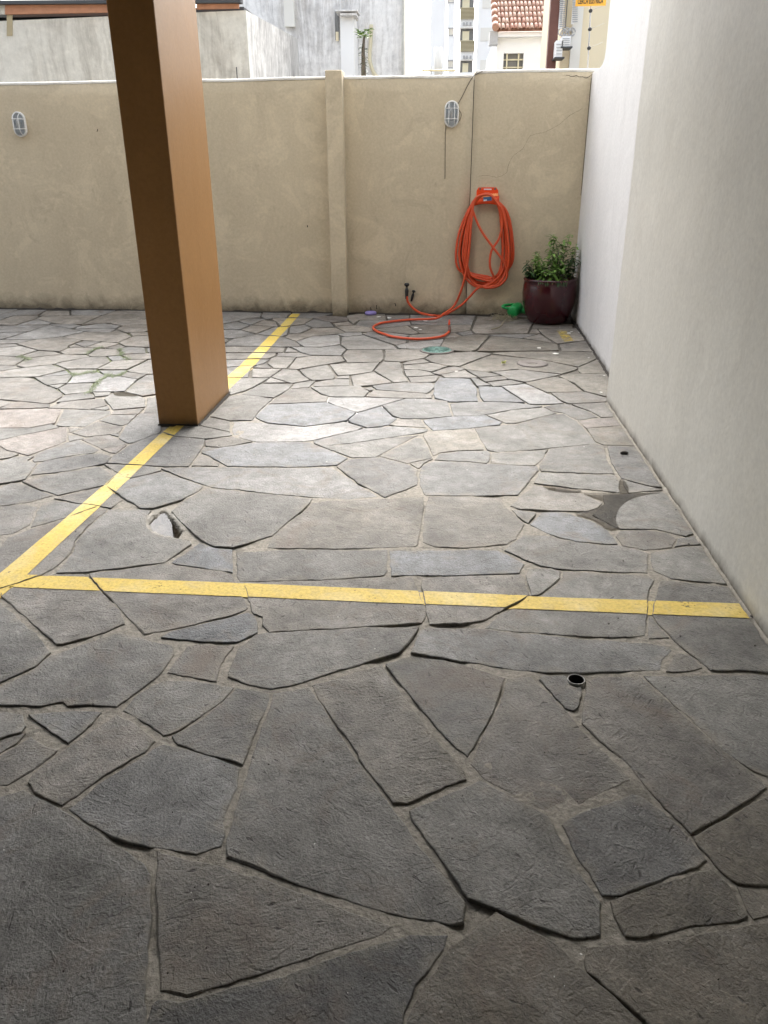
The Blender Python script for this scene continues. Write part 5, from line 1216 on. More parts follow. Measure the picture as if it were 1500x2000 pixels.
def stone_mesh(name, V, F):
    me = bpy.data.meshes.new(name); me.from_pydata([tuple(v) for v in V], [], F)
    me.polygons.foreach_set('use_smooth', [len(p.vertices) == 3 for p in me.polygons])
    if EDGE[0]:
        b, m = EDGE[0]; at_ = me.attributes.new('edge', 'FLOAT', 'POINT')
        at_.data.foreach_set('value', [1.0 if (i < b+m) else 0.0 for i in range(len(V))])
    return me
SPECIAL = {}
def special(col, *pxs):
    for p in pxs: SPECIAL[tuple(gr(*p).xy)] = col
special((.138, .147, .157), (530, 888), (590, 810), (890, 1100), (410, 1230), (408, 1092), (1120, 1035), (960, 770), (880, 760), (900, 825), (715, 818), (440, 1290))
special((.135, .126, .108), (930, 1020), (680, 1025))
special((.162, .150, .126), (1190, 852), (880, 862), (1020, 672), (900, 670), (1060, 695), (1000, 708), (1140, 745), (1150, 712), (1085, 752))
special((.155, .155, .152), (530, 940))
special((.21, .21, .208), (1030, 770), (700, 785), (560, 845), (225, 700), (240, 740), (145, 740))
special((.178, .158, .142), (60, 818), (70, 860), (640, 623), (230, 877), (1170, 825))
special((.105, .105, .102), (140, 910), (310, 890), (735, 930), (1230, 1660), (560, 1960), (1215, 910))
special((.140, .127, .104), (1350, 1940), (1310, 1770), (1440, 1660), (1480, 1765), (1060, 1930))
special((.146, .138, .122), (480, 1820), (740, 1450), (60, 1490), (690, 1180))
def stone_colour(P, r):
    cx_ = sum(p[0] for p in P)/len(P)/1000; cy_ = sum(p[1] for p in P)/len(P)/1000
    for (sx, sy), c in SPECIAL.items():
        if in_poly(sx*1000, sy*1000, P): return (*c, 1)
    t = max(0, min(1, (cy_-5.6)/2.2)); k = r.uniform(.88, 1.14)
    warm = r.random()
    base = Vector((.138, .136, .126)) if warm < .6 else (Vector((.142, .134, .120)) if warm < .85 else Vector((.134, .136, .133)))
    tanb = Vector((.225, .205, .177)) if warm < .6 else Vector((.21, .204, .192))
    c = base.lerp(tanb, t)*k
    return (*c, 1)
SURF = []
for i, P in enumerate(STONES):
    near = sum(p[1] for p in P)/len(P) < 4300
    V, F, top, zt = stone_geo(P, i*1.37+.5, near)
    o = obj('flagstone', stone_mesh('flagstone', V, F), 'stone', paving)
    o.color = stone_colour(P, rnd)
    SURF.append((top, zt))
V, F = [], []
for i, P in enumerate(OUTER_STONES):
    v, f, top, zt = stone_geo(P, 900+i*1.37, False); b = len(V); V += v; F += [tuple(b+k for k in q) for q in f]
o = obj('flagstone', stone_mesh('flagstone', V, F), 'stone', paving); o['kind'] = 'stuff'; o.color = (.15, .148, .142, 1)

# ------------------------------------------------------------------ painted bay lines, laid stone by stone and across the joints
def clip(P, Q):
    """outline P cut to the convex quad Q (anticlockwise)"""
    out = list(P)
    for i in range(len(Q)):
        a, b = Q[i], Q[(i+1) % len(Q)]; e = b-a; src = out; out = []
        for k in range(len(src)):
            p, q = src[k-1], src[k]
            sp = e.x*(p.y-a.y)-e.y*(p.x-a.x); sq = e.x*(q.y-a.y)-e.y*(q.x-a.x)
            if (sp >= 0) != (sq >= 0): out.append(p+(q-p)*(sp/(sp-sq)))
            if sq >= 0: out.append(q)
        if len(out) < 3: return []
    return out
def painted(name, quads, label, lift=.0016, bed=True, mat='paint'):
    mb = MB()
    cut = []
    for Q in quads:         # short lengths, so that each follows the slab under it
        a, b, c, d = [Vector(q) for q in Q]
        if (b-a).length > (d-a).length: n = max(1, int((b-a).length/.10)); cut += [[a+(b-a)*(k/n), a+(b-a)*((k+1)/n), d+(c-d)*((k+1)/n), d+(c-d)*(k/n)] for k in range(n)]
        else: n = max(1, int((d-a).length/.10)); cut += [[a+(d-a)*(k/n), b+(c-b)*(k/n), b+(c-b)*((k+1)/n), a+(d-a)*((k+1)/n)] for k in range(n)]
    for Q in cut:
        if area(Q) < 0: Q = Q[::-1]
        for top, zt in SURF:
            if max(p.x for p in top) < min(q.x for q in Q) or min(p.x for p in top) > max(q.x for q in Q): continue
            if max(p.y for p in top) < min(q.y for q in Q) or min(p.y for p in top) > max(q.y for q in Q): continue
            R = clip(top, Q)
            if len(R) > 2: mb.face([(p.x, p.y, zt(p.x, p.y)+lift) for p in R])
        if bed:
            a, b, c, d = Q; nu = max(2, int((b-a).length/.025)); nv = max(2, int((d-a).length/.025))
            rows = []
            for j in range(nv+1):
                l = a+(d-a)*(j/nv); r = b+(c-b)*(j/nv)
                rows.append([(lambda p: (p.x, p.y, bed_z(p.x, p.y)+.0035))(l+(r-l)*(i/nu)) for i in range(nu+1)])
            mb.grid(rows)
    o = mb.build(name, mat); tag(o, label, 'road marking'); return o
painted('yellow_line', [
    [(-1.80, 2.42), (-1.647, 2.50), (-1.632, 2.677), (-1.745, 2.69)],
    [(-1.745, 2.69), (-1.632, 2.677), (-1.610, 3.705), (-1.703, 3.70)],
    [(-1.703, 3.70), (-1.610, 3.705), (-1.597, 4.70), (-1.689, 4.70)],
    [(-1.66, 5.40), (-1.54, 5.40), (-1.516, 6.21), (-1.634, 6.206)],
    [(-1.634, 6.206), (-1.516, 6.21), (-1.548, 8.70), (-1.642, 8.70)]],
    'long worn yellow parking line running from the foreground past the pillar to the back wall')
painted('yellow_line', [
    [(-1.647, 2.576), (-.875, 2.564), (-.904, 2.667), (-1.632, 2.677)],
    [(-.875, 2.564), (.469, 2.535), (.482, 2.629), (-.904, 2.667)],
    [(.469, 2.535), (1.128, 2.520), (1.128, 2.624), (.482, 2.629)]],
    'yellow parking line crossing the whole foreground to the right wall', lift=.0020)
painted('yellow_line', [[gr(1102, 668).xy, gr(1120, 666).xy, gr(1104, 645).xy, gr(1088, 647).xy]],
    'short faded patch of yellow paint on the stone beside the flower pot', bed=False, mat='faded')

# ------------------------------------------------------------------ walls and pillar
WY = lambda x: 8.745-.037*x         # front face of the back wall
def wall_strip(x0, x1, top, name, mat, parent, thick=.16, y_off=0.0):
    n = max(2, int((x1-x0)/.12)); m = 20; rows = []; mb = MB()
    for j in range(m+1):
        z = -.05+(top+.05-.022)*j/m
        rows.append([(x, WY(x)+y_off+.004*fbm(x*1.3, z*1.3, 2.2), z) for x in (x0+(x1-x0)*i/n for i in range(n+1))])
    tz = lambda x: top+.006*fbm(x*1.1, 3.3, 0)
    for k, (dy, dz) in enumerate(((.006, -.010), (.018, -.002), (.035, 0.0), (thick, 0.0))):
        rows.append([(x, WY(x)+y_off+dy, tz(x)+dz) for x in (x0+(x1-x0)*i/n for i in range(n+1))])
    rows.append([(x, WY(x)+y_off+thick, -.05) for x in (x0+(x1-x0)*i/n for i in range(n+1))])
    mb.grid(rows)
    mb.face([r[0] for r in rows]); mb.face([r[-1] for r in rows])
    return mb.build(name, mat, parent)
JX = .258
bw = empty('back_wall', (-2, WY(-2), 0), 'long beige plastered boundary wall across the back of the yard with a cracked vertical joint', 'wall')
wall_strip(-6.9, JX-.002, 2.28, 'wall_panel', 'back', bw)
wall_strip(JX+.0045, 1.62, 2.315, 'wall_panel', 'back', bw)
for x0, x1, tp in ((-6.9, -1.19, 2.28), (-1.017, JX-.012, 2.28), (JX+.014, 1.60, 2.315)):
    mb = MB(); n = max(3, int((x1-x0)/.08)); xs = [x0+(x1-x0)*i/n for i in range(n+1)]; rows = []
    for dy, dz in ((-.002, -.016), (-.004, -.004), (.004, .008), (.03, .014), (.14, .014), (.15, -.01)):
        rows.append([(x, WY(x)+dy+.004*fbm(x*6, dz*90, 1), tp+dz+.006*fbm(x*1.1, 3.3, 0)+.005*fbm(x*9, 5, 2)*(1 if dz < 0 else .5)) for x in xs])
    mb.grid(rows); mb.build('sky_lit_strip', 'cap', bw)  # pale strip painting the sky-lit top edge of the wall
wall_strip(JX-.10, JX+.10, 2.25, 'joint_backing', 'dirt', bw, .10, .02)
# pilaster
mb = MB(); mb.box((-1.185, WY(-1.1)-.15, -.05), (-1.022, WY(-1.1)+.09, 2.335), .008)
mb.build('pilaster', 'back', bw)
def ribbon(pts, wd, name, mat, parent, depth=.0015):
    """thin strip lying on a wall whose points are given in order"""
    mb = MB(); n = len(pts); Lf, Rt = [], []
    for i, p in enumerate(pts):
        t = (pts[min(n-1, i+1)]-pts[max(0, i-1)]).normalized(); s = Vector((t.z, 0, -t.x)).normalized()
        k = wd*(.6+.8*abs(fbm(p.x*20, p.z*20, 1)))
        Lf.append(p-s*k-Vector((0, depth, 0))); Rt.append(p+s*k-Vector((0, depth, 0)))
    mb.grid([Lf, Rt], False); return mb.build(name, mat, parent)
def on_wall(px, py, off=.004):
    p = at(px, py, 8.73); Y = WY(p.x)-off; return at(px, py, Y)
def crack(pxs, wd, n=6):
    pts = catmull([on_wall(*p) for p in pxs], n)
    pts = [p+Vector((.006*fbm(p.x*30, p.z*30, 2), 0, .006*fbm(p.x*30, p.z*30, 8))) for p in pts]
    return ribbon(pts, wd, 'crack', 'dirt', bw)
crack([(1138, 211), (1128, 217), (1112, 226), (1096, 240), (1077, 252), (1056, 260), (1040, 263), (1033, 268), (1021, 290), (1008, 300), (998, 311), (992, 325), (989, 337), (971, 346), (955, 343), (936, 344)], .0010)
crack([(1106, 147), (1118, 149), (1127, 148), (1138, 151), (1146, 152), (1157, 145)], .0025)
for s in ((190, 252, 257), (724, 600, 611), (736, 596, 604), (772, 592, 598), (600, 440, 444)):
    ribbon([on_wall(s[0]+rnd.uniform(-1, 1), y) for y in (s[1], (s[1]+s[2])/2, s[2])], .006, 'chip', 'dirt', bw)
# dark gap with loose dirt along the foot of the wall
mb = MB(); xs = [-6.6+.05*i for i in range(160)]
mb.grid([[(x, WY(x)-.004, .006+.03*max(0, fbm(x*6, 1, 1))) for x in xs], [(x, WY(x)-.014-.014*abs(fbm(x*8, 2, 2)), .003) for x in xs], [(x, WY(x)-.02-.02*abs(fbm(x*8, 2, 2)), -.03) for x in xs]])
mb.build('wall_foot_dirt', 'dirt', bw)

# right wall: near stretch stands proud of the far stretch
NX = 1.142
mb = MB(); n = 60; rows = []
ys = [-2.5+(5.36+2.5)*i/n for i in range(n+1)]
for j in range(25):
    z = -.05+3.15*j/24
    rows.append([(NX+.006*fbm(y*.9, z*.9, 3.3)+.003*fbm(y*3, z*3, 6), y, z) for y in ys])
mb.grid(rows); e = [r[-1] for r in rows]; b = [(NX+.40, 5.36, z[2]) for z in e]
mb.face([rows[-1][0], rows[-1][-1], (NX+.4, 5.36, 3.1), (NX+.4, -2.5, 3.1)])
mb.face([(NX+.4, 5.36, -.05), (NX+.4, -2.5, -.05), (NX+.4, -2.5, 3.1), (NX+.4, 5.36, 3.1)])
nw = empty('side_wall', (NX, 3, 0), 'near stretch of the cream white right wall standing proud of the far stretch', 'wall')
mb.build('wall_panel', 'side', nw)
mb = MB(); mb.grid([e, b], False); mb.build('wall_end', 'side', nw)
mb = MB(); ys = [.5+.03*i for i in range(162)]
mb.grid([[(NX-.002, y, .004+.022*max(0, fbm(y*5, 4, 1))) for y in ys], [(NX-.004-.016*abs(fbm(y*9, 1, 5)), y, .006) for y in ys], [(NX-.008-.024*abs(fbm(y*9, 1, 5)), y, -.02) for y in ys]])
mb.build('mortar_fillet', 'rubble', nw)
FX = lambda y: 1.302+.030*(y-6.2)
fw = empty('boundary_wall', (1.33, 7, 0), 'far white stretch of the right wall, curving down to meet the beige back wall', 'wall')
prof = [(5.2, -.05), (8.72, -.05), (8.72, 2.285), (8.45, 2.285), (8.22, 2.280), (8.06, 2.292), (7.97, 2.325), (7.93, 2.40), (7.935, 2.6), (7.95, 3.6), (5.2, 3.6)]
mb = MB(); mb.prism([(FX(y), y, z) for y, z in prof], (.34, 0, 0)); mb.build('wall_panel', 'far', fw)
mb = MB(); ys = [5.4+.03*i for i in range(111)]
mb.grid([[(FX(y)-.002, y, .012+.03*max(0, fbm(y*5, 9, 1))) for y in ys], [(FX(y)-.012-.012*abs(fbm(y*9, 6, 5)), y, .006) for y in ys], [(FX(y)-.02-.02*abs(fbm(y*9, 6, 5)), y, -.02) for y in ys]])
mb.build('wall_foot_dirt', 'dirt', fw)
mb = MB()
mb.tube(catmull([(FX(8.70)-.006, WY(1.37)-.006, z) for z in (1.2, 1.4, 1.7, 1.9, 2.24)], 4), .0022, 6); mb.build('corner_crack', 'dirt', fw)

# pillar and the carport it carries
pl = empty('pillar', (-1.63, 5.05, 0), 'square orange-brown painted pillar standing on the yellow line', 'pillar')
mb = MB(); mb.box((-1.762, 4.655, -.05), (-1.512, 5.446, 3.1), .006); mb.build('pillar_shaft', 'pillar', pl)
mb = MB()
rr = lambda: rnd.uniform(.004, .012)
for (a, b) in (((-1.765, 4.652), (-1.509, 4.652)), ((-1.509, 4.652), (-1.509, 5.449))):
    a, b = Vector(a), Vector(b); nn = int((b-a).length/.02); t = (b-a).normalized(); s = Vector((t.y, -t.x))
    mb.grid([[(*(a+(b-a)*(i/nn)+s*.001), .006+rr()*.6) for i in range(nn+1)], [(*(a+(b-a)*(i/nn)+s*rr()*1.1), .003) for i in range(nn+1)], [(*(a+(b-a)*(i/nn)+s*.014), -.02) for i in range(nn+1)]])
mb.build('mortar_fillet', 'dirt', pl)
cp = empty('house', (-2.5, 1, 2.8), 'carport covering the foreground, carried by the pillar, with unseen house blocks added to hold back light', 'house')
mb = MB(); mb.box((-3.2, -5.0, 3.1), (1.60, 5.47, 3.75)); mb.build('ceiling', 'ceiling', cp)
mb = MB(); mb.box((-3.2, -5.2, -.1), (1.60, -5.0, 3.75)); mb.build('rear_wall', 'ceiling', cp)
mb = MB(); mb.box((-9.0, -5.2, -.1), (-3.2, 3.2, 6.5)); mb.build('house_body', 'ceiling', cp)  # unseen block added to keep light off the pillar front
mb = MB(); mb.box((-3.197, -5.2, 3.753), (1.60, 5.40, 5.6)); mb.build('sky_blocker', 'side', cp)  # unseen mass added above the carport to cut sky light on the yard

# ------------------------------------------------------------------ water, drains, small things on the paving
def sheet(pts, z, name, mat, label, cat):
    mb = MB(); P = catmull([(p[0], p[1], z) for p in pts], 4, True); mb.face(P)
    bot = [p-Vector((0, 0, .004)) for p in P]
    for i in range(len(P)): mb.face([P[i-1], P[i], bot[i], bot[i-1]])
    return tag(mb.build(name, mat), label, cat)
c = sum((Vector(p) for p in HOLE), Vector((0, 0)))/len(HOLE)
sheet([c+(Vector(p)-c)*1.06 for p in HOLE], -.016, 'puddle', 'water', 'small deep puddle in a broken hole between stones beside the yellow line', 'puddle')
PUD = [(1140, 965), (1180, 965), (1226, 965), (1290, 963), (1258, 968), (1228, 978), (1208, 996), (1203, 1018), (1208, 1031), (1190, 1034), (1160, 1016), (1125, 1004), (1160, 996), (1179, 985), (1165, 973)]
pz = next(zt for top, zt in SURF if in_poly(*gr(1235, 1005).xy, top))
pz = sum(pz(*gr(*p).xy) for p in ((1215, 990), (1210, 1015), (1235, 1000), (1225, 975)))/4
sheet([gr(x, y).xy for x, y in PUD], pz+.0010, 'puddle', 'water', 'shallow wet puddle spread over the stones near the right wall', 'puddle')
sheet([gr(*p).xy for p in ((1060, 950), (1090, 952), (1132, 958), (1128, 963), (1085, 960))], .0035, 'puddle', 'water', 'thin sliver of water in a joint left of the wall puddle', 'puddle')
sheet([gr(*p).xy for p in ((1209, 942), (1216, 938), (1226, 950), (1227, 963), (1211, 963))], .0045, 'puddle', 'water', 'tiny triangular puddle in the joint above the wall puddle', 'puddle')
sheet([gr(*p).xy for p in ((222, 768), (243, 767), (268, 774), (230, 774))], .0045, 'puddle', 'water', 'dark little puddle in a joint left of the pillar foot', 'puddle')

pp = empty('drain_pipe', PIPE, 'open end of a round grey pipe sunk in the paving in the foreground', 'pipe')
mb = MB(); mb.lathe([(.0275, -.09), (.0275, .006), (.0268, .0075), (.0252, .0075), (.0245, .006)], PIPE, 36); mb.build('pipe_rim', 'pipe', pp)
mb = MB(); mb.lathe([(.0245, .006), (.0240, .003), (.0240, -.085), (.0, -.085)], PIPE, 36); mb.build('pipe_bore', 'dark', pp)  # bore wall coloured near-black, putting the hole's shade into its colour

c = gr(853, 685); c.z = .004
dc = empty('manhole_cover', c, 'round green patinated inspection cover in the paving below the hose', 'manhole cover')
mb = MB(); mb.lathe([(.15, -.02), (.15, .004), (.146, .006), (.130, .006), (.128, .001)], c, 44); mb.build('rim', 'iron', dc)
mb = MB(); mb.lathe([(.127, -.01), (.127, .004), (.120, .007), (.0, .0085)], c, 44)
for k in range(10):
    a = k*math.pi/10; d = Vector((math.cos(a), math.sin(a), 0)); s = Vector((-d.y, d.x, 0))
    mb.prism([c+d*.112+s*.004+Vector((0, 0, .007)), c-d*.112+s*.004+Vector((0, 0, .007)), c-d*.112-s*.004+Vector((0, 0, .007)), c+d*.112-s*.004+Vector((0, 0, .007))], (0, 0, .005))
mb.build('lid', 'teal', dc)
c = gr(1040, 711); c.z = .004
fd = empty('floor_drain', c, 'round concrete floor drain with a dark centre hole near the right wall', 'drain')
mb = MB(); mb.lathe([(.125, -.02), (.125, .003), (.11, .006), (.045, .001), (.030, -.004), (.03, -.03)], c, 40); mb.build('dish', 'iron', fd)
mb = MB(); mb.face([c+Vector((.03*math.cos(k*.3142), .03*math.sin(k*.3142), -.0075)) for k in range(20)]); mb.build('void', 'dark', fd)

c = gr(724, 615)
mb = MB(); mb.lathe([(.0, .004), (.055, .004), (.062, .010), (.063, .028), (.055, .036), (.050, .034), (.046, .030), (.0, .030)], c, 30)
tag(mb.build('bottle_cap', 'purple'), 'round lilac plastic lid lying at the foot of the back wall', 'lid')
c = gr(983, 712)
mb = MB()
for k in range(3):
    a = rnd.uniform(0, 6.28); d = Vector((math.cos(a), math.sin(a), 0)); s = Vector((-d.y, d.x, 0)); q = c+Vector((rnd.uniform(-.01, .01), rnd.uniform(-.02, .02), .010))
    mb.prism([q+d*.022, q+s*.014, q-d*.02+Vector((0, 0, .02)), q-s*.012+Vector((0, 0, .01))], (0, 0, .006))
tag(mb.build('fallen_petal', 'scrap'), 'pale yellow scrap lying alone on the paving in front of the pot', 'litter')
c = gr(1219, 888)
mb = MB(); rows = []
for i in range(9):
    t = -1+i/4; wdt = .011*math.sqrt(max(0.02, 1-t*t))
    rows.append([c+Vector((t*.022, wdt*u, .009+.012*(1-u*u)*(1-.5*t*t)+.004*fbm(t*3, u*3, 2))) for u in (-1, -.5, 0, .5, 1)])
mb.grid(rows); mb.grid([[p-Vector((0, 0, .003)) for p in r] for r in rows])
tag(mb.build('dead_leaf', 'dirt'), 'curled black dead leaf on the grey stone beside the right wall', 'leaf')

# flecks of paint and dry leaf crumbs
mb = MB()
def fleck(px, py, r, mb=mb):
    c = gr(px, py); c.z = .0055; r *= .7
    P = [c+Vector((r*rnd.uniform(.5, 1.2)*math.cos(k*1.05), r*rnd.uniform(.5, 1.2)*math.sin(k*1.05), 0)) for k in range(6)]
    mb.prism(P, (0, 0, .002))
for p in ((1110, 652, .035), (1116, 649, .025), (1155, 680, .03), (1160, 688, .02), (1130, 651, .012), (1150, 700, .012), (1093, 640, .01), (1170, 705, .012), (1180, 735, .015), (1175, 768, .018), (1085, 692, .04), (1053, 681, .03), (891, 727, .02), (1134, 1868, .005), (830, 628, .05), (812, 641, .04), (820, 645, .03), (740, 620, .05), (760, 622, .05), (660, 1208, .005), (732, 1270, .004), (638, 904, .007), (240, 888, .008), (374, 1747, .002), (378, 1762, .002), (47, 1977, .002), (9, 1664, .002), (615, 1652, .0025), (1082, 1912, .002), (1102, 1930, .002), (1185, 1637, .0015)): fleck(*p)
for k in range(40): fleck(rnd.uniform(0, 1180), rnd.uniform(625, 1000), rnd.uniform(.002, .005))
for k in range(60): fleck(rnd.uniform(0, 1450), rnd.uniform(1000, 1950), rnd.uniform(.0006, .0014))
tag(mb.build('paint_flecks', 'chip'), 'scattered white flecks of paint on the paving', 'litter', kind='stuff')
mb = MB()
for p in ((1207, 1210, .006), (1189, 1221, .006), (1328, 1245, .006), (1474, 1264, .006), (1217, 1098, .006), (1468, 1206, .012), (1320, 998, .006), (148, 1040, .006), (181, 1081, .004), (1299, 1345, .003), (407, 1731, .004), (125, 1901, .004), (632, 1491, .003), (768, 1410, .003), (1345, 1065, .01)): fleck(*p, mb=mb)
for k in range(110): fleck(rnd.uniform(0, 1450), rnd.uniform(800, 1950), rnd.uniform(.001, .003), mb)
tag(mb.build('dirt_crumbs', 'dirt'), 'scattered dark crumbs of dirt on the paving', 'litter', kind='stuff')

mb = MB()
for path in ([(208, 733), (203, 738), (195, 744), (189, 750), (184, 756), (178, 764), (172, 767)], [(190, 727), (172, 728), (160, 731), (148, 733), (140, 730)], [(208, 733), (220, 735), (232, 733), (240, 729)], [(233, 682), (237, 689), (236, 694)], [(36, 697), (50, 700), (56, 704)], [(241, 698), (252, 703)], [(170, 690), (188, 681), (196, 680)]):
    for p in catmull([gr(*q) for q in path], 5):
        for k in range(18):
            c = p+Vector((rnd.gauss(0, .010), rnd.gauss(0, .030), rnd.uniform(.0, .006))); a = rnd.uniform(0, 6.28)
            leaf(mb, c, Vector((math.cos(a), math.sin(a), rnd.uniform(.1, .6))), rnd.uniform(.008, .018), .005, .5)
tag(mb.build('moss', 'moss'), 'green moss growing in the paving joints left of the pillar', 'moss', kind='stuff')

# ------------------------------------------------------------------ bulkhead lamps and cables
def lamp(px, py, label):
    c = on_wall(px, py, 0.0); c.y = WY(c.x)
    e = empty('bulkhead_lamp', c, label, 'wall lamp', 'lamps on the back wall')
    def stadium(rw, hh, y, n=10):
        P = []
        for k in range(n+1): P.append(Vector((rw*math.cos(math.pi*k/n), y, hh+rw*math.sin(math.pi*k/n))))
        for k in range(n+1): P.append(Vector((-rw*math.cos(math.pi*k/n), y, -hh-rw*math.sin(math.pi*k/n))))
        return [c+p for p in P]
    W, Hh = .070, .050
    mb = MB(); mb.grid([stadium(W, Hh, 0), stadium(W, Hh, -.022), stadium(W-.004, Hh, -.03), stadium(W-.014, Hh, -.03), stadium(W-.015, Hh, -.012)], True, True)
    mb.build('housing', 'white', e)
    mb = MB(); mb.face(stadium(W-.013, Hh, -.010)); mb.build('reflector', 'lwhite', e)
    mb = MB(); mb.grid([stadium(W-.016, Hh, -.016), stadium(W-.017, Hh, -.045), stadium(W-.028, Hh-.004, -.066), stadium(W-.045, Hh-.012, -.074)], True, True)
    mb.face(stadium(W-.045, Hh-.012, -.074)); mb.build('glass_dome', 'glass', e)
    mb = MB(); mb.lathe([(.0, .045), (.014, .040), (.022, .022), (.020, 0), (.012, -.03), (.012, -.05), (0, -.05)], c+Vector((0, -.036, 0)), 16); mb.build('bulb', 'bulb', e)
    for dx in (-.028, .028):
        mb = MB(); mb.tube(catmull([c+Vector((dx, -.03, -Hh-.055)), c+Vector((dx, -.078, -Hh-.02)), c+Vector((dx, -.084, 0)), c+Vector((dx, -.078, Hh+.02)), c+Vector((dx, -.03, Hh+.055))], 5), .0035, 6); mb.build('guard_bar', 'white', e)
    for dz in (-.045, .048):
        mb = MB(); mb.tube(catmull([c+Vector((-W+.004, -.028, dz)), c+Vector((-.04, -.082, dz)), c+Vector((0, -.088, dz)), c+Vector((.04, -.082, dz)), c+Vector((W-.004, -.028, dz))], 5), .0035, 6); mb.build('guard_bar', 'white', e)
lamp(39, 243, 'oval white caged wall lamp at the far left of the back wall')
lamp(882, 223, 'oval white caged wall lamp above the hose, with cables')
def cable(pxs, name, label, r=.0035):
    mb = MB(); mb.tube(catmull([on_wall(*p, off=.005) for p in pxs], 6), r, 6)
    tag(mb.build(name, 'cable'), label, 'cable')
cable([(893, 205), (902, 190), (914, 166), (926, 148), (943, 139)], 'lamp_cable', 'thin dark cable slanting from the lamp up over the wall top')
cable([(871, 243), (870, 262), (869.5, 300), (869, 349)], 'lamp_cable', 'thin dark cable hanging straight down from the lamp above the hose', .0028)
cable([(895, 214), (901, 222), (899, 232), (894, 240)], 'lamp_cable', 'short dark loop of cable at the right side of the lamp', .0028)

# ------------------------------------------------------------------ hose, hanger, taps
c = on_wall(951, 382, 0)
hg = empty('hose_hanger', c, 'orange plastic hose hanger with a blue label on the back wall', 'hose hanger')
yw = WY(c.x)
def hq(px, py, off): return on_wall(px, py, off)
mb = MB()
for poly in ([(935, 366), (969, 366), (973, 372), (974, 392), (930, 392), (931, 372)],):
    mb.prism([hq(x, y, .004) for x, y in poly], (0, -.014, 0))
bpl = mb.build('back_plate', 'orange', hg)
mb = MB(); rows = []
for k in range(13):
    u = -1+k/6; x = 951+24*u
    yt = 384-2.5*u+1.0*u*u; yb = 398+4.0*u*u
    rows.append([hq(x, yt, .01), hq(x, yt, .085-.02*u*u), hq(x, yt+7, .10-.02*u*u), hq(x, yb, .085-.02*u*u), hq(x, yb, .01)])
mb.grid(rows); mb.face(rows[0]); mb.face(rows[-1]); sad = mb.build('saddle', 'orange', hg)
mb = MB(); rows = []
for k in range(25):
    u = -1+k/12; x = 951+22*u; yt = 384-2.5*u+1.0*u*u
    rows.append([hq(x, yt-4.5-(1.0 if k % 2 else 0), .088-.02*u*u), hq(x, yt+.6, .098-.02*u*u), hq(x, yt+.6, .080-.02*u*u)])
mb.grid(rows, False); mb.build('serrated_lip', 'lip', sad)
mb = MB(); mb.prism([hq(x, y, .101) for x, y in ((944, 385), (960, 384), (960.5, 391.5), (944, 393))], (0, -.002, 0)); stk = mb.build('label_sticker', 'blue', hg)
mb = MB(); mb.prism([hq(x, y, .0985) for x, y in ((944.5, 390), (951, 389.5), (951, 392.2), (944.5, 393))], (0, -.006, 0)); mb.build('label_print', 'lwhite', stk)
mb = MB(); mb.prism([hq(x, y, .019) for x, y in ((945, 368.5), (960, 368.5), (960, 371), (945, 371))], (0, -.002, 0)); mb.build('slot', 'lwhite', bpl)
for sx in (938, 967):
    mb = MB(); mb.lathe([(0, 0), (.010, 0), (.010, .004), (.006, .007), (0, .008)], hq(sx, 369, .018), 12, Vector((0, -1, 0))); mb.build('screw', 'iron', bpl)

hs_ = empty('garden_hose', gr(850, 640), 'coiled orange garden hose hanging on the wall, its end curling over the paving', 'hose')
HR = .0122
pts = []
def wp(px, py, off): return on_wall(px, py, off)
# from the tap, along the floor, up into the coil
pts += [wp(794.5, 577, .075), wp(797, 590, .08), wp(808, 603, .08)]
pts += [Vector((*gr(823, 614, HR).xy, HR+.012)), Vector((*gr(843, 620, HR).xy, HR+.022)), wp(866, 615.5, .11), wp(898, 598, .10), wp(917, 580, .09), wp(932, 564, .08), wp(950, 556, .07)]
rl = random.Random(5)
loops = []
for k in range(11):
    a = rl.uniform(-8, 14); b_ = rl.uniform(-20, 4); c2 = rl.uniform(-14, 7); o = .03+.011*(k % 6)+rl.uniform(-.004, .004); sh = rl.uniform(-8, 8); tw = rl.uniform(-.012, .012)
    ty = 381.5+rl.uniform(-2.5, 1.5)-.4*(k % 6)
    loops.append([(980+.5*c2, 545+.6*b_, o), (995+c2, 505+sh, o+tw), (994+c2, 460, o+tw), (986+.7*c2, 415, o), (968, 390, o+.01), (951, ty, min(.083, o+.02)), (930, 389+rl.uniform(-1, 2), o+.01), (914+.5*a, 420, o), (902+a, 465, o-tw), (899+a, 510+sh, o-tw), (912+.6*a, 543+.6*b_, o), (945+sh, 558+b_, o)])
# one turn has slipped across the opening
loops[6] = [(965, 548, .075), (957, 520, .095), (960, 490, .10), (975, 465, .10), (981, 430, .09), (968, 392, .085), (951, 379, .08), (930, 388, .085), (922, 405, .10), (938, 447, .11), (962, 482, .115), (984, 512, .11), (990, 540, .10), (972, 559, .09), (945, 560, .08)]
for lp in loops: pts += [wp(*q) for q in lp]
pts += [wp(975, 553, .09), wp(994, 505, .10), wp(985, 425, .10), wp(966, 390, .095), wp(951, 380, .09), wp(928, 389, .10), wp(921, 430, .11), wp(917, 480, .115), wp(911, 525, .12), wp(901, 566, .12), wp(887, 597, .10)]
fl = [(868, 612), (850, 622), (800, 624.5), (765, 628), (741, 632), (729, 639), (736, 647), (752, 653), (770, 658), (808, 662), (843, 660.5), (866, 656), (877, 648)]
for i, (x, y) in enumerate(fl): pts.append(gr(x, y, HR+(.06 if i == 0 else .03 if i == 1 else .006)))
end = pts[-1]
mb = MB(); mb.tube(catmull(pts, 9), HR, 8); mb.build('tube', 'hose', hs_)
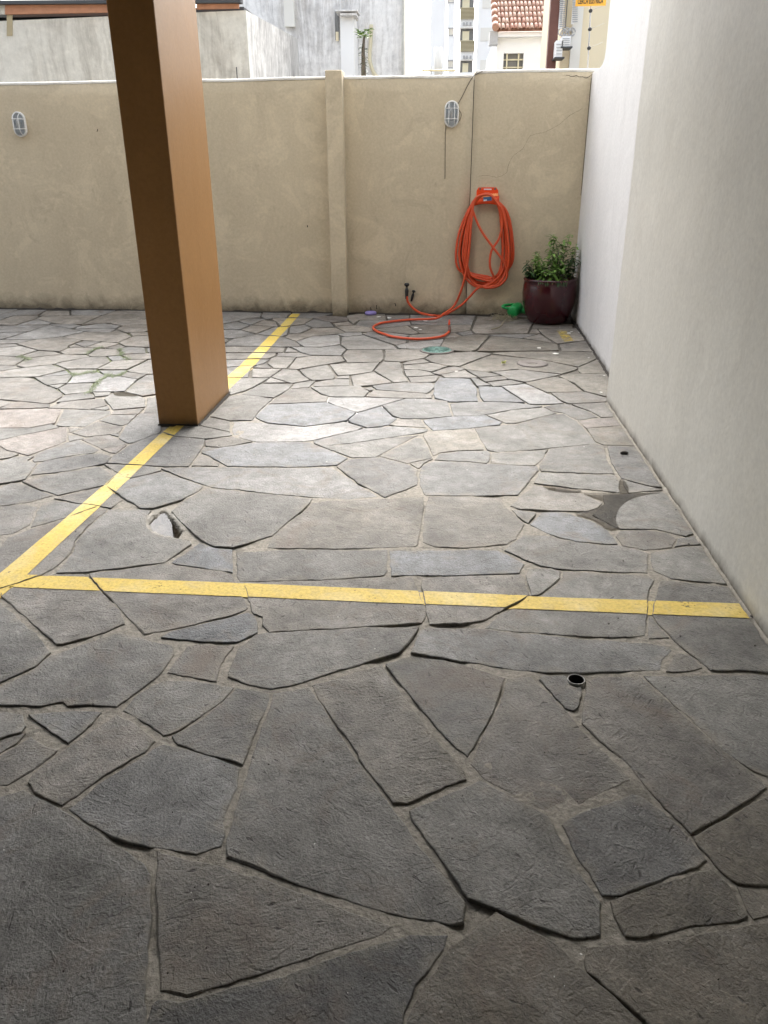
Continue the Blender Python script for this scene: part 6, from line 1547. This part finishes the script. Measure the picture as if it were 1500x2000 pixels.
mb = MB(); mb.tube([end, end+Vector((.006, .03, .012)), end+Vector((.004, .05, .03)), end+Vector((.0, .055, .055))], .016, 10, True, [.0155, .017, .014, .013]); mb.build('coupling', 'brown', hs_)
mb = MB(); mb.tube([end+Vector((.0, .055, .052)), end+Vector((.0, .057, .075)), end+Vector((0, .058, .105))], .01, 10, True, [.012, .010, .005]); mb.build('nozzle', 'orange', hs_)
def tap(px, py, s, label, lean=0.0):
    c = on_wall(px, py, 0); e = empty('tap', c, label, 'tap', 'taps low on the back wall')
    up = Vector((lean, 0, 1)).normalized(); f = c+Vector((0, -.07*s, 0))
    mb = MB(); mb.tube([c, c+Vector((0, -.04*s, 0)), f], .014*s, 10); mb.build('inlet', 'black', e)
    mb = MB(); mb.tube([f+up*.03*s, f, f-up*.05*s, f-up*.085*s], .018*s, 12, True, [.014*s, .021*s, .018*s, .015*s]); mb.build('body', 'black', e)
    mb = MB(); mb.lathe([(0, .030*s), (.012*s, .034*s), (.012*s, .050*s), (.026*s, .052*s), (.028*s, .068*s), (.020*s, .080*s), (0, .083*s)], f, 14, up); mb.build('handle', 'black', e)
tap(795, 566, 1.0, 'black tap on the back wall with the orange hose attached')
tap(806.5, 576, .72, 'smaller unused black tap on the wall just right of the hose tap', .25)

# ------------------------------------------------------------------ pot, plant, watering can, straw
PC = Vector((1.082, 8.32, .004))
ft = empty('flower_pot', PC, 'large glossy dark maroon flower pot standing in the corner', 'pot')
mb = MB(); mb.lathe([(0, .0), (.165, .0), (.195, .02), (.235, .10), (.262, .20), (.270, .29), (.264, .37), (.256, .405), (.262, .418), (.268, .430), (.262, .441), (.250, .440), (.243, .428), (.240, .40), (.238, .375)], PC, 56); mb.build('body', 'pot', ft)
mb = MB(); rows = []
for i in range(9):
    r = .239*i/8
    rows.append([PC+Vector((r*math.cos(k*.2618), r*math.sin(k*.2618), .385+.02*fbm(r*9*math.cos(k*.2618), r*9*math.sin(k*.2618), 3)*(1 if i < 8 else 0))) for k in range(24)])
mb.grid(rows, True, True); mb.build('soil', 'soil', ft)
pe = empty('potted_plant', PC+Vector((0, 0, .39)), 'leafy green plant with small cream flowers growing in the maroon pot', 'plant')
rp = random.Random(21)
stems = [(-.20, -.02, .17, -.03), (-.17, -.10, .13, -.05), (-.13, .04, .30, -.02), (-.08, -.06, .20, -.02), (-.03, .06, .44, .01), (0, -.02, .33, 0), (.03, .08, .45, -.01), (.05, -.06, .27, .02), (.09, .02, .40, .02), (.13, .08, .46, .03), (.15, -.04, .30, .04), (.18, .03, .36, .05), (-.10, .12, .26, -.03), (.10, -.12, .17, .02), (-.05, -.14, .14, -.01), (.01, -.15, .18, .01), (.06, .14, .38, .01), (-.20, .08, .20, -.04), (.20, -.03, .24, .03), (-.14, -.05, .24, -.02)]
for i, (sx, sy, h, lean) in enumerate(stems):
    b0 = PC+Vector((sx, sy, .385)); mb = MB()
    P = [b0+Vector((lean*t*t+.012*math.sin(t*5+i), .03*t*rp.uniform(-1, 1), h*t)) for t in [k/7 for k in range(8)]]
    mb.tube(P, .003, 5, True, [.0042-.0028*k/7 for k in range(8)]); st = mb.build('stem', 'stem', pe)
    mb = MB(); n = int(16+h*85)
    for k in range(n):
        t = .22+.78*k/(n-1); q = P[0].lerp(P[-1], 0); q = P[min(7, int(t*7))].lerp(P[min(7, int(t*7)+1)], t*7-int(t*7))
        a = k*2.4+rp.uniform(-.4, .4); el = rp.uniform(-.15, .7)
        d = Vector((math.cos(a)*math.cos(el), math.sin(a)*math.cos(el), math.sin(el)))
        ln = rp.uniform(.05, .095)*(1.15-.35*t); leaf(mb, q, d, ln, ln*rp.uniform(.17, .27), rp.uniform(.1, .6))
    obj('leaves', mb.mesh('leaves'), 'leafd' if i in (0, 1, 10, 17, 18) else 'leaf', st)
for k in range(16):
    i = rp.choice([2, 4, 5, 6, 8, 9, 16]); sx, sy, h, lean = stems[i]
    c_ = PC+Vector((sx+rp.uniform(-.04, .04), sy-.03, .385+h*rp.uniform(.55, .95))); mb = MB()
    for q in range(5):
        a = q*1.257; leaf(mb, c_, Vector((math.cos(a), -.4, math.sin(a))), .016, .006, 0)
    mb.build('flower', 'flower', pe)
mb = MB()
for k in range(26):
    a = rp.uniform(-2.2, -1.0); c_ = PC+Vector((.255*math.cos(a), .262*math.sin(a), .432)); ln = rp.uniform(.03, .075)
    leaf(mb, c_, Vector((rp.uniform(-.5, .5), -.4, -1)), ln*.6, .006, .3)
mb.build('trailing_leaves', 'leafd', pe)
# slender plant support between pot and wall
mb = MB(); mb.tube([PC+Vector((.055, -.05, .38)), PC+Vector((.055, -.05, .70))], .004, 6)
tag(mb.build('plant_stake', 'black'), 'thin dark stake stuck upright among the plants in the pot', 'stake')

c = gr(1004, 622); c.z = .008
wc = empty('watering_can', c, 'small green plastic watering can lying on its side by the pot', 'watering can')
ax = Vector((.55, .80, .22)).normalized()
K = 1.15; b0 = Vector((c.x-.03, c.y-.05, .062*K))
mb = MB(); mb.lathe([(r*K, z*K) for r, z in ((0, 0), (.048, 0), (.054, .006), (.053, .05), (.056, .09), (.050, .125), (.035, .14), (.030, .132), (0, .132))], b0, 28, ax); mb.build('body', 'green', wc)
top = b0+ax*.09*K
mb = MB(); mb.tube(catmull([top+Vector(q)*K for q in ((.03, -.01, -.01), (.075, -.02, -.018), (.11, -.03, -.028), (.135, -.035, -.034))], 4), .02, 12, True, [(.028-.0012*k)*K for k in range(10)]+[.017*K, .017*K, .019*K]); mb.build('spout', 'green', wc)
mb = MB(); mb.tube(catmull([b0+(ax*u+Vector(q))*K for u, q in ((.03, (-.045, .0, .02)), (0, (-.085, .02, .045)), (.07, (-.10, .0, .04)), (.12, (-.05, 0, .03)))], 5), .012*K, 8); mb.build('handle', 'green', wc)
mb = MB()
for k in range(70):
    a = rnd.uniform(0, 6.28); p = gr(975+rnd.uniform(-14, 32), 624+rnd.uniform(-5, 5)); p.z = .006
    d = Vector((math.cos(a), math.sin(a)*1.4, 0))*rnd.uniform(.03, .07)
    mb.tube(catmull([p-d, p+Vector((rnd.uniform(-.02, .02), rnd.uniform(-.02, .02), rnd.uniform(.01, .05))), p+d], 3), .0016, 4)
tag(mb.build('dry_straw', 'straw'), 'tangle of dry straw lying in front of the watering can', 'straw', kind='stuff')
mb = MB(); mb.tube(catmull([gr(960, 643, .008), gr(972, 640, .010), gr(979, 636, .012), gr(982, 630, .02), gr(990, 622, .03), gr(995, 620, .012)], 5), .004, 6)
tag(mb.build('twig', 'straw'), 'crooked dry twig on the stones left of the pot', 'twig')

# ------------------------------------------------------------------ electric fence post and sign on the back wall
FY = WY(1.36)+.08
p0 = at(1148, 138, FY); p1 = at(1157.5, -60, FY); p0.z -= .06
fp = empty('fence_post', p0, 'slim grey electric fence post with three round insulators on the back wall', 'post')
mb = MB(); mb.tube([p0, p1], .007, 8); mb.build('rod', 'grey', fp)
for px, py in ((1153.5, 21), (1152.2, 57), (1150.4, 94)):
    c = at(px, py, FY); mb = MB(); mb.lathe([(0, -.014), (.012, -.014), (.018, -.006), (.018, .006), (.012, .014), (0, .014)], c, 14, Vector((.2, -1, .1)))
    mb.build('insulator', 'black', fp)
    mb = MB(); mb.tube([c, Vector((FX(8.3)+.1, FY+.02, c.z+.05))], .0016, 4); mb.build('wire', 'grey', fp)
sg = empty('warning_sign', at(1153, 12, FY-.02), 'amber electric fence warning sign with black lettering above the corner', 'sign')
c0 = at(1123.5, 12.5, FY-.022); c1 = at(1183, 11, FY-.022); hh = Vector((.0, 0, .24))
mb = MB(); mb.prism([c0, c1, c1+hh, c0+hh], (0, .003, 0)); mb.build('plate', 'sign', sg)
def text(body, a, b, size, parent, mat):
    cu = bpy.data.curves.new('lettering', 'FONT'); cu.body = body; cu.size = size; cu.extrude = .0006; cu.offset = size*.022; cu.align_x = 'LEFT'
    to = bpy.data.objects.new('tmp', cu); COL.objects.link(to)
    me = bpy.data.meshes.new_from_object(to.evaluated_get(bpy.context.evaluated_depsgraph_get())); bpy.data.objects.remove(to)
    xs = [v.co.x for v in me.vertices]; k = (b-a).length/(max(xs)-min(xs)); x0 = min(xs); d = (b-a).normalized()
    for v in me.vertices:
        q = a+d*((v.co.x-x0)*k)+Vector((0, -.0012-v.co.z, v.co.y)); v.co = q
    return obj('lettering', me, mat, parent)
text('CERCA ELÉTRICA', at(1128, 7.6, FY-.024), at(1178, 6.0, FY-.024), .058, sg, 'ink')

# ------------------------------------------------------------------ neighbours beyond the wall
def quad_box(mb, px0, py0, px1, py1, Y, depth):
    """upright block whose front face spans the given sight lines at distance Y"""
    a = at(px0, py1, Y); b = at(px1, py0, Y); mb.box((min(a.x, b.x), Y, min(a.z, b.z)), (max(a.x, b.x), Y+depth, max(a.z, b.z)))
YA = 13.5
ca = at(480, 20, YA); XA = ca.x; far = atx(582, 76, XA)
ba = empty('outbuilding', (XA-4, YA, 0), 'low weathered grey rendered building behind the left half of the wall', 'building')
mb = MB(); zt_ = ca.z
mb.face([(XA-12, YA, 0), (XA, YA, 0), (XA, YA, zt_), (XA-12, YA, zt_-.25)])
mb.build('front_wall', 'bA', ba)
mb = MB(); mb.face([(XA, YA, 0), (XA, far.y, 0), (XA, far.y, far.z), (XA, YA, zt_)]); mb.face([(XA, far.y, 0), (XA-12, far.y, 0), (XA-12, far.y, far.z), (XA, far.y, far.z)])
mb.face([(XA-12, YA, 0), (XA-12, far.y, 0), (XA-12, far.y, far.z), (XA-12, YA, zt_-.25)]); mb.build('side_wall', 'bS', ba)
def board(x0, x1, ya, yb, name, mat, d=.05):
    mb = MB(); A_, B_, C_, D_ = at(x0, ya[0], YA-d), at(x1, ya[1], YA-d), at(x1, yb[1], YA-d), at(x0, yb[0], YA-d)
    mb.prism([A_, B_, C_, D_], (0, d-.003, 0)); return mb.build(name, mat, ba)
board(10, 214, (10, 6), (28, 24), 'fascia_board', 'terr'); board(384, 466, (5, 5), (18, 16), 'fascia_board', 'terr')
board(-200, 470, (2, -3), (9, 5), 'roof_edge', 'slate', .14)
board(-90, 9, (12, 10), (28, 28), 'fascia_board', 'bA', .04)
board(13, 24, (26, 25), (70, 70), 'render_strip', 'tan', .012)
mb = MB(); mb.box((XA-12, YA+.1, zt_-.02), (XA-.05, far.y, zt_+.06)); mb.build('roof', 'slate', ba)
mb = MB(); q = at(462, 134, YA-.4); mb.tube([q, q+Vector((0, 0, -.9))], .008, 6); mb.tube([q, q+Vector((0, 0, .02))], .008, 6)
tag(mb.build('rod', 'black'), 'thin dark rod sticking up behind the wall right of the pillar', 'rod')

YB = far.y+.6
bb = empty('rendered_building', at(650, 100, YB), 'tall pale building with grey rain streaks rising behind the wall pilaster', 'building')
mb = MB(); quad_box(mb, 478, -160, 662, 200, YB, 6); mb.build('wall', 'bB', bb)
mb = MB(); quad_box(mb, 662, -160, 787, 200, YB+.5, 5.5); mb.build('wall', 'bB', bb)
mb = MB(); quad_box(mb, 556, -160, 566, 52, YB-.12, .115); mb.build('downpipe', 'bwarm', bb)
mb = MB(); quad_box(mb, 668, 30, 690, 200, YB-.35, .84); mb.build('pier', 'bwhite', bb)
mb = MB(); quad_box(mb, 654, 18, 698, 22, YB-.6, .59); quad_box(mb, 664, 25, 696, 30, YB-.55, .53); mb.build('ledge', 'bB', bb)
mb = MB(); quad_box(mb, 655, 20, 661, 78, YB-.05, .045); mb.build('window', 'shade', bb)
mb = MB(); quad_box(mb, 656, 62, 661, 80, YB-.07, .018); mb.build('window_board', 'cream', bb)
mb = MB(); quad_box(mb, 691, 30, 697, 72, YB+.42, .07); mb.build('window', 'tan', bb)
mb = MB(); quad_box(mb, 784, -160, 790, 200, YB+.4, .6); mb.build('corner_strip', 'bA', bb)
mb = MB(); mb.tube(catmull([at(725, 48, YB+.46), at(724, 80, YB+.46), at(722, 115, YB+.46), at(729, 140, YB+.46), at(736, 150, YB+.46)], 5), .04, 6); mb.build('bare_creeper', 'frame', bb)

def little_tree(px, py, Y, label):
    c = at(px, py, Y); e = empty('shrub', c, label, 'shrub')
    mb = MB(); mb.tube([c+Vector((0, 0, -.5)), c, c+Vector((.0, 0, .22)), c+Vector((.015, 0, .36))], .02, 7, True, [.03, .028, .02, .012]); mb.build('trunk', 'cable', e)
    r_ = random.Random(3); mb = MB()
    for k in range(70):
        a = r_.uniform(0, 6.28); q = c+Vector((.01+r_.uniform(-.07, .07), r_.uniform(-.07, .07), .36+r_.uniform(-.03, .05)))
        leaf(mb, q, Vector((math.cos(a), math.sin(a), .5)), .07, .014)
    mb.build('crown', 'leaf', e)
    mb = MB()
    for k in range(50):
        a = r_.uniform(0, 6.28); q = c+Vector((0, 0, r_.uniform(-.05, .28))); leaf(mb, q, Vector((math.cos(a), math.sin(a), .2)), .07, .010)
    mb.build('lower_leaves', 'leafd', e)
little_tree(710, 140, 10.2, 'small spiky shrub with green top poking above the wall right of the pilaster')

# white apartment tower
YT = 46.0
tw = empty('apartment_tower', at(900, 140, YT), 'white apartment tower with stacked tan balconies above the middle of the wall', 'building')
def trect(x0, y0, x1, y1, d0, d1, name, mat, parent):
    mb = MB(); a = at(x0, y1, YT); b = at(x1, y0, YT); mb.box((a.x, YT+d0, a.z), (b.x, YT+d1, b.z)); return mb.build(name, mat, parent)
# facade built around its openings
ops = [(898, -12, 927, 15), (898, 54, 926, 79), (898, 117, 924, 141), (874, -12, 888, 6), (875, 54, 887, 70), (874, 117, 886, 133)]
cols = [(838, 874), (874, 888), (888, 898), (898, 927), (927, 985)]
def facade_col(x0, x1, gaps):
    y = -150
    for g0, g1 in gaps+[(215, 215)]:
        if g0 > y: trect(x0, y, x1, g0, 0, .5, 'wall', 'bwhite', tw)
        y = g1
facade_col(838, 874, []); facade_col(888, 898, []); facade_col(927, 985, [])
facade_col(874, 888, [(-12, 6), (54, 70), (117, 133)])
facade_col(898, 927, [(-12, 15), (54, 79), (117, 141)])
for x0, y0, x1, y1 in ops:
    f = trect(x0, y0, x1, y1, .42, .5, 'window', 'shade' if x0 > 890 else 'bwarm', tw)
    if x0 > 890:
        mb = MB(); a = at(x0+5, y1, YT); b = at(x1-9, y0+5, YT); mb.box((a.x, YT+.30, a.z), (b.x, YT+.41, b.z)); mb.build('curtain', 'frame', f)
    else:
        mb = MB(); a = at(x0, y1, YT); b = at(x1, y0, YT); t_ = .04
        mb.box((a.x, YT-.03, a.z), (a.x+t_, YT+.1, b.z)); mb.box((b.x-t_, YT-.03, a.z), (b.x, YT+.1, b.z)); mb.box((a.x+t_, YT-.03, b.z-t_), (b.x-t_, YT+.1, b.z)); mb.box((a.x+t_, YT-.03, a.z), (b.x-t_, YT+.1, a.z+t_)); mb.build('window_frame', 'grey', f)
for y0, y1 in ((15, 38), (79, 101)):
    bal = trect(899, y0, 927, y1, -.10, -.02, 'balcony_panel', 'tan', tw)
    n = 9
    for k in range(n):
        yy = y0+(y1-y0)*(k+.5)/n; trect(898.6, yy-.6, 927.4, yy+.6, -.16, -.10, 'balcony_rail', 'frame', bal)
for y in (44, 109):
    for x0, x1 in ((904, 908), (910, 914), (917, 921)): trect(x0, y, x1, y+6, -.10, -.01, 'vent', 'grey', tw)
trect(942, -10, 960, 16, -.04, -.004, 'shutter', 'bwarm', tw); trect(938, 54, 964, 80, -.04, -.004, 'shutter', 'bwarm', tw); trect(937, 117, 964, 150, -.04, -.004, 'shutter', 'bwarm', tw)
mb = MB(); a = at(856, 150, 40); b = at(856, 92, 40); mb.tube([a, b], .18, 8); mb.build('chimney_pipe', 'bwarm', tw)
# fence rail beyond the wall
rl_ = empty('railing', at(855, 140, 11), 'pale yellow-green railing showing just above the wall left of the tower windows', 'railing')
mb = MB(); mb.tube([at(824, 137, 11), at(890, 137.5, 11)], .012, 6); mb.build('rail', 'frame', rl_)
for x in (826, 842, 872): mb = MB(); mb.tube([at(x, 160, 11), at(x, 129, 11)], .006, 6); mb.build('upright', 'grey', rl_)

# house with clay tile roof
YH = 27.0
ho = empty('tiled_house', at(1020, 140, YH), 'white house with an old clay tile roof and a barred window', 'house')
A0 = at(968, 140, YH); B0 = at(1083, 140, YH); ez = at(1020, 63, YH).z
wx0, wx1 = at(984, 104, YH).x, at(1023, 104, YH).x; wz1, wz0 = at(1000, 104, YH).z, at(1000, 146, YH).z
for (x0, x1, z0, z1) in ((A0.x, wx0, 0, ez), (wx1, B0.x, 0, ez), (wx0, wx1, wz1, ez), (wx0, wx1, 0, wz0)):
    mb = MB(); mb.box((x0, YH, z0), (x1, YH+.3, z1)); mb.build('wall', 'bwhite', ho)
mb = MB(); mb.box((A0.x, YH+.3, 0), (B0.x, YH+7, ez)); mb.build('house_body', 'bwhite', ho)
wn = None
mb = MB(); mb.box((wx0, YH+.18, wz0), (wx1, YH+.25, wz1)); wn = mb.build('window', 'shade', ho)
for k in (.18, .76):
    x = wx0+(wx1-wx0)*k; mb = MB(); mb.box((x-.02, YH+.06, wz0), (x+.02, YH+.10, wz1)); mb.build('window_bar', 'frame', wn)
for k in (.36, .72, .05):
    z = wz0+(wz1-wz0)*k; mb = MB(); mb.box((wx0, YH+.11, z-.018), (wx1, YH+.14, z+.018)); mb.build('window_bar', 'frame', wn)
mb = MB(); mb.box((A0.x-.05, YH-.28, ez-.14), (B0.x, YH-.003, ez-.02)); mb.build('fascia', 'bwhite', ho)
mb = MB(); a = at(966, 62, YH-.25); mb.box((a.x-.14, YH-.30, ez-.34), (a.x+.10, YH+.1, ez)); mb.build('downpipe_head', 'grey', ho)
# barrel tiles
mb = MB(); ncol, nrow = 15, 24; x0, x1 = A0.x-.02, B0.x; cw = (x1-x0)/ncol; rt = random.Random(8); sl = math.radians(30); tl = .40
for r_ in range(nrow):
    for c_ in range(ncol):
        bx = x0+(c_+.5)*cw+rt.uniform(-.012, .012); ln = tl*1.12; lift = .035
        s0 = r_*tl*.92+rt.uniform(-.02, .02)
        rows = []
        for q, rad in ((0, cw*.46), (1, cw*.40)):
            s = s0+q*ln; yy = YH-.42+s*math.cos(sl); zz = ez+s*math.sin(sl)+(lift if q == 0 else 0)
            rows.append([(bx+rad*math.cos(math.pi*k/6), yy-.5*rad*math.sin(math.pi*k/6)*math.sin(sl), zz+rad*math.sin(math.pi*k/6)*.9) for k in range(7)])
        mb.grid(rows); rows2 = [(p[0], p[1], p[2]-.022) for p in rows[0]]; mb.grid([rows[0], rows2], False)
o = mb.build('roof_tiles', 'tile', ho); o['kind'] = 'stuff'
mb = MB(); R0 = nrow*tl*.92
mb.face([(x0-.02, YH-.38, ez-.03), (x1, YH-.38, ez-.03), (x1, YH-.38+R0*math.cos(sl), ez-.03+R0*math.sin(sl)), (x0-.02, YH-.38+R0*math.cos(sl), ez-.03+R0*math.sin(sl))]); mb.build('roof_deck', 'terr', ho)
for k in range(20):
    s = k*.42; mb = MB(); yy = YH-.42+s*math.cos(sl); zz = ez+s*math.sin(sl)+.02
    mb.tube([(x0-.06, yy, zz+.05), (x0-.06, yy+.45*math.cos(sl), zz+.45*math.sin(sl))], .09, 8, True, [.10, .085]); mb.build('ridge_tile', 'tile', ho)

# cream building at the right
YC = 19.0
cb = empty('cream_building', at(1130, 140, YC), 'cream facade with white shutters and air conditioners at the right corner', 'building')
def crect(x0, y0, x1, y1, d0, d1, name, mat, parent=None):
    mb = MB(); a = at(x0, y1, YC); b = at(x1, y0, YC); mb.box((a.x, YC+d0, a.z), (b.x, YC+d1, b.z)); return mb.build(name, mat, parent or cb)
crect(1086, -160, 1290, 220, 0, 4, 'wall', 'cream')
crect(1077, -160, 1085.5, 220, -.15, .05, 'downpipe', 'brown')
crect(1122, -160, 1133, 220, -.10, -.003, 'corner_pilaster', 'bwarm')
for x0, x1, yb in ((1088, 1103, 59), (1113, 1127, 50)):
    sh_ = crect(x0, -60, x1, yb, -.20, -.16, 'shutter', 'bwhite')
    for k in range(14):
        y = yb-4-k*4; crect(x0+2, y-1.3, x1-2, y+.6, -.23, -.20, 'shutter_slat', 'grey', sh_)
crect(1103, -60, 1113, 56, -.05, -.004, 'window', 'shade')
for x0, y0, x1, y1 in ((1090, 78, 1108, 98), (1078, 86, 1093, 118)):
    ac = crect(x0, y0, x1, y1, -.55, -.20, 'air_conditioner', 'bwhite'); crect(x0-2, y1, x1+2, y1+3, -.60, -.16, 'shelf', 'slate', ac)
    for k in range(4):
        yy = y0+(y1-y0)*(.22+.19*k); crect(x0+2, yy, x1-3, yy+1.2, -.565, -.55, 'louvre', 'grey', ac)
mb = MB()
for k in range(5):
    c = at(1097+k*5, 62+3*(k % 2), YC-.15); mb.tube([c+Vector((.07*math.cos(t*.7), 0, .07*math.sin(t*.7))) for t in range(9)], .012, 6)
mb.build('iron_scrollwork', 'grey', cb)
